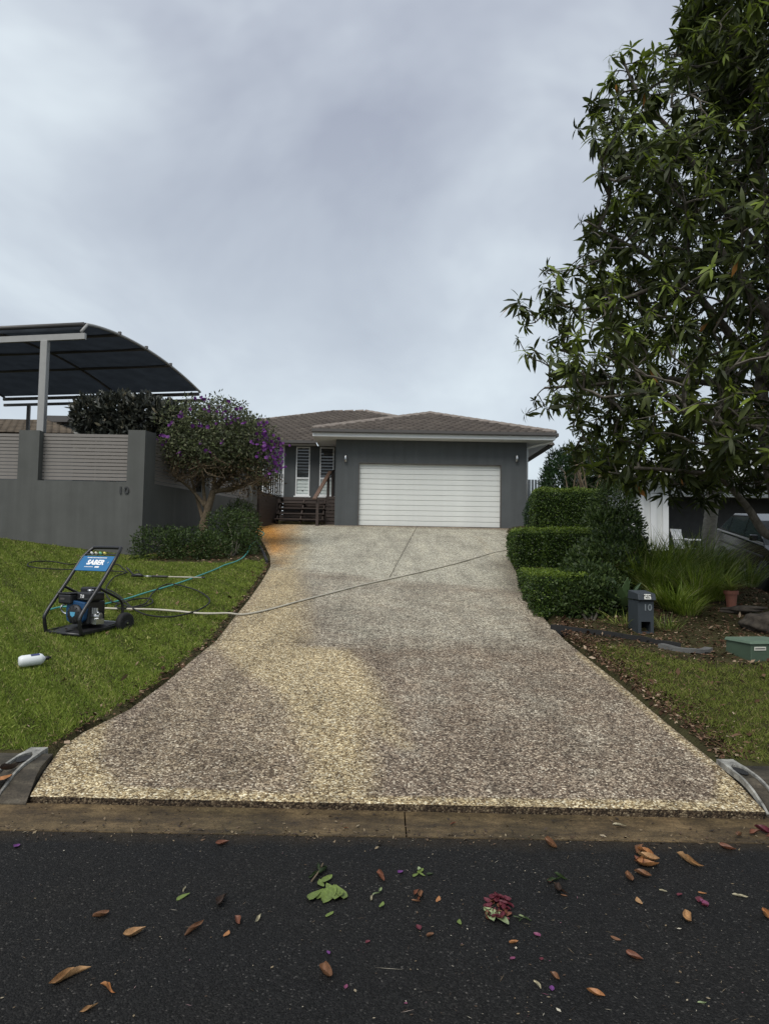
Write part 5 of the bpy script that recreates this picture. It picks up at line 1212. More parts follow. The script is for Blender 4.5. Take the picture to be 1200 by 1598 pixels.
bed_l = [tuple(G(*p).xy) for p in ((222, 877), (262, 878), (310, 879), (352, 879), (385, 874), (404, 877), (416, 868))]
def bed_y(x):
    for a, b in zip(bed_l[:-1], bed_l[1:]):
        if a[0] <= x <= b[0]: return a[1]+(b[1]-a[1])*(x-a[0])/(b[0]-a[0])
    return 16.1 if x < bed_l[0][0] else bed_l[-1][1]
def in_left(x, y):
    if y > min(16.18, bed_y(x)): return False
    if y < 5.1+0.05*math.sin(x*9): return False
    return x < edge_x(cl, y)-0.05-0.05*abs(math.sin(y*7))-0.05*random.random()
edge_r = [tuple(G(*p).xy) for p in ((872, 984), (905, 1002), (960, 1012), (1050, 1026), (1100, 1034), (1148, 1040), (1260, 1052))]
def mulch_y(x):
    for a, b in zip(edge_r[:-1], edge_r[1:]):
        if a[0] <= x <= b[0]: return a[1]+(b[1]-a[1])*(x-a[0])/(b[0]-a[0])
    return edge_r[0][1] if x < edge_r[0][0] else edge_r[-1][1]
def in_right(x, y):
    if y < 5.12+0.06*math.sin(x*8) or y > mulch_y(x)+0.12*math.sin(x*5)+random.uniform(-.15, .15): return False
    d_ = x-edge_x(cr_, y); return d_ > 0.08+0.10*random.random() and random.random() < sm(0.05, 0.55, d_)+0.25
lawn('lawn_grass', -11, -2.0, 5.1, 16.3, in_left, G_LAWN, 11500, 0.045, 1)
lawn('verge_grass', 2.2, 6.5, 5.1, 9.4, in_right, G_DRY, 7500, 0.045, 2)
# mulch, leaf litter and bare earth scraps
def scatter(name, n, gen, size, mat, zoff=0.012, tilt=0.45, asp=(0.3, 0.8), lo=0, hi=1):
    x, y = gen(n); pos = np.stack([x, y, gz_np(x, y)+zoff], 1); n = len(x)
    d = rand_unit(n); d[:, 2] *= tilt; nn = rand_unit(n)*tilt+np.array([0, 0, 1.0])
    ln = size*rng.gamma(3, 0.33, n)
    return tag(leaves(name, mat, None, pos, d, nn, ln, ln*rng.uniform(*asp, n), 0.15, st=3, rnd=rng.uniform(lo, hi, n)), kind='stuff')
def g_mulch(n):
    x = rng.uniform(2.2, 7.2, n); y = rng.uniform(7.6, 13.5, n)
    k = np.array([b > mulch_y(a)-0.2 and a > edge_x(cr_, b)+0.05 and not drive_in(a, b) for a, b in zip(x, y)]); return x[k], y[k]
scatter('mulch', 26000, g_mulch, 0.030, MULCH)
def g_edge(n):
    y = rng.uniform(5.2, 9.6, n); x = np.array([edge_x(cr_, b) for b in y])+rng.gamma(1.6, 0.14, n)+0.03; return x, y
scatter('verge_litter', 6500, g_edge, 0.022, MULCH)
def g_edgel(n):
    y = rng.uniform(5.2, 15.0, n); x = np.array([edge_x(cl, b) for b in y])-rng.gamma(1.3, 0.09, n)-0.02; return x, y
scatter('edge_litter', 1800, g_edgel, 0.03, MULCH)
def g_bed(n):
    x = rng.uniform(-5.6, -2.6, n); y = rng.uniform(14.6, 21, n)
    k = np.array([b > bed_y(a)-0.1 and a < edge_x(cl, b)-0.05 for a, b in zip(x, y)]); return x[k], y[k]
scatter('bed_litter', 5000, g_bed, 0.045, MULCH)
def g_lawnl(n):
    x = rng.uniform(-8, -2.2, n); y = rng.uniform(5.2, 15, n); k = np.array([in_left(a, b) for a, b in zip(x, y)]); return x[k], y[k]
scatter('lawn_litter', 260, g_lawnl, 0.05, MULCH, 0.045, 0.5, (0.3, 0.6), 0.75, 1)
# broad-leaved weeds and paler runners through the turf
x, y = g_lawnl(2600); cl2 = np.sin(x*3.1+1)*np.cos(y*2.7)+0.5*np.sin(x*7+y*5); k = cl2 > 0.55; x, y = x[k], y[k]; n = len(x)
pos = np.stack([x, y, gz_np(x, y)+0.012], 1); pos = np.repeat(pos, 5, 0); d = rand_unit(n*5); d[:, 2] = np.abs(d[:, 2])*0.5+0.25
tag(leaves('lawn_weeds', G_LAWN, None, pos, d, np.tile([0, 0, 1.0], (n*5, 1)), 0.055*rng.uniform(.6, 1.2, n*5), 0.016, 0.4, st=3, rnd=rng.uniform(0.55, 0.95, n*5)), kind='stuff')
def g_vergel(n):
    x = rng.uniform(2.4, 6, n); y = rng.uniform(5.2, 9.2, n); k = np.array([in_right(a, b) for a, b in zip(x, y)]); return x[k], y[k]
scatter('verge_scraps', 600, g_vergel, 0.045, MULCH, 0.03, 0.5, (0.25, 0.6), 0.3, 1)

# ------------------------------------------------------------------ plant builders
def blobs(cs, n, shell=0.62):
    """points spread through ellipsoids, denser near their skins; returns points and outward directions"""
    w = np.array([c[3]*c[4]*c[5] for c in cs])**0.67; w /= w.sum(); P_, N_ = [], []
    for c, k in zip(cs, w):
        m = max(1, int(n*k)); u = rand_unit(m); r = shell+(1.04-shell)*rng.random(m)**0.6
        lump = 1+0.10*np.sin(u[:, 0]*7+c[0])*np.cos(u[:, 2]*8+c[1])+0.06*rng.normal(size=m)
        P_.append(np.array(c[:3])+u*(r*lump)[:, None]*np.array(c[3:6])); N_.append(unit(u/np.array(c[3:6])))
    return np.concatenate(P_), np.concatenate(N_)
def shrub(name, label, cat, base, cs, n, ln, wd, mat, stem_mat=None, group=None, up=0.3, droop=0.2, st=3, core=None, stems=5, spread=0.9, rnd=None, partname='foliage'):
    t = thing(name, label, cat, base, 0, group)
    p, nn = blobs(cs, n); m = len(p); d = nn+rand_unit(m)*spread+np.array([0, 0, up])
    leaves(partname, mat, t, p, d, rand_unit(m)+nn*0.6, ln*rng.uniform(0.6, 1.25, m), wd*rng.uniform(0.7, 1.2, m), droop, st=st, rnd=rnd(p, nn) if rnd else None)
    mb = MB(); b = Vector(base)
    for k in range(stems):
        c = cs[k % len(cs)]; e = Vector((c[0]+random.uniform(-.5, .5)*c[3], c[1]+random.uniform(-.5, .5)*c[4], c[2]+random.uniform(0, .6)*c[5]))
        mid = b.lerp(e, 0.5)+Vector((random.uniform(-.08, .08), random.uniform(-.08, .08), 0))
        mb.tube([b+Vector((random.uniform(-.06, .06), random.uniform(-.06, .06), -0.05)), mid, e], [0.022, 0.016, 0.006], 6)
    mb.build('stems', stem_mat or M['bark'], t, world=True, smooth=True)
    return t
def hedge(name, label, poly, ztop, dens, group=None, lump=0.035, ln=0.036, rise=0.0):
    c = sum((Vector((*p, 0)) for p in poly), Vector())/len(poly)
    t = thing(name, label, 'hedge', (c.x, c.y, top_z(c.x, c.y)), 0, group)
    PP, NN = [], []; n = len(poly)
    zb = min(gz(*p) for p in poly)-0.03
    for i in range(n):
        a, b = Vector(poly[i]), Vector(poly[(i+1) % n]); e = b-a; L_ = e.length; nr = Vector((e.y, -e.x)).normalized()
        m = int(L_*(ztop-zb)*dens); u = rng.random(m); v = rng.random(m); gzv = np.array([gz(a.x+e.x*q, a.y+e.y*q) for q in u])
        x = a.x+e.x*u; y = a.y+e.y*u; z = gzv+(ztop-gzv)*v
        rd = np.maximum(0, (v-0.86)/0.14)**2*0.11; w = lump*(np.sin(x*9+z*7)*np.cos(y*8+z*5))+rng.normal(0, 0.018, m)+0.05*np.maximum(0, rng.normal(-1.6, 1, m))-rd
        PP.append(np.stack([x+nr.x*w, y+nr.y*w, z], 1)); NN.append(np.tile([nr.x, nr.y, 0.25], (m, 1)))
    xs = [p[0] for p in poly]; ys = [p[1] for p in poly]; m = int((max(xs)-min(xs))*(max(ys)-min(ys))*dens)
    x = rng.uniform(min(xs), max(xs), m); y = rng.uniform(min(ys), max(ys), m)
    k = poly_mask(np.stack([x, y], 1), poly, 0.001) > 0.5; x, y = x[k], y[k]; m = len(x)
    PP.append(np.stack([x, y, ztop+lump*0.6*np.sin(x*8)*np.cos(y*9)+rng.normal(0, 0.014, m)], 1)); NN.append(np.tile([0, 0, 1.0], (m, 1)))
    p = np.concatenate(PP); nn = np.concatenate(NN); m = len(p)
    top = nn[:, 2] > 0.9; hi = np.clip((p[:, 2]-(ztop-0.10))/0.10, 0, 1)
    r = np.where(top, rng.uniform(0.72, 1.0, m), rng.random(m)*0.86*(1-hi)+hi*rng.uniform(0.45, 1.0, m))  # brighter leaf colour on tops and upper rims paints them sunlit
    d = nn*0.8+rand_unit(m)*0.9
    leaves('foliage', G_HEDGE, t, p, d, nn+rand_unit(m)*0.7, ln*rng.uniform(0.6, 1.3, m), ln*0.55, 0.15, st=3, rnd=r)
    # woody heart, dense twigs and shaded leaves inside the clipped skin
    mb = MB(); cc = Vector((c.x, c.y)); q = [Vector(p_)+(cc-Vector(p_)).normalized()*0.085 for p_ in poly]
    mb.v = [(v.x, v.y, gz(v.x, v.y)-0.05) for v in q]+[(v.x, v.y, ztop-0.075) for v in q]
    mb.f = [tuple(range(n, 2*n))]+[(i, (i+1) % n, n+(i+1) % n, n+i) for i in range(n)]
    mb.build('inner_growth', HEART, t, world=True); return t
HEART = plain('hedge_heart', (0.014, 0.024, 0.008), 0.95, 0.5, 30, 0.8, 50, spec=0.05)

# ------------------------------------------------------------------ hedges beside the driveway
def W2(px, py, Y): p = P(px, py, Y); return (p.x, p.y)
a = GD(836, 963)
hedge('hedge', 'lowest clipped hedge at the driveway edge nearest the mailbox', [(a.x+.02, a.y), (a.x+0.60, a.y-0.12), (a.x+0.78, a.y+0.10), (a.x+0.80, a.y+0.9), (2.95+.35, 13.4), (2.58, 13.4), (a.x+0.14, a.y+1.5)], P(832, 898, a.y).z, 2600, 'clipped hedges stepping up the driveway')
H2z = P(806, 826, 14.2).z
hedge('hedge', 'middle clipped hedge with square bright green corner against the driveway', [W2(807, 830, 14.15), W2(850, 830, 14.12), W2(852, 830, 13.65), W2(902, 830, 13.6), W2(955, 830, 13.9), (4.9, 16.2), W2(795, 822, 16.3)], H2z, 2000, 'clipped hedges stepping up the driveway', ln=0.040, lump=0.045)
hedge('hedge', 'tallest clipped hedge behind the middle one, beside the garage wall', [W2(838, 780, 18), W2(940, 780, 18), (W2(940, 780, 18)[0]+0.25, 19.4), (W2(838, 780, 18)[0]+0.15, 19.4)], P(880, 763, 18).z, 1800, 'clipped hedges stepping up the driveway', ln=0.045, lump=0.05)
bq = P(830, 800, 20.6)
shrub('clipped_shrub', 'small dark clipped shrub against the garage wall left of the tallest hedge', 'shrub', (bq.x, 20.6, gz(bq.x, 20.6)), [(bq.x, 20.6, gz(bq.x, 20.6)+0.52, 0.22, 0.22, 0.60)], 2600, 0.045, 0.026, G_CONIF, spread=0.7)
mb = MB(); q0, q1 = P(818, 818, 20.2), P(826, 811, 20.6)
# conifer and bare shrub further back
cx_, cy_ = P(905, 730, 24).x, 24.0; cz_ = gz(cx_, cy_)
ctop = P(905, 690, 24).z
shrub('conifer', 'dark feathery conifer behind the tallest hedge right of the garage', 'conifer', (cx_, cy_, cz_), [(cx_-0.55, cy_, cz_+1.35, 0.75, 0.9, 1.45), (cx_+0.5, cy_, cz_+1.5, 1.0, 0.9, 1.5), (cx_+1.5, cy_+.2, cz_+1.3, 0.8, 0.8, 1.25), (cx_, cy_, cz_+0.6, 1.2, 0.9, 0.7)], 42000, 0.13, 0.034, G_CONIF, up=0.9, spread=0.6, stems=4)
bs = P(905, 770, 20.2)
t = thing('bare_shrub', 'leafless grey twiggy shrub in front of the dark conifer', 'shrub', (bs.x, 20.3, gz(bs.x, 20.3)))
mb = MB(); tb = MB()
for k in range(13):
    e = P(random.uniform(880, 960), random.uniform(705, 745), 20.3+random.uniform(-.4, .4)); b = Vector((bs.x+random.uniform(-.25, .25), 20.3+random.uniform(-.2, .2), gz(bs.x, 20.3)))
    pts = smooth_path([b, b.lerp(e, 0.4)+Vector((random.uniform(-.2, .2), random.uniform(-.2, .2), .15)), e], 4); mb.tube(pts, [0.035*(1-i/len(pts))+0.008 for i in range(len(pts))], 6)
    for q in pts[3:]:
        for _ in range(3): tb.tube([q, q+Vector((random.uniform(-.28, .28), random.uniform(-.2, .2), random.uniform(-.05, .28)))], [0.008, 0.003], 4)
mb.build('stems', M['bark_tan'], t, world=True, smooth=True); tag(tb.build('twigs', M['bark'], t, world=True), kind='stuff')
# white fence far right of the garage
fq = P(838, 770, 27.5)
wf = thing('white_fence', 'short white paling fence between garage and conifer', 'fence', (fq.x, 27.5, 2.7))
for k in range(9):
    mb = MB(); x = P(824, 760, 27.5).x+k*0.125; mb.box(x, x+0.10, 27.5, 27.52, 2.6, P(838, 748.5, 27.5).z); mb.build('paling', M['soffit'], wf, world=True)
for z in (3.2, 3.9):
    mb = MB(); mb.box(P(822, 760, 27.5).x, P(822, 760, 27.5).x+1.4, 27.53, 27.57, z, z+0.08); mb.build('rail', M['soffit'], wf, world=True)

# ------------------------------------------------------------------ right garden: strappy clumps, agave, pot, rocks, edging
def strappy(label, px, py, n, ln, Y=None, mat=None, group='strappy plants in the right garden', name='strappy_plant', w=0.012, up=1.1):
    g = G(px, py) if Y is None else Vector((P(px, py, Y).x, Y, gz(P(px, py, Y).x, Y)))
    t = thing(name, label, 'plant', g, random.uniform(0, 6), group)
    a = rng.uniform(0, 6.28, n); o = rng.random(n)**0.5*0.16
    pos = np.stack([np.cos(a)*o, np.sin(a)*o, np.zeros(n)], 1); b = a+rng.normal(0, .5, n)
    d = np.stack([np.cos(b)*rng.uniform(.1, .8, n), np.sin(b)*rng.uniform(.1, .8, n), np.full(n, up)], 1)
    leaves('blades', mat or G_STRAP, t, pos, d, np.stack([np.cos(b), np.sin(b), np.full(n, 0.3)], 1)*-1+rng.normal(0, .2, (n, 3)), ln*rng.uniform(.55, 1.15, n), w, rng.uniform(0.2, 0.75, n)*-1*-1, st=4, world=False); return t
for lb, px, py, Y, n, ln in (('tall strappy green plant in front of the white panelled wall', 1018, 930, 12.3, 170, 0.95), ('fine strappy green plant left of the grey palm trunk', 1062, 930, 12.6, 190, 0.95),
        ('dense strappy plant at the foot of the grey palm trunk', 1098, 925, 12.9, 190, 0.95), ('spreading strappy plant between palm trunk and dark car', 1132, 920, 12.7, 150, 0.62), ('strappy plant with long grey arching blades beside the dark car', 1168, 925, 12.4, 110, 0.6),
        ('low strappy plant behind the slate blue mailbox', 1030, 945, 10.9, 150, 0.65), ('low dark strappy plant above the mulch slope', 1078, 945, 11.2, 170, 0.65), ('strappy plant behind the potted plant', 1118, 945, 11.3, 150, 0.65), ('strappy plant between the hedges and the tall strappy ones', 975, 925, 12.0, 130, 0.75)):
    strappy(lb, px, py, int(n*1.7), ln*1.05, Y)
for lb, px, py, Y, n, ln in (('bright low strappy plant at the right rear of the mailbox', 1050, 955, 10.1, 170, 0.50), ('low bright strappy plant spilling onto the mulch below the others', 1072, 968, 9.9, 130, 0.36), ('bright strappy plant midway between mailbox and terracotta pot', 1085, 955, 10.6, 190, 0.62), ('bright strappy plant just left of the terracotta pot', 1112, 950, 10.7, 150, 0.55),
        ('bright strappy plant directly behind the mailbox top', 1005, 940, 11.4, 170, 0.75), ('bright tall strappy plant left of the white chair', 1045, 920, 12.0, 200, 0.9)):
    strappy(lb, px, py, int(n*1.7), ln, Y, mat=G_STRAPB)
strappy('small grassy tuft on the mulch right of the mailbox', 1042, 985, 90, 0.26, None, G_STRAP, None, 'grass_tuft', 0.006)
strappy('sparse pale tuft leaning over the black edging left of the mailbox', 975, 978, 50, 0.30, None, G_POT, None, 'grass_tuft', 0.008, 0.6)
def rosette(name, label, base, n, ln, wd, mat, cat='plant', tilt=(0.2, 1.3), rz=0):
    t = thing(name, label, cat, base, rz)
    for k in range(n):
        a = k*2.4; e = tilt[0]+(tilt[1]-tilt[0])*(k/n)
        d = np.array([[math.cos(a)*math.sin(e), math.sin(a)*math.sin(e), math.cos(e)]]); nn = np.array([[-math.cos(a)*math.cos(e), -math.sin(a)*math.cos(e), math.sin(e)]])
        V, Q, r, tt = leaf_arrays(np.array([[0, 0, 0.02]]), d, nn, np.array([ln*random.uniform(.8, 1.1)]), np.array([wd]), np.array([0.12]), st=4)
        me = mesh_np('leaf', V, Q, {'rnd': r, 'along': tt}); link('leaf', me, mat, t)
    return t
q = G(972, 962); rosette('agave', 'pale green agave rosette immediately left of the slate mailbox', q+Vector((0, 0, .1)), 18, 0.46, 0.115, G_AGAVE, tilt=(0.15, 1.2))
shrub('ground_shrub', 'dark low leafy shrub between lowest hedge and agave', 'shrub', tuple(G(925, 968)), [(G(910, 966).x, G(910, 966).y+0.25, G(910, 966).z+0.22, 0.35, 0.32, 0.33), (G(945, 966).x, G(945, 966).y+0.3, G(945, 966).z+0.24, 0.36, 0.32, 0.30), (G(940, 950).x, G(940, 950).y+0.5, G(940, 950).z+0.3, 0.5, 0.5, 0.32)], 13000, 0.06, 0.030, G_BED)
shrub('ground_shrub', 'dark leafy shrub below the middle hedge behind the agave', 'shrub', tuple(G(945, 930)), [(3.55, 11.6, gz(3.6, 11.6)+0.3, 0.6, 0.5, 0.45), (4.0, 12.4, gz(4, 12.4)+0.4, 0.6, 0.5, 0.55)], 9000, 0.07, 0.034, G_BED)
def sxy(px, py, Y, rx, rz_, ry=0.6): p = P(px, py, Y); k = F/Y; return (p.x, Y, p.z, rx/k, ry, rz_/k)
shrub('garden_shrub', 'olive green leafy shrub between tallest hedge and white panelled wall', 'shrub', (P(960, 850, 16.5).x, 16.5, gz(P(960, 850, 16.5).x, 16.5)), [sxy(958, 790, 16.5, 34, 42), sxy(975, 825, 16.2, 26, 34), sxy(940, 825, 16.3, 30, 34), sxy(965, 855, 15.8, 34, 26)], 9000, 0.10, 0.036, G_BED, up=0.3)
shrub('garden_shrub', 'low bright green leafy shrub between agave and strappy plants', 'shrub', (P(985, 915, 12.6).x, 12.6, gz(P(985, 915, 12.6).x, 12.6)), [sxy(975, 892, 12.6, 30, 24, .4), sxy(1000, 900, 12.4, 24, 22, .4), sxy(940, 890, 12.9, 30, 24, .4)], 5200, 0.075, 0.026, G_TREEB, up=0.3)
# dead fallen frond stalks across the shrub
fd = thing('dead_branch', 'pale dead branch lying across the dark shrub below the middle hedge', 'branch', tuple(P(900, 880, 11.6)))
for pts in (((905, 880), (935, 882), (955, 886), (985, 868)), ((925, 900), (945, 896), (960, 898), (975, 915)), ((962, 890), (975, 876), (990, 862))):
    mb = MB(); mb.tube(smooth_path([P(x, y, 11.3+0.15*i) for i, (x, y) in enumerate(pts)], 4), 0.010, 6); mb.build('stalk', M['bark_tan'], fd, world=True, smooth=True)
# dark curved palm sheaths in front of the white wall
sh = thing('palm_sheath', 'black curved dry palm sheath leaning in front of the white wall', 'palm sheath', tuple(P(985, 880, 14.3)))
for pts in (((985, 872), (997, 858), (1006, 843), (1008, 838)), ((990, 862), (992, 848), (994, 838), (997, 830))):
    mb = MB(); c = smooth_path([P(x, y, 14.0) for x, y in pts], 5)
    for i, p in enumerate(c):
        w = 0.09*math.sin(math.pi*(0.15+0.8*i/len(c))); mb.v += [(p.x-w, p.y, p.z), (p.x, p.y+0.06, p.z-0.03), (p.x+w, p.y, p.z+0.02), (p.x, p.y+0.075, p.z-0.03)]
    for i in range(len(c)-1):
        for k in range(4): mb.f.append((i*4+k, i*4+(k+1) % 4, (i+1)*4+(k+1) % 4, (i+1)*4+k))
    mb.build('sheath', M['edging'], sh, world=True, smooth=True)
# terracotta pot with striped strappy plant
q = G(1141, 948); sc = F/q.y
pot = thing('flower_pot', 'small terracotta pot with yellow green strappy plant on the garden slope', 'flower pot', q)
ph_ = 26/sc; r1 = 9.5/sc
mb = MB(); mb.lathe([(r1*0.7, 0), (r1*0.95, ph_*0.78), (r1*1.12, ph_*0.78), (r1*1.15, ph_), (r1*1.0, ph_), (r1*0.95, ph_*0.85), (0.01, ph_*0.85)], 24); mb.build('pot', M['terracotta'], pot, smooth=False)
n = 38; a = rng.uniform(0, 6.28, n); d = np.stack([np.cos(a)*rng.uniform(.3, 1, n), np.sin(a)*rng.uniform(.3, 1, n), np.full(n, 1.0)], 1)
leaves('plant', G_POT, pot, np.tile([0, 0, ph_*0.9], (n, 1)), d, np.stack([-np.cos(a), -np.sin(a), np.full(n, .5)], 1), 0.36*rng.uniform(.6, 1.2, n), 0.020, 0.75, st=4, world=False)
def rock(name, label, cat, pc, dims, rz, mat, k, group=None):
    t = bpy.data.meshes.new(name); import bmesh
    bm = bmesh.new(); bmesh.ops.create_icosphere(bm, subdivisions=4, radius=1.0); rr = random.Random(k)
    ph = [rr.uniform(0, 6) for _ in range(6)]
    for v in bm.verts:
        c = v.co.copy(); s = 1+0.16*math.sin(c.x*3+ph[0])*math.cos(c.y*3.3+ph[1])+0.09*math.sin(c.z*7+ph[2]+c.x*5)+0.04*math.sin(c.y*15+ph[3])
        v.co = Vector((c.x*dims[0]*s, c.y*dims[1]*s, c.z*dims[2]*s))
    bm.to_mesh(t); bm.free(); t.polygons.foreach_set('use_smooth', [True]*len(t.polygons))
    o = link(name, t, mat, None, pc, (0, rr.uniform(-.1, .1), rz)); return tag(o, label, cat, group)
q = G(1158, 958); rock('garden_rock', 'flat dark stone slab below the terracotta pot', 'rock', q+Vector((0, 0, .06)), (0.26, 0.12, 0.055), R(-24), M['rock'], 3)
q = G(1190, 988); rock('garden_rock', 'rounded dark rock behind the green utility box', 'rock', q+Vector((0.05, 0.1, .10)), (0.24, 0.2, 0.15), R(-10), M['rock'], 5)
def strip(name, label, px, h, th_, mat, fn=None):
    w = smooth_path([G(x, y) if fn is None else fn(x, y) for x, y in px], 5); mb = MB()
    for i, p in enumerate(w):
        d_ = (w[min(i+1, len(w)-1)]-w[max(i-1, 0)]).xy.normalized(); nx_ = Vector((-d_.y, d_.x, 0))*th_/2
        z0 = p.z-0.06; z1 = p.z+h+0.004*math.sin(i*0.9)
        mb.v += [tuple(Vector((p.x, p.y, z0))-nx_), tuple(Vector((p.x, p.y, z0))+nx_), tuple(Vector((p.x, p.y, z1))+nx_), tuple(Vector((p.x, p.y, z1))-nx_)]
    for i in range(len(w)-1):
        for k in range(4): mb.f.append((i*4+k, i*4+(k+1) % 4, (i+1)*4+(k+1) % 4, (i+1)*4+k))
    mb.f += [(3, 2, 1, 0), tuple(4*len(w)-4+k for k in range(4))]
    return tag(mb.build(name, mat), label, 'garden edging')
strip('garden_edging', 'black plastic edging strip below hedge and mailbox along the lawn', [(860, 982), (900, 987), (960, 995), (1000, 1001), (1030, 1007), (1062, 1012)], 0.06, 0.03, M['edging'])
strip('garden_edging', 'grey weathered timber edging on the mulch right of the mailbox', [(1030, 1010), (1060, 1016), (1090, 1019), (1106, 1016)], 0.04, 0.10, plain('weathered_board', (0.10, 0.10, 0.095), 0.85, 0.3, 6, 0.3, 40))
strip('garden_edging', 'dark curved edging between left garden bed and driveway', [(400, 842), (409, 856), (416, 868), (421, 880)], 0.07, 0.05, M['edging'], lambda x, y: GD(x, y)+Vector((-0.06, 0, 0)))

# ------------------------------------------------------------------ left garden bed
shrub('low_shrub', 'low spreading dark green shrub at the wall corner', 'shrub', tuple(G(285, 866)), [(-4.85, 15.25, gz(-4.8, 15.25)+0.22, 0.55, 0.42, 0.45), (-4.2, 15.1, gz(-4.2, 15.1)+0.22, 0.55, 0.45, 0.42), (-3.75, 15.25, gz(-3.7, 15.25)+0.2, 0.42, 0.4, 0.36)], 7500, 0.055, 0.03, G_BED, stems=4)
shrub('bed_shrub', 'taller leafy green shrub with a few purple flowers beside the driveway edge', 'shrub', tuple(G(362, 868)), [(-3.65, 16.3, gz(-3.6, 16.3)+0.45, 0.50, 0.5, 0.52), (-3.35, 16.9, gz(-3.3, 16.9)+0.42, 0.42, 0.45, 0.50), (-3.6, 17.8, gz(-3.6, 17.8)+0.55, 0.45, 0.45, 0.55), (-3.15, 15.9, gz(-3.2, 15.9)+0.22, 0.36, 0.35, 0.30)], 7500, 0.06, 0.03, G_BED, stems=6)

# ------------------------------------------------------------------ purple flowering tree
TX, TY = P(318, 830, 17.5).x, 17.5; tz = gz(TX, TY)
tib = thing('flowering_tree', 'round crowned tree with purple flowers and bare lower twigs before the boundary wall', 'tree', (TX, TY, tz))
fork = P(322, 800, TY)
mb = MB()
mb.tube(smooth_path([(TX, TY, tz-0.1), (TX+.02, TY, tz+0.4), tuple(P(316, 822, TY)), tuple(P(326, 790, TY)), tuple(P(333, 765, TY))], 4), [0.12-0.003*i for i in range(17)], 10)
mb.build('trunk', M['bark_tan'], tib, world=True, smooth=True)
tips = []
lims = [((318, 815), (308, 780), (298, 745)), ((322, 800), (318, 765), (315, 725)), ((330, 775), (345, 755), (365, 740)), ((333, 765), (360, 765), (395, 752)), ((333, 765), (335, 735), (330, 700)), ((320, 790), (300, 765), (275, 745)), ((333, 765), (355, 735), (380, 700)), ((333, 768), (375, 758), (410, 748))]
for j, l in enumerate(lims):
    pts = smooth_path([P(x, y, TY+(0.0 if i == 0 else random.uniform(-.5, .5)*i*0.7)) for i, (x, y) in enumerate(l)], 6); tips += pts[5:]
    mb = MB(); mb.tube(pts, [0.055*(1-0.6*i/len(pts)) for i in range(len(pts))], 8); mb.build('limb', M['bark_tan'], tib, world=True, smooth=True)
def tpx(px, py, rx, rz_, ry=None, dy=0.0):
    p = P(px, py, TY+dy); s = F/(TY+dy); return (p.x, p.y, p.z, rx/s, (ry or rx)/s, rz_/s)
TC = [tpx(295, 665, 48, 42), tpx(345, 665, 55, 46, dy=.1), tpx(390, 690, 46, 44), tpx(330, 710, 58, 36, 60), tpx(280, 700, 36, 34), tpx(405, 725, 34, 34), tpx(350, 690, 70, 50, 70)]
p, nn = blobs(TC, 19000, 0.42); m = len(p); k = p[:, 2] > P(330, 752, TY).z+0.15*np.sin(p[:, 0]*9); p, nn = p[k], nn[k]; m = len(p)
leaves('crown', G_TIB, tib, p, nn*0.6+rand_unit(m)+np.array([0, 0, .15]), rand_unit(m)+nn*.5, 0.095*rng.uniform(.6, 1.2, m), 0.038, 0.25, st=3)
p, nn = blobs([tpx(330, 738, 62, 26, 60), tpx(395, 750, 48, 30, 48), tpx(285, 722, 40, 26, 40), tpx(365, 735, 60, 30, 60)], 2900, 0.3); m = len(p)
leaves('dry_foliage', G_TIBDRY, tib, p, rand_unit(m)-np.array([0, 0, .3]), rand_unit(m), 0.07*rng.uniform(.6, 1.2, m), 0.028, 0.4, st=3)
tw = MB()
for q in range(420):
    e = Vector(p[rng.integers(len(p))]); b = min(tips, key=lambda t_: (t_-e).length); mid = b.lerp(e, .5)+Vector((random.uniform(-.1, .1),)*3); tw.tube([b, mid, e], [0.011, 0.007, 0.003], 4, False)
tw_ = tw.build('twigs', M['bark_tan'], tib, world=True); tw_['kind'] = 'stuff'
# flowers: five broad petals, sharing one mesh
V, Q, r_, tt = leaf_arrays(np.zeros((5, 3)), np.array([[math.cos(a), math.sin(a), .35] for a in np.arange(5)*1.2566]), np.tile([0, 0, 1.0], (5, 1)), 0.045, 0.045, 0.2, st=3, rnd=np.array([.2, .5, .7, .9, .4]))
fme = mesh_np('flower', V, Q, {'rnd': r_, 'along': tt}); fme.materials.append(FLOWER)
fl = [(257, 685, 7, 9), (285, 648, 5, 5), (308, 660, 7, 5), (363, 655, 8, 6), (326, 640, 8, 5), (315, 622, 8, 4), (347, 645, 8, 5), (410, 680, 7, 14), (418, 700, 9, 14), (425, 712, 10, 12), (438, 708, 5, 12), (416, 690, 10, 18), (432, 722, 8, 10), (408, 668, 6, 8), (430, 705, 10, 14), (420, 735, 6, 8), (437, 714, 5, 12), (372, 868, 2, 3)]
fl += [(x_, y_, 3, 3) for x_, y_ in ((270, 660), (300, 635), (335, 660), (380, 660), (395, 690), (345, 690), (310, 690), (280, 705), (375, 635), (360, 625), (405, 710), (325, 705))]
cnt = [10, 6, 6, 12, 8, 8, 7, 16, 22, 22, 12, 22, 12, 12, 20, 10, 12, 1]+[3]*12
for (px, py, sx_, sy_), n in zip(fl, cnt):
    for _ in range(n):
        dyy = random.uniform(-1.15, -0.5) if px < 400 else random.uniform(-.9, .2)
        q = P(random.gauss(px, sx_*0.8), random.gauss(py, sy_*0.8), TY+dyy if py < 800 else 15.7)
        o = link('flower', fme, None, tib, q-tib.location, (random.uniform(.4, 1.7), random.uniform(-.5, .5), random.uniform(0, 6.28)), random.uniform(.8, 1.35))

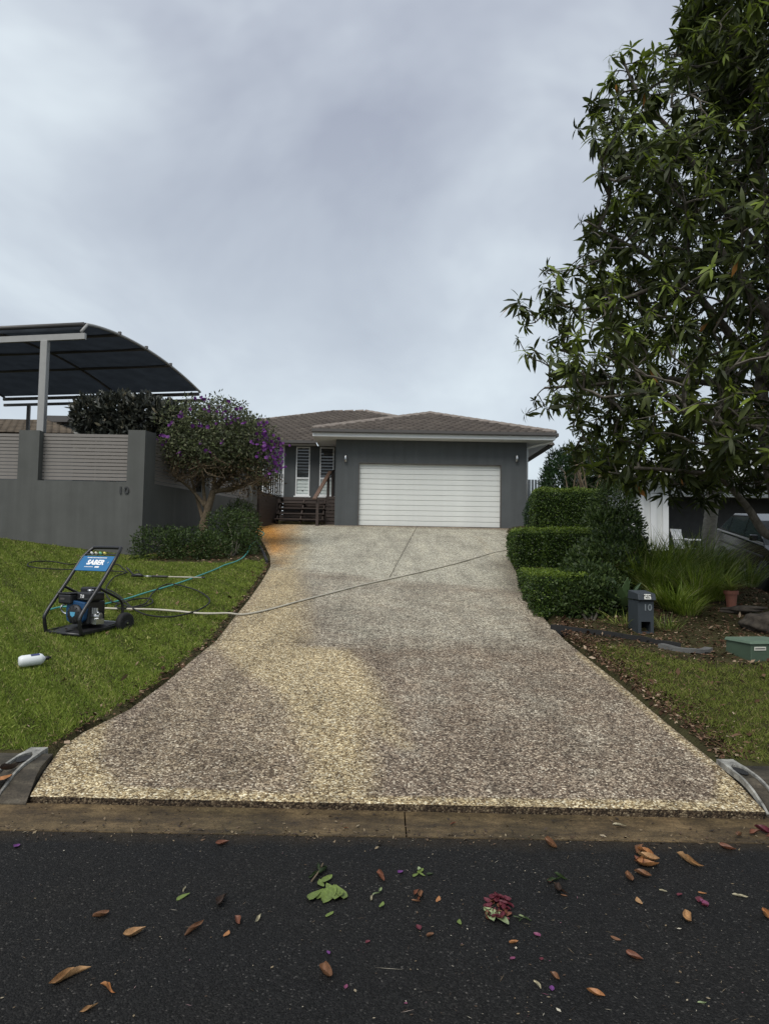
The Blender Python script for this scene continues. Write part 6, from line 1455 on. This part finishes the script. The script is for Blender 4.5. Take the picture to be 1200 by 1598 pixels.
# ------------------------------------------------------------------ dark glossy shrub behind the wall
sy = 17.9
def spx(px, py, rx, rz_): p = P(px, py, sy); s = F/sy; return (p.x, sy, p.z, rx/s, 0.55, rz_/s)
shrub('tall_shrub', 'tall dark glossy leaved shrub rising behind the boundary wall', 'shrub', (P(190, 700, sy).x, sy, gz(-6.5, sy)), [spx(145, 650, 30, 30), spx(185, 648, 36, 32), spx(225, 650, 32, 32), spx(190, 690, 70, 40), spx(262, 655, 26, 26)], 8500, 0.17, 0.068, G_DARK, up=0.5, droop=0.15, st=4, stems=6)
# ------------------------------------------------------------------ neighbouring house, chair and car at the right
nb_ = thing('neighbour_house', 'white neighbouring house with panelled wall and dark open garage at right', 'house', (9.5, 21, gz(9.5, 21)))
def nbx(name, mat, *b):
    mb = MB(); mb.box(*b); return mb.build(name, mat, nb_, world=True)
NX0, NX1 = P(986, 800, 21).x, P(1043, 800, 21).x; NZ0 = 1.4; NZ1 = P(1030, 745, 21).z
nbx('wall', M['soffit'], NX0, NX1, 21.0, 21.25, NZ0, NZ1)
nw = (NX1-NX0)/3
for i in range(3): nbx('wall_panel', M['white'], NX0+nw*i+nw*0.48, NX0+nw*(i+1)-0.02, 20.93, 20.999, NZ0, NZ1-0.02-0.25*(i == 1))
nbx('garage_wall', plain('far_wall_grey', (0.22, 0.22, 0.21), 0.8, 0.1), NX1+0.05, 20, 26.5, 26.7, NZ0, NZ1)
nbx('side_wall', M['soffit'], NX1-0.2, NX1-0.001, 21.26, 26.49, NZ0, NZ1)
nbx('side_wall', M['soffit'], NX0, NX0+0.2, 21.26, 30, NZ0, NZ1)
nbx('garage_floor', M['kerb'], NX1+0.03, 20, 21, 26.49, gz(10, 21)-0.3, gz(10, 21)+0.05)
nbx('lintel', M['soffit'], NX1+0.002, 13.5, 21.0, 21.25, NZ1-0.55, NZ1)
nbx('pier', M['soffit'], 13.5, 20, 21.0, 21.25, NZ0, NZ1)
nbx('opening_shade', plain('opening_shade_grey', (0.045, 0.045, 0.045), 0.6, 0.2), NX1+0.05, 13.45, 22.6, 22.7, NZ0, NZ1-0.1)  # dark sheet across the open garage, in place of its shaded depth
nbx('eave', M['white'], NX0-0.6, 20.5, 20.3, 20.33, NZ1, NZ1+0.24); nbx('soffit', M['soffit'], NX0-0.6, 20.5, 20.335, 22, NZ1+0.002, NZ1+0.02)
mb = MB(); x0, x1, y0, y1, z0 = NX0-0.6, 20.5, 20.335, 32, NZ1+0.22
mb.v = [(x0, y0, z0), (x1, y0, z0), (x1, y1, z0), (x0, y1, z0), (x0+5.8, y0+5.8, z0+1.7), (x1-5.8, y0+5.8, z0+1.7)]; mb.f = [(0, 1, 5, 4), (1, 2, 5), (2, 3, 4, 5), (3, 0, 4), (3, 2, 1, 0)]
mb.build('roof', plain('pale_metal_roof', (0.42, 0.43, 0.43), 0.5, 0.06), nb_, world=True)
# neighbour's driveway
mb = MB(); ys = list(np.arange(5.2, 21.2, 1.0)); 
for y in ys:
    xa = 7.0+0.02*y; mb.v += [(xa+0.2, y, gz(xa+0.2, y)+0.01), (13, y, gz(13, y)+0.03)]
mb.f = [(2*i, 2*i+1, 2*i+3, 2*i+2) for i in range(len(ys)-1)]
tag(mb.build('neighbour_driveway', M['kerb']), kind='structure')
# white plastic chair
cq = P(1074, 850, 17.6); cz0 = gz(cq.x, 17.6)
ch = thing('plastic_chair', 'white plastic garden chair partly hidden left of the palm trunk', 'chair', (cq.x, 17.6, cz0), R(35))
WP = plain('white_plastic', (0.70, 0.71, 0.70), 0.35, 0.04)
mb = MB(); mb.box(-0.24, 0.24, -0.22, 0.22, 0.42, 0.445); mb.build('seat', WP, ch, bevel=0.012)
mb = MB(); 
for k in range(5): mb.hexa([(-0.22+k*0.095, 0.20, 0.44), (-0.22+k*0.095+.06, 0.20, 0.44), (-0.22+k*0.095+.06, 0.22, 0.44), (-0.22+k*0.095, 0.22, 0.44), (-0.21+k*0.09, 0.33, 0.88), (-0.21+k*0.09+.06, 0.33, 0.88), (-0.21+k*0.09+.06, 0.35, 0.88), (-0.21+k*0.09, 0.35, 0.88)])
mb.box(-0.22, 0.22, 0.325, 0.355, 0.86, 0.93); mb.build('backrest', WP, ch)
for s in (-1, 1):
    mb = MB(); mb.tube(smooth_path([(s*0.27, -0.2, 0.44), (s*0.28, -0.2, 0.62), (s*0.28, -0.1, 0.66), (s*0.27, 0.26, 0.66)], 4), 0.022, 8); mb.build('armrest', WP, ch, smooth=True)
    for y in (-0.2, 0.2):
        mb = MB(); mb.bar((s*0.22, y, 0.43), (s*0.27, y*1.25, 0.0), 0.045, 0.045, (0, 1, 0)); mb.build('leg', WP, ch)
# dark parked car on the sloping neighbour driveway
cx0, cy0 = 8.45, 15.0
car = thing('parked_car', 'dark parked car on the sloping driveway behind the palm trunk', 'car', (cx0, cy0, gz(cx0, cy0)+0.03), R(-9))
car.rotation_euler = (math.atan(SL), 0, R(-9)); CARM = None
CP = plain('black_car_paint', (0.008, 0.009, 0.011), 0.15, 0.03, spec=0.7); CG = plain('car_glass', (0.05, 0.065, 0.065), 0.05, 0.03, spec=0.9)
# side profile (y along the car, z up); lower body then greenhouse
body = [(-2.15, 0.32), (-2.2, 0.55), (-2.1, 0.78), (-1.2, 0.93), (1.5, 0.98), (2.05, 0.95), (2.15, 0.6), (2.1, 0.32)]
def loft(prof, halfw, taper):
    mb = MB(); n = len(prof); xs_ = [(-1, 0.0), (-0.93, 0.05), (0.93, 0.05), (1, 0.0)]
    for s, ins in ((-1.0, 0.06), (-0.94, 0.0), (0.94, 0.0), (1.0, 0.06)):
        zc = sum(z for _, z in prof)/n; yc = sum(y for y, _ in prof)/n
        for y, z in prof: mb.v.append((s*halfw(z), yc+(y-yc)*(1-ins*0.6), zc+(z-zc)*(1-ins)))
    for k in range(3):
        for i in range(n): mb.f.append((k*n+i, k*n+(i+1) % n, (k+1)*n+(i+1) % n, (k+1)*n+i))
    mb.f += [tuple(reversed(range(n))), tuple(range(3*n, 4*n))]; return mb
loft(body, lambda z: 0.86, 0).build('body', CP, car, smooth=False, bevel=0.03)
cab = [(-1.25, 0.90), (-0.55, 1.36), (0.2, 1.45), (1.15, 1.40), (1.95, 0.94)]
loft(cab, lambda z: 0.84-0.30*max(0, z-0.9), 0).build('cabin', CP, car, bevel=0.03)
for s in (-1, 1):
    for pl_ in (((-0.95, 0.98), (-0.42, 1.33), (0.02, 1.39), (0.02, 1.0)), ((0.10, 1.0), (0.10, 1.39), (1.0, 1.34), (1.05, 1.02)), ((1.12, 1.02), (1.08, 1.33), (1.25, 1.30), (1.62, 1.04))):
        mb = MB(); f = lambda y, z, o: (s*(0.84-0.30*max(0, z-0.9)+o), y, z)
        n = len(pl_); mb.v = [f(y, z, -0.01) for y, z in pl_]+[f(y, z, 0.006) for y, z in pl_]; mb.f = [tuple(range(n)), tuple(range(n, 2*n))]+[(i, (i+1) % n, n+(i+1) % n, n+i) for i in range(n)]
        mb.build('side_window', CG, car)
    mb = MB(); mb.bar((s*0.852, -1.15, 0.955), (s*0.852, 1.75, 0.985), 0.02, 0.03); mb.build('chrome_trim', M['metal'], car)
    mb = MB(); mb.bar((s*0.87, -1.25, 0.70), (s*0.87, 1.5, 0.74), 0.02, 0.03); mb.build('side_moulding', M['gutter_metal'], car)
    mb = MB(); mb.box(min(s*0.86, s*1.0), max(s*0.86, s*1.0), -0.92, -0.82, 0.98, 1.10); mb.build('wing_mirror', CP, car, bevel=0.02)
    mb = MB(); mb.box(s*0.62-0.16, s*0.62+0.16, -2.205, -2.10, 0.58, 0.72); mb.build('headlight', CG, car, bevel=0.02)
    for y in (-1.32, 1.32):
        Mx = Matrix.Translation((s*0.80, y, 0.32)) @ Matrix.Rotation(R(90), 4, 'Y')
        mb = MB(); mb.lathe([(0.20, -0.10), (0.31, -0.10), (0.32, -0.05), (0.32, 0.05), (0.31, 0.10), (0.20, 0.10)], 24, Mx); w_ = mb.build('wheel', M['rubber'], car, smooth=True)
        mb = MB(); mb.lathe([(0.20, -0.09), (0.05, -0.07), (0.05, 0.07), (0.20, 0.09)], 18, Mx); mb.build('rim', M['metal'], w_)
# palm: ringed pale trunk, fronds high in the tree's crown
pq = P(1108, 868, 14.0); pzb = gz(pq.x, 14.0); ptop = P(1117, 740, 14.0)
pal = thing('palm', 'palm with pale ringed trunk standing in the strappy plants', 'palm', (pq.x, 14.0, pzb))
pts = [Vector((pq.x-0.06, 14.0, pzb-0.1)), Vector((P(1103, 860, 14).x, 14.0, P(1103, 860, 14).z)), Vector((P(1110, 800, 14).x, 14, P(1110, 800, 14).z)), Vector((ptop.x, 14, ptop.z)), Vector((ptop.x+0.15, 14, ptop.z+1.5))]
pp = smooth_path(pts, 14); mb = MB(); mb.tube(pp, [0.135-0.02*i/len(pp)+0.006*(i % 2) for i in range(len(pp))], 14); mb.build('trunk', M['bark_palm'], pal, world=True, smooth=True)
tp = pp[-1]
mb = MB(); mb.tube([tp, tp+Vector((0, 0, .35)), tp+Vector((0, 0, .8))], [0.11, 0.12, 0.05], 12); mb.build('crown_shaft', plain('palm_green', (0.10, 0.16, 0.05), 0.4, 0.1), pal, world=True, smooth=True)
for k in range(9):
    a = k*0.7+0.2; c = smooth_path([tp+Vector((0, 0, .7)), tp+Vector((math.cos(a)*.7, math.sin(a)*.7, 1.35)), tp+Vector((math.cos(a)*1.6, math.sin(a)*1.6, 1.1)), tp+Vector((math.cos(a)*2.1, math.sin(a)*2.1, .4))], 10)
    mb = MB(); mb.tube(c, [0.022*(1-i/len(c))+.004 for i in range(len(c))], 6); fr = mb.build('frond', plain('frond_stalk', (0.09, 0.12, 0.04), 0.5, 0.1) if k == 0 else bpy.data.materials['frond_stalk'], pal, world=True, smooth=True)
    q = np.array([c[i] for i in range(4, len(c)) for _ in range(2)]); sd2 = np.tile([1., -1.], len(q)//2)
    d = np.stack([-math.sin(a)*sd2+0.5*math.cos(a), math.cos(a)*sd2+.5*math.sin(a), np.full(len(q), -.35)], 1)
    lf = leaves('leaflets', G_STRAP, pal, q, d, np.tile([0, 0, 1.], (len(q), 1)), 0.55, 0.035, .35, st=4); lf.parent = fr; 

# ------------------------------------------------------------------ the big broadleaf tree at the right
BX, BY = 6.15, 10.3; bz = gz(BX, BY)
big = thing('broadleaf_tree', 'tall tree with whorls of long dark leaves filling the right edge', 'tree', (BX, BY, bz))
base = Vector((BX+0.25, BY, bz-0.1)); f1 = P(1228, 842, BY); up1 = P(1192, 700, BY); up2 = P(1188, 600, BY+.1); top = Vector((5.75, 10.6, 10.6))
trunk = smooth_path([base, f1, P(1213, 770, BY), P(1200, 710, BY), up2, P(1205, 480, BY), P(1195, 330, BY+.3), Vector((5.6, 10.7, 9.4)), top], 5)
mb = MB(); mb.tube(trunk, [0.125*(1-i/(len(trunk)-1))**0.75+0.018 for i in range(len(trunk))], 12); mb.build('trunk', M['bark'], big, world=True, smooth=True)
nodes = [p for p in trunk[8:]]; lim = []
def limb(*pts, r=0.06):
    c = smooth_path([Vector(p) for p in pts], 6); mb = MB(); mb.tube(c, [r*(1-0.72*i/(len(c)-1)) for i in range(len(c))], 8); mb.build('limb', M['bark'], big, world=True, smooth=True); nodes.extend(c[4:])
limb(f1, P(1194, 832, BY), P(1172, 800, BY), P(1155, 778, BY-.1), P(1120, 745, BY-.2), P(1060, 735, BY-.4), P(990, 730, BY-.5), r=0.075)
limb(P(1190, 590, BY), P(1150, 535, BY), P(1105, 480, BY-.1), P(1080, 455, BY-.2), P(1040, 445, BY-.2), P(985, 462, BY-.3), P(930, 480, BY-.2), r=0.075)
limb(P(1203, 500, BY), P(1180, 470, BY), P(1150, 420, BY+.2), P(1130, 395, BY+.3), P(1090, 340, BY+.5), P(1040, 270, BY+.4), r=0.085)
limb(P(1192, 650, BY), P(1130, 640, BY-.4), P(1060, 620, BY-.9), P(1000, 615, BY-1.2), P(940, 620, BY-1.2), r=0.05)
limb(P(1194, 620, BY), P(1120, 600, BY+.6), P(1020, 590, BY+.9), P(930, 600, BY+.7), P(850, 605, BY+.5), r=0.06)
limb(P(1080, 455, BY-.2), P(1010, 400, BY), P(960, 370, BY), P(915, 345, BY), r=0.04)
limb(P(1195, 400, BY+.2), P(1120, 310, BY), P(1060, 220, BY-.1), P(1000, 150, BY-.1), P(975, 100, BY-.1), r=0.06)
limb(P(1090, 340, BY+.5), P(1010, 290, BY+.6), P(950, 240, BY+.6), r=0.04)
limb(P(1195, 300, BY+.4), P(1150, 200, BY+.2), P(1110, 110, BY), P(1080, 40, BY), r=0.05)
limb(P(1192, 640, BY), P(1160, 660, BY-1.0), P(1110, 660, BY-1.9), P(1060, 640, BY-2.4), r=0.05)
limb(P(1194, 720, BY), P(1140, 700, BY-.9), P(1080, 690, BY-1.5), r=0.045)
limb(P(1196, 600, BY), Vector((6.6, 9.6, 4.6)), Vector((7.4, 9.2, 5.3)), Vector((8.2, 9.3, 5.6)), r=0.07)
limb(P(1203, 480, BY), Vector((6.4, 10.9, 6.0)), Vector((7.3, 11.6, 6.9)), Vector((8.0, 12.2, 7.2)), r=0.07)
limb(P(1197, 350, BY), Vector((5.9, 11.5, 7.8)), Vector((6.2, 12.6, 8.4)), r=0.05)
limb(P(1200, 450, BY), Vector((5.9, 9.2, 6.2)), Vector((6.0, 8.2, 6.9)), r=0.05)
limb(P(1197, 300, BY), Vector((6.3, 10.2, 8.6)), Vector((7.0, 10.0, 9.4)), r=0.05)
# whorl positions: a crown volume whose left outline follows the photographed silhouette
CXc, CYc = 5.75, 10.4
prof = [(2.35, 1.6), (2.9, 2.3), (3.3, 3.0), (3.75, 3.65), (4.05, 3.8), (4.5, 3.35), (4.9, 3.45), (5.3, 3.5), (5.8, 3.05), (6.4, 3.05), (7.0, 2.9), (7.6, 2.75), (8.2, 2.55), (8.75, 2.45), (9.0, 1.7), (9.6, 1.55), (10.4, 1.3), (11.2, 0.7), (11.7, 0.1)]
pz_ = np.array([a for a, b in prof]); prr = np.array([b for a, b in prof])
NWH = 4000; W_ = []
while len(W_) < NWH:
    z = rng.uniform(2.35, 11.6); rad = np.interp(z, pz_, prr); a = rng.uniform(0, 6.283); rr = rad*rng.random()**0.42
    lobe = 1+0.13*math.sin(a*5+z*2.1)+0.08*math.sin(a*9-z*3.3)
    x = CXc+math.cos(a)*rr*lobe; y = CYc+math.sin(a)*rr*lobe
    gap = math.sin(x*2.3+1.0)*math.sin(y*2.1+.6)*math.sin(z*2.2+.3)
    if gap > 0.33 and rng.random() < 0.92: continue
    if x > 6.9 and rng.random() < 0.45: continue
    if z < 2.9 and x < 3.4: continue
    if z < 2.75 and y < 12: continue
    c_ = CM.inverted() @ Vector((x, y, z)); qx, qy = 600-F*c_.x/c_.z, 799+F*c_.y/c_.z   # keep the branch that clears the house eave short
    if qx < 892 and qy > 650: continue
    W_.append((x, y, z))
for px, py, dd in ((1030, 618, -2.9), (1070, 600, -2.6), (1140, 598, -3.0), (1095, 625, -3.1), (1150, 610, -2.7), (985, 655, -2.6), (1092, 575, -2.3), (1020, 585, -2.2), (1180, 612, -3.0), (1040, 440, -2.3), (985, 512, -2.6), (1115, 160, -2), (1172, 160, -2), (1050, 240, -2.2), (1090, 265, -2.2), (990, 300, -1.8), (1010, 190, -1.5), (955, 430, -1.5), (905, 495, -1), (1165, 545, -2.9), (950, 85, -.3), (965, 78, -.2), (985, 72, -.2), (1000, 90, -.1), (955, 110, -.3), (975, 120, 0), (990, 105, -.2), (1010, 100, .1), (945, 130, 0), (960, 150, -.2), (985, 140, .2), (1005, 128, 0), (930, 175, 0), (940, 200, .1), (1020, 80, 0), (1035, 95, .2)):
    p = P(px, py, BY+dd*0.8); W_.append((p.x, p.y, p.z))
W_ = np.array(W_); nd = np.array([tuple(p) for p in nodes])
# every shoot joins the nearest wood already grown: a limb or an earlier shoot's twig
nd0 = len(nd); d0 = np.array([np.sqrt(((nd-w)**2).sum(1)).min() for w in W_]); grow = np.argsort(d0)
ND = np.zeros((nd0+2*len(W_), 3)); ND[:nd0] = nd; cnt_n = nd0; depth = np.zeros(len(ND)); par = np.full(len(W_), -1); load = np.ones(len(W_)); owner = np.full(len(ND), -1)
twig_pts = {}
for i in grow:
    w = W_[i]; dv = ND[:cnt_n]-w; cst = np.sqrt((dv**2).sum(1))+0.05*depth[:cnt_n]+0.25*np.maximum(0, dv[:, 2])
    j = int(np.argmin(cst)); bpt = ND[j].copy(); par[i] = owner[j]; L_ = np.linalg.norm(w-bpt)
    mid = bpt*0.5+w*0.5+rng.normal(0, 0.07, 3)*min(1, L_)+np.array([0, 0, -0.05*L_]); twig_pts[i] = (bpt, mid, w)
    ND[cnt_n] = mid; depth[cnt_n] = depth[j]+1; owner[cnt_n] = i; cnt_n += 1
for i in grow[::-1]:
    if par[i] >= 0: load[par[i]] += load[i]
outw = unit(np.array([twig_pts[i][2]-twig_pts[i][1] for i in range(len(W_))])+np.array([0, 0, 0.12])+rng.normal(0, .1, W_.shape))
def whorl(kind, k):
    """leaves radiating from a shoot tip along +z"""
    rr = np.random.default_rng(k); n = int(rr.integers(10, 15)); a = np.arange(n)*2.4+rr.normal(0, .4, n)
    t = np.arange(n)/n                                         # older leaves droop, youngest stand up
    el = 0.80-1.75*(1-t)+rr.normal(0, .28, n)
    d = np.stack([np.cos(a)*np.cos(el), np.sin(a)*np.cos(el), np.sin(el)], 1); nn = np.stack([-np.cos(a)*np.sin(el), -np.sin(a)*np.sin(el), np.cos(el)], 1)
    pos = np.stack([0*a, 0*a, -0.09*(1-t)], 1)
    ln = (0.215-0.062*t)*rr.uniform(.7, 1.2, n); base_ = rr.uniform(0, .82, n)
    if kind == 'young': base_ = np.where(t > 0.35, rr.uniform(.88, .98, n), rr.uniform(.6, .88, n))
    if kind == 'old': base_[0] = 1.0
    return leaf_arrays(pos, d, nn, ln, ln*0.25, 0.38, st=4, rnd=base_)
WT_ = [whorl('dark', k) for k in range(7)]+[whorl('young', 50+k) for k in range(3)]+[whorl('old', 80)]
WM_ = []
for V, Q, r_, tt in WT_:
    me = mesh_np('leaf_cluster', V, Q, {'rnd': r_, 'along': tt}); me.materials.append(G_TREE); WM_.append(me)
frontness = W_[:, 1]-0.0 + 0.0
dist = np.linalg.norm(W_-np.array([0, 0, 1.6]), axis=1)
inview = np.abs(W_[:, 0]/W_[:, 1]) < 0.56
order = np.argsort(np.where(inview, dist, dist+50)); near = set(order[:290].tolist())
BVs, BQs, BRs, BTs = [], [], [], []; off = 0
for i, w in enumerate(W_):
    rad = math.hypot(w[0]-CXc, w[1]-CYc); rim = rad/max(.3, np.interp(w[2], pz_, prr))
    special = i >= NWH
    kk = int(rng.integers(7, 10)) if special or (rim > 0.72 and rng.random() < 0.20) else (10 if rng.random() < 0.02 else int(rng.integers(0, 7)))
    z = Vector(outw[i]); z = (z+Vector((0, 0, 0.55 if kk in (7, 8, 9) else 0.15))).normalized(); x = z.orthogonal().normalized(); a = rng.uniform(0, 6.28); x = (Matrix.Rotation(a, 3, z) @ x); y = z.cross(x); s = rng.uniform(0.6, 1.35)
    if i in near:
        o = link('leaf_cluster', WM_[kk], None, big); o.matrix_local = Matrix(((x.x*s, y.x*s, z.x*s, w[0]-BX), (x.y*s, y.y*s, z.y*s, w[1]-BY), (x.z*s, y.z*s, z.z*s, w[2]-bz), (0, 0, 0, 1)))
    else:
        V, Q, r_, tt = WT_[kk]; Rm = np.array([[x.x, x.y, x.z], [y.x, y.y, y.z], [z.x, z.y, z.z]])*s
        BVs.append(V @ Rm + w - np.array([BX, BY, bz])); BQs.append(Q+off); BRs.append(r_); BTs.append(tt); off += len(V)
cw = link('crown', mesh_np('crown', np.concatenate(BVs), np.concatenate(BQs), {'rnd': np.concatenate(BRs), 'along': np.concatenate(BTs)}), G_TREE, big); cw['kind'] = 'stuff'
# twigs from every whorl back to its limb
tw = MB()
for i, w in enumerate(W_):
    b0_, m0_, w0_ = (Vector(q) for q in twig_pts[i]); r_ = 0.0045+0.0035*math.sqrt(load[i]); e = w0_-Vector(outw[i])*0.02
    tw.tube([b0_, b0_.lerp(m0_, .5)+(m0_-b0_).length*Vector((0, 0, .05)), m0_, e], [min(r_*1.25, .03), min(r_*1.1, .028), min(r_, .025), 0.005], 4, False)
t_ = tw.build('twigs', M['bark'], big, world=True); t_['kind'] = 'stuff'
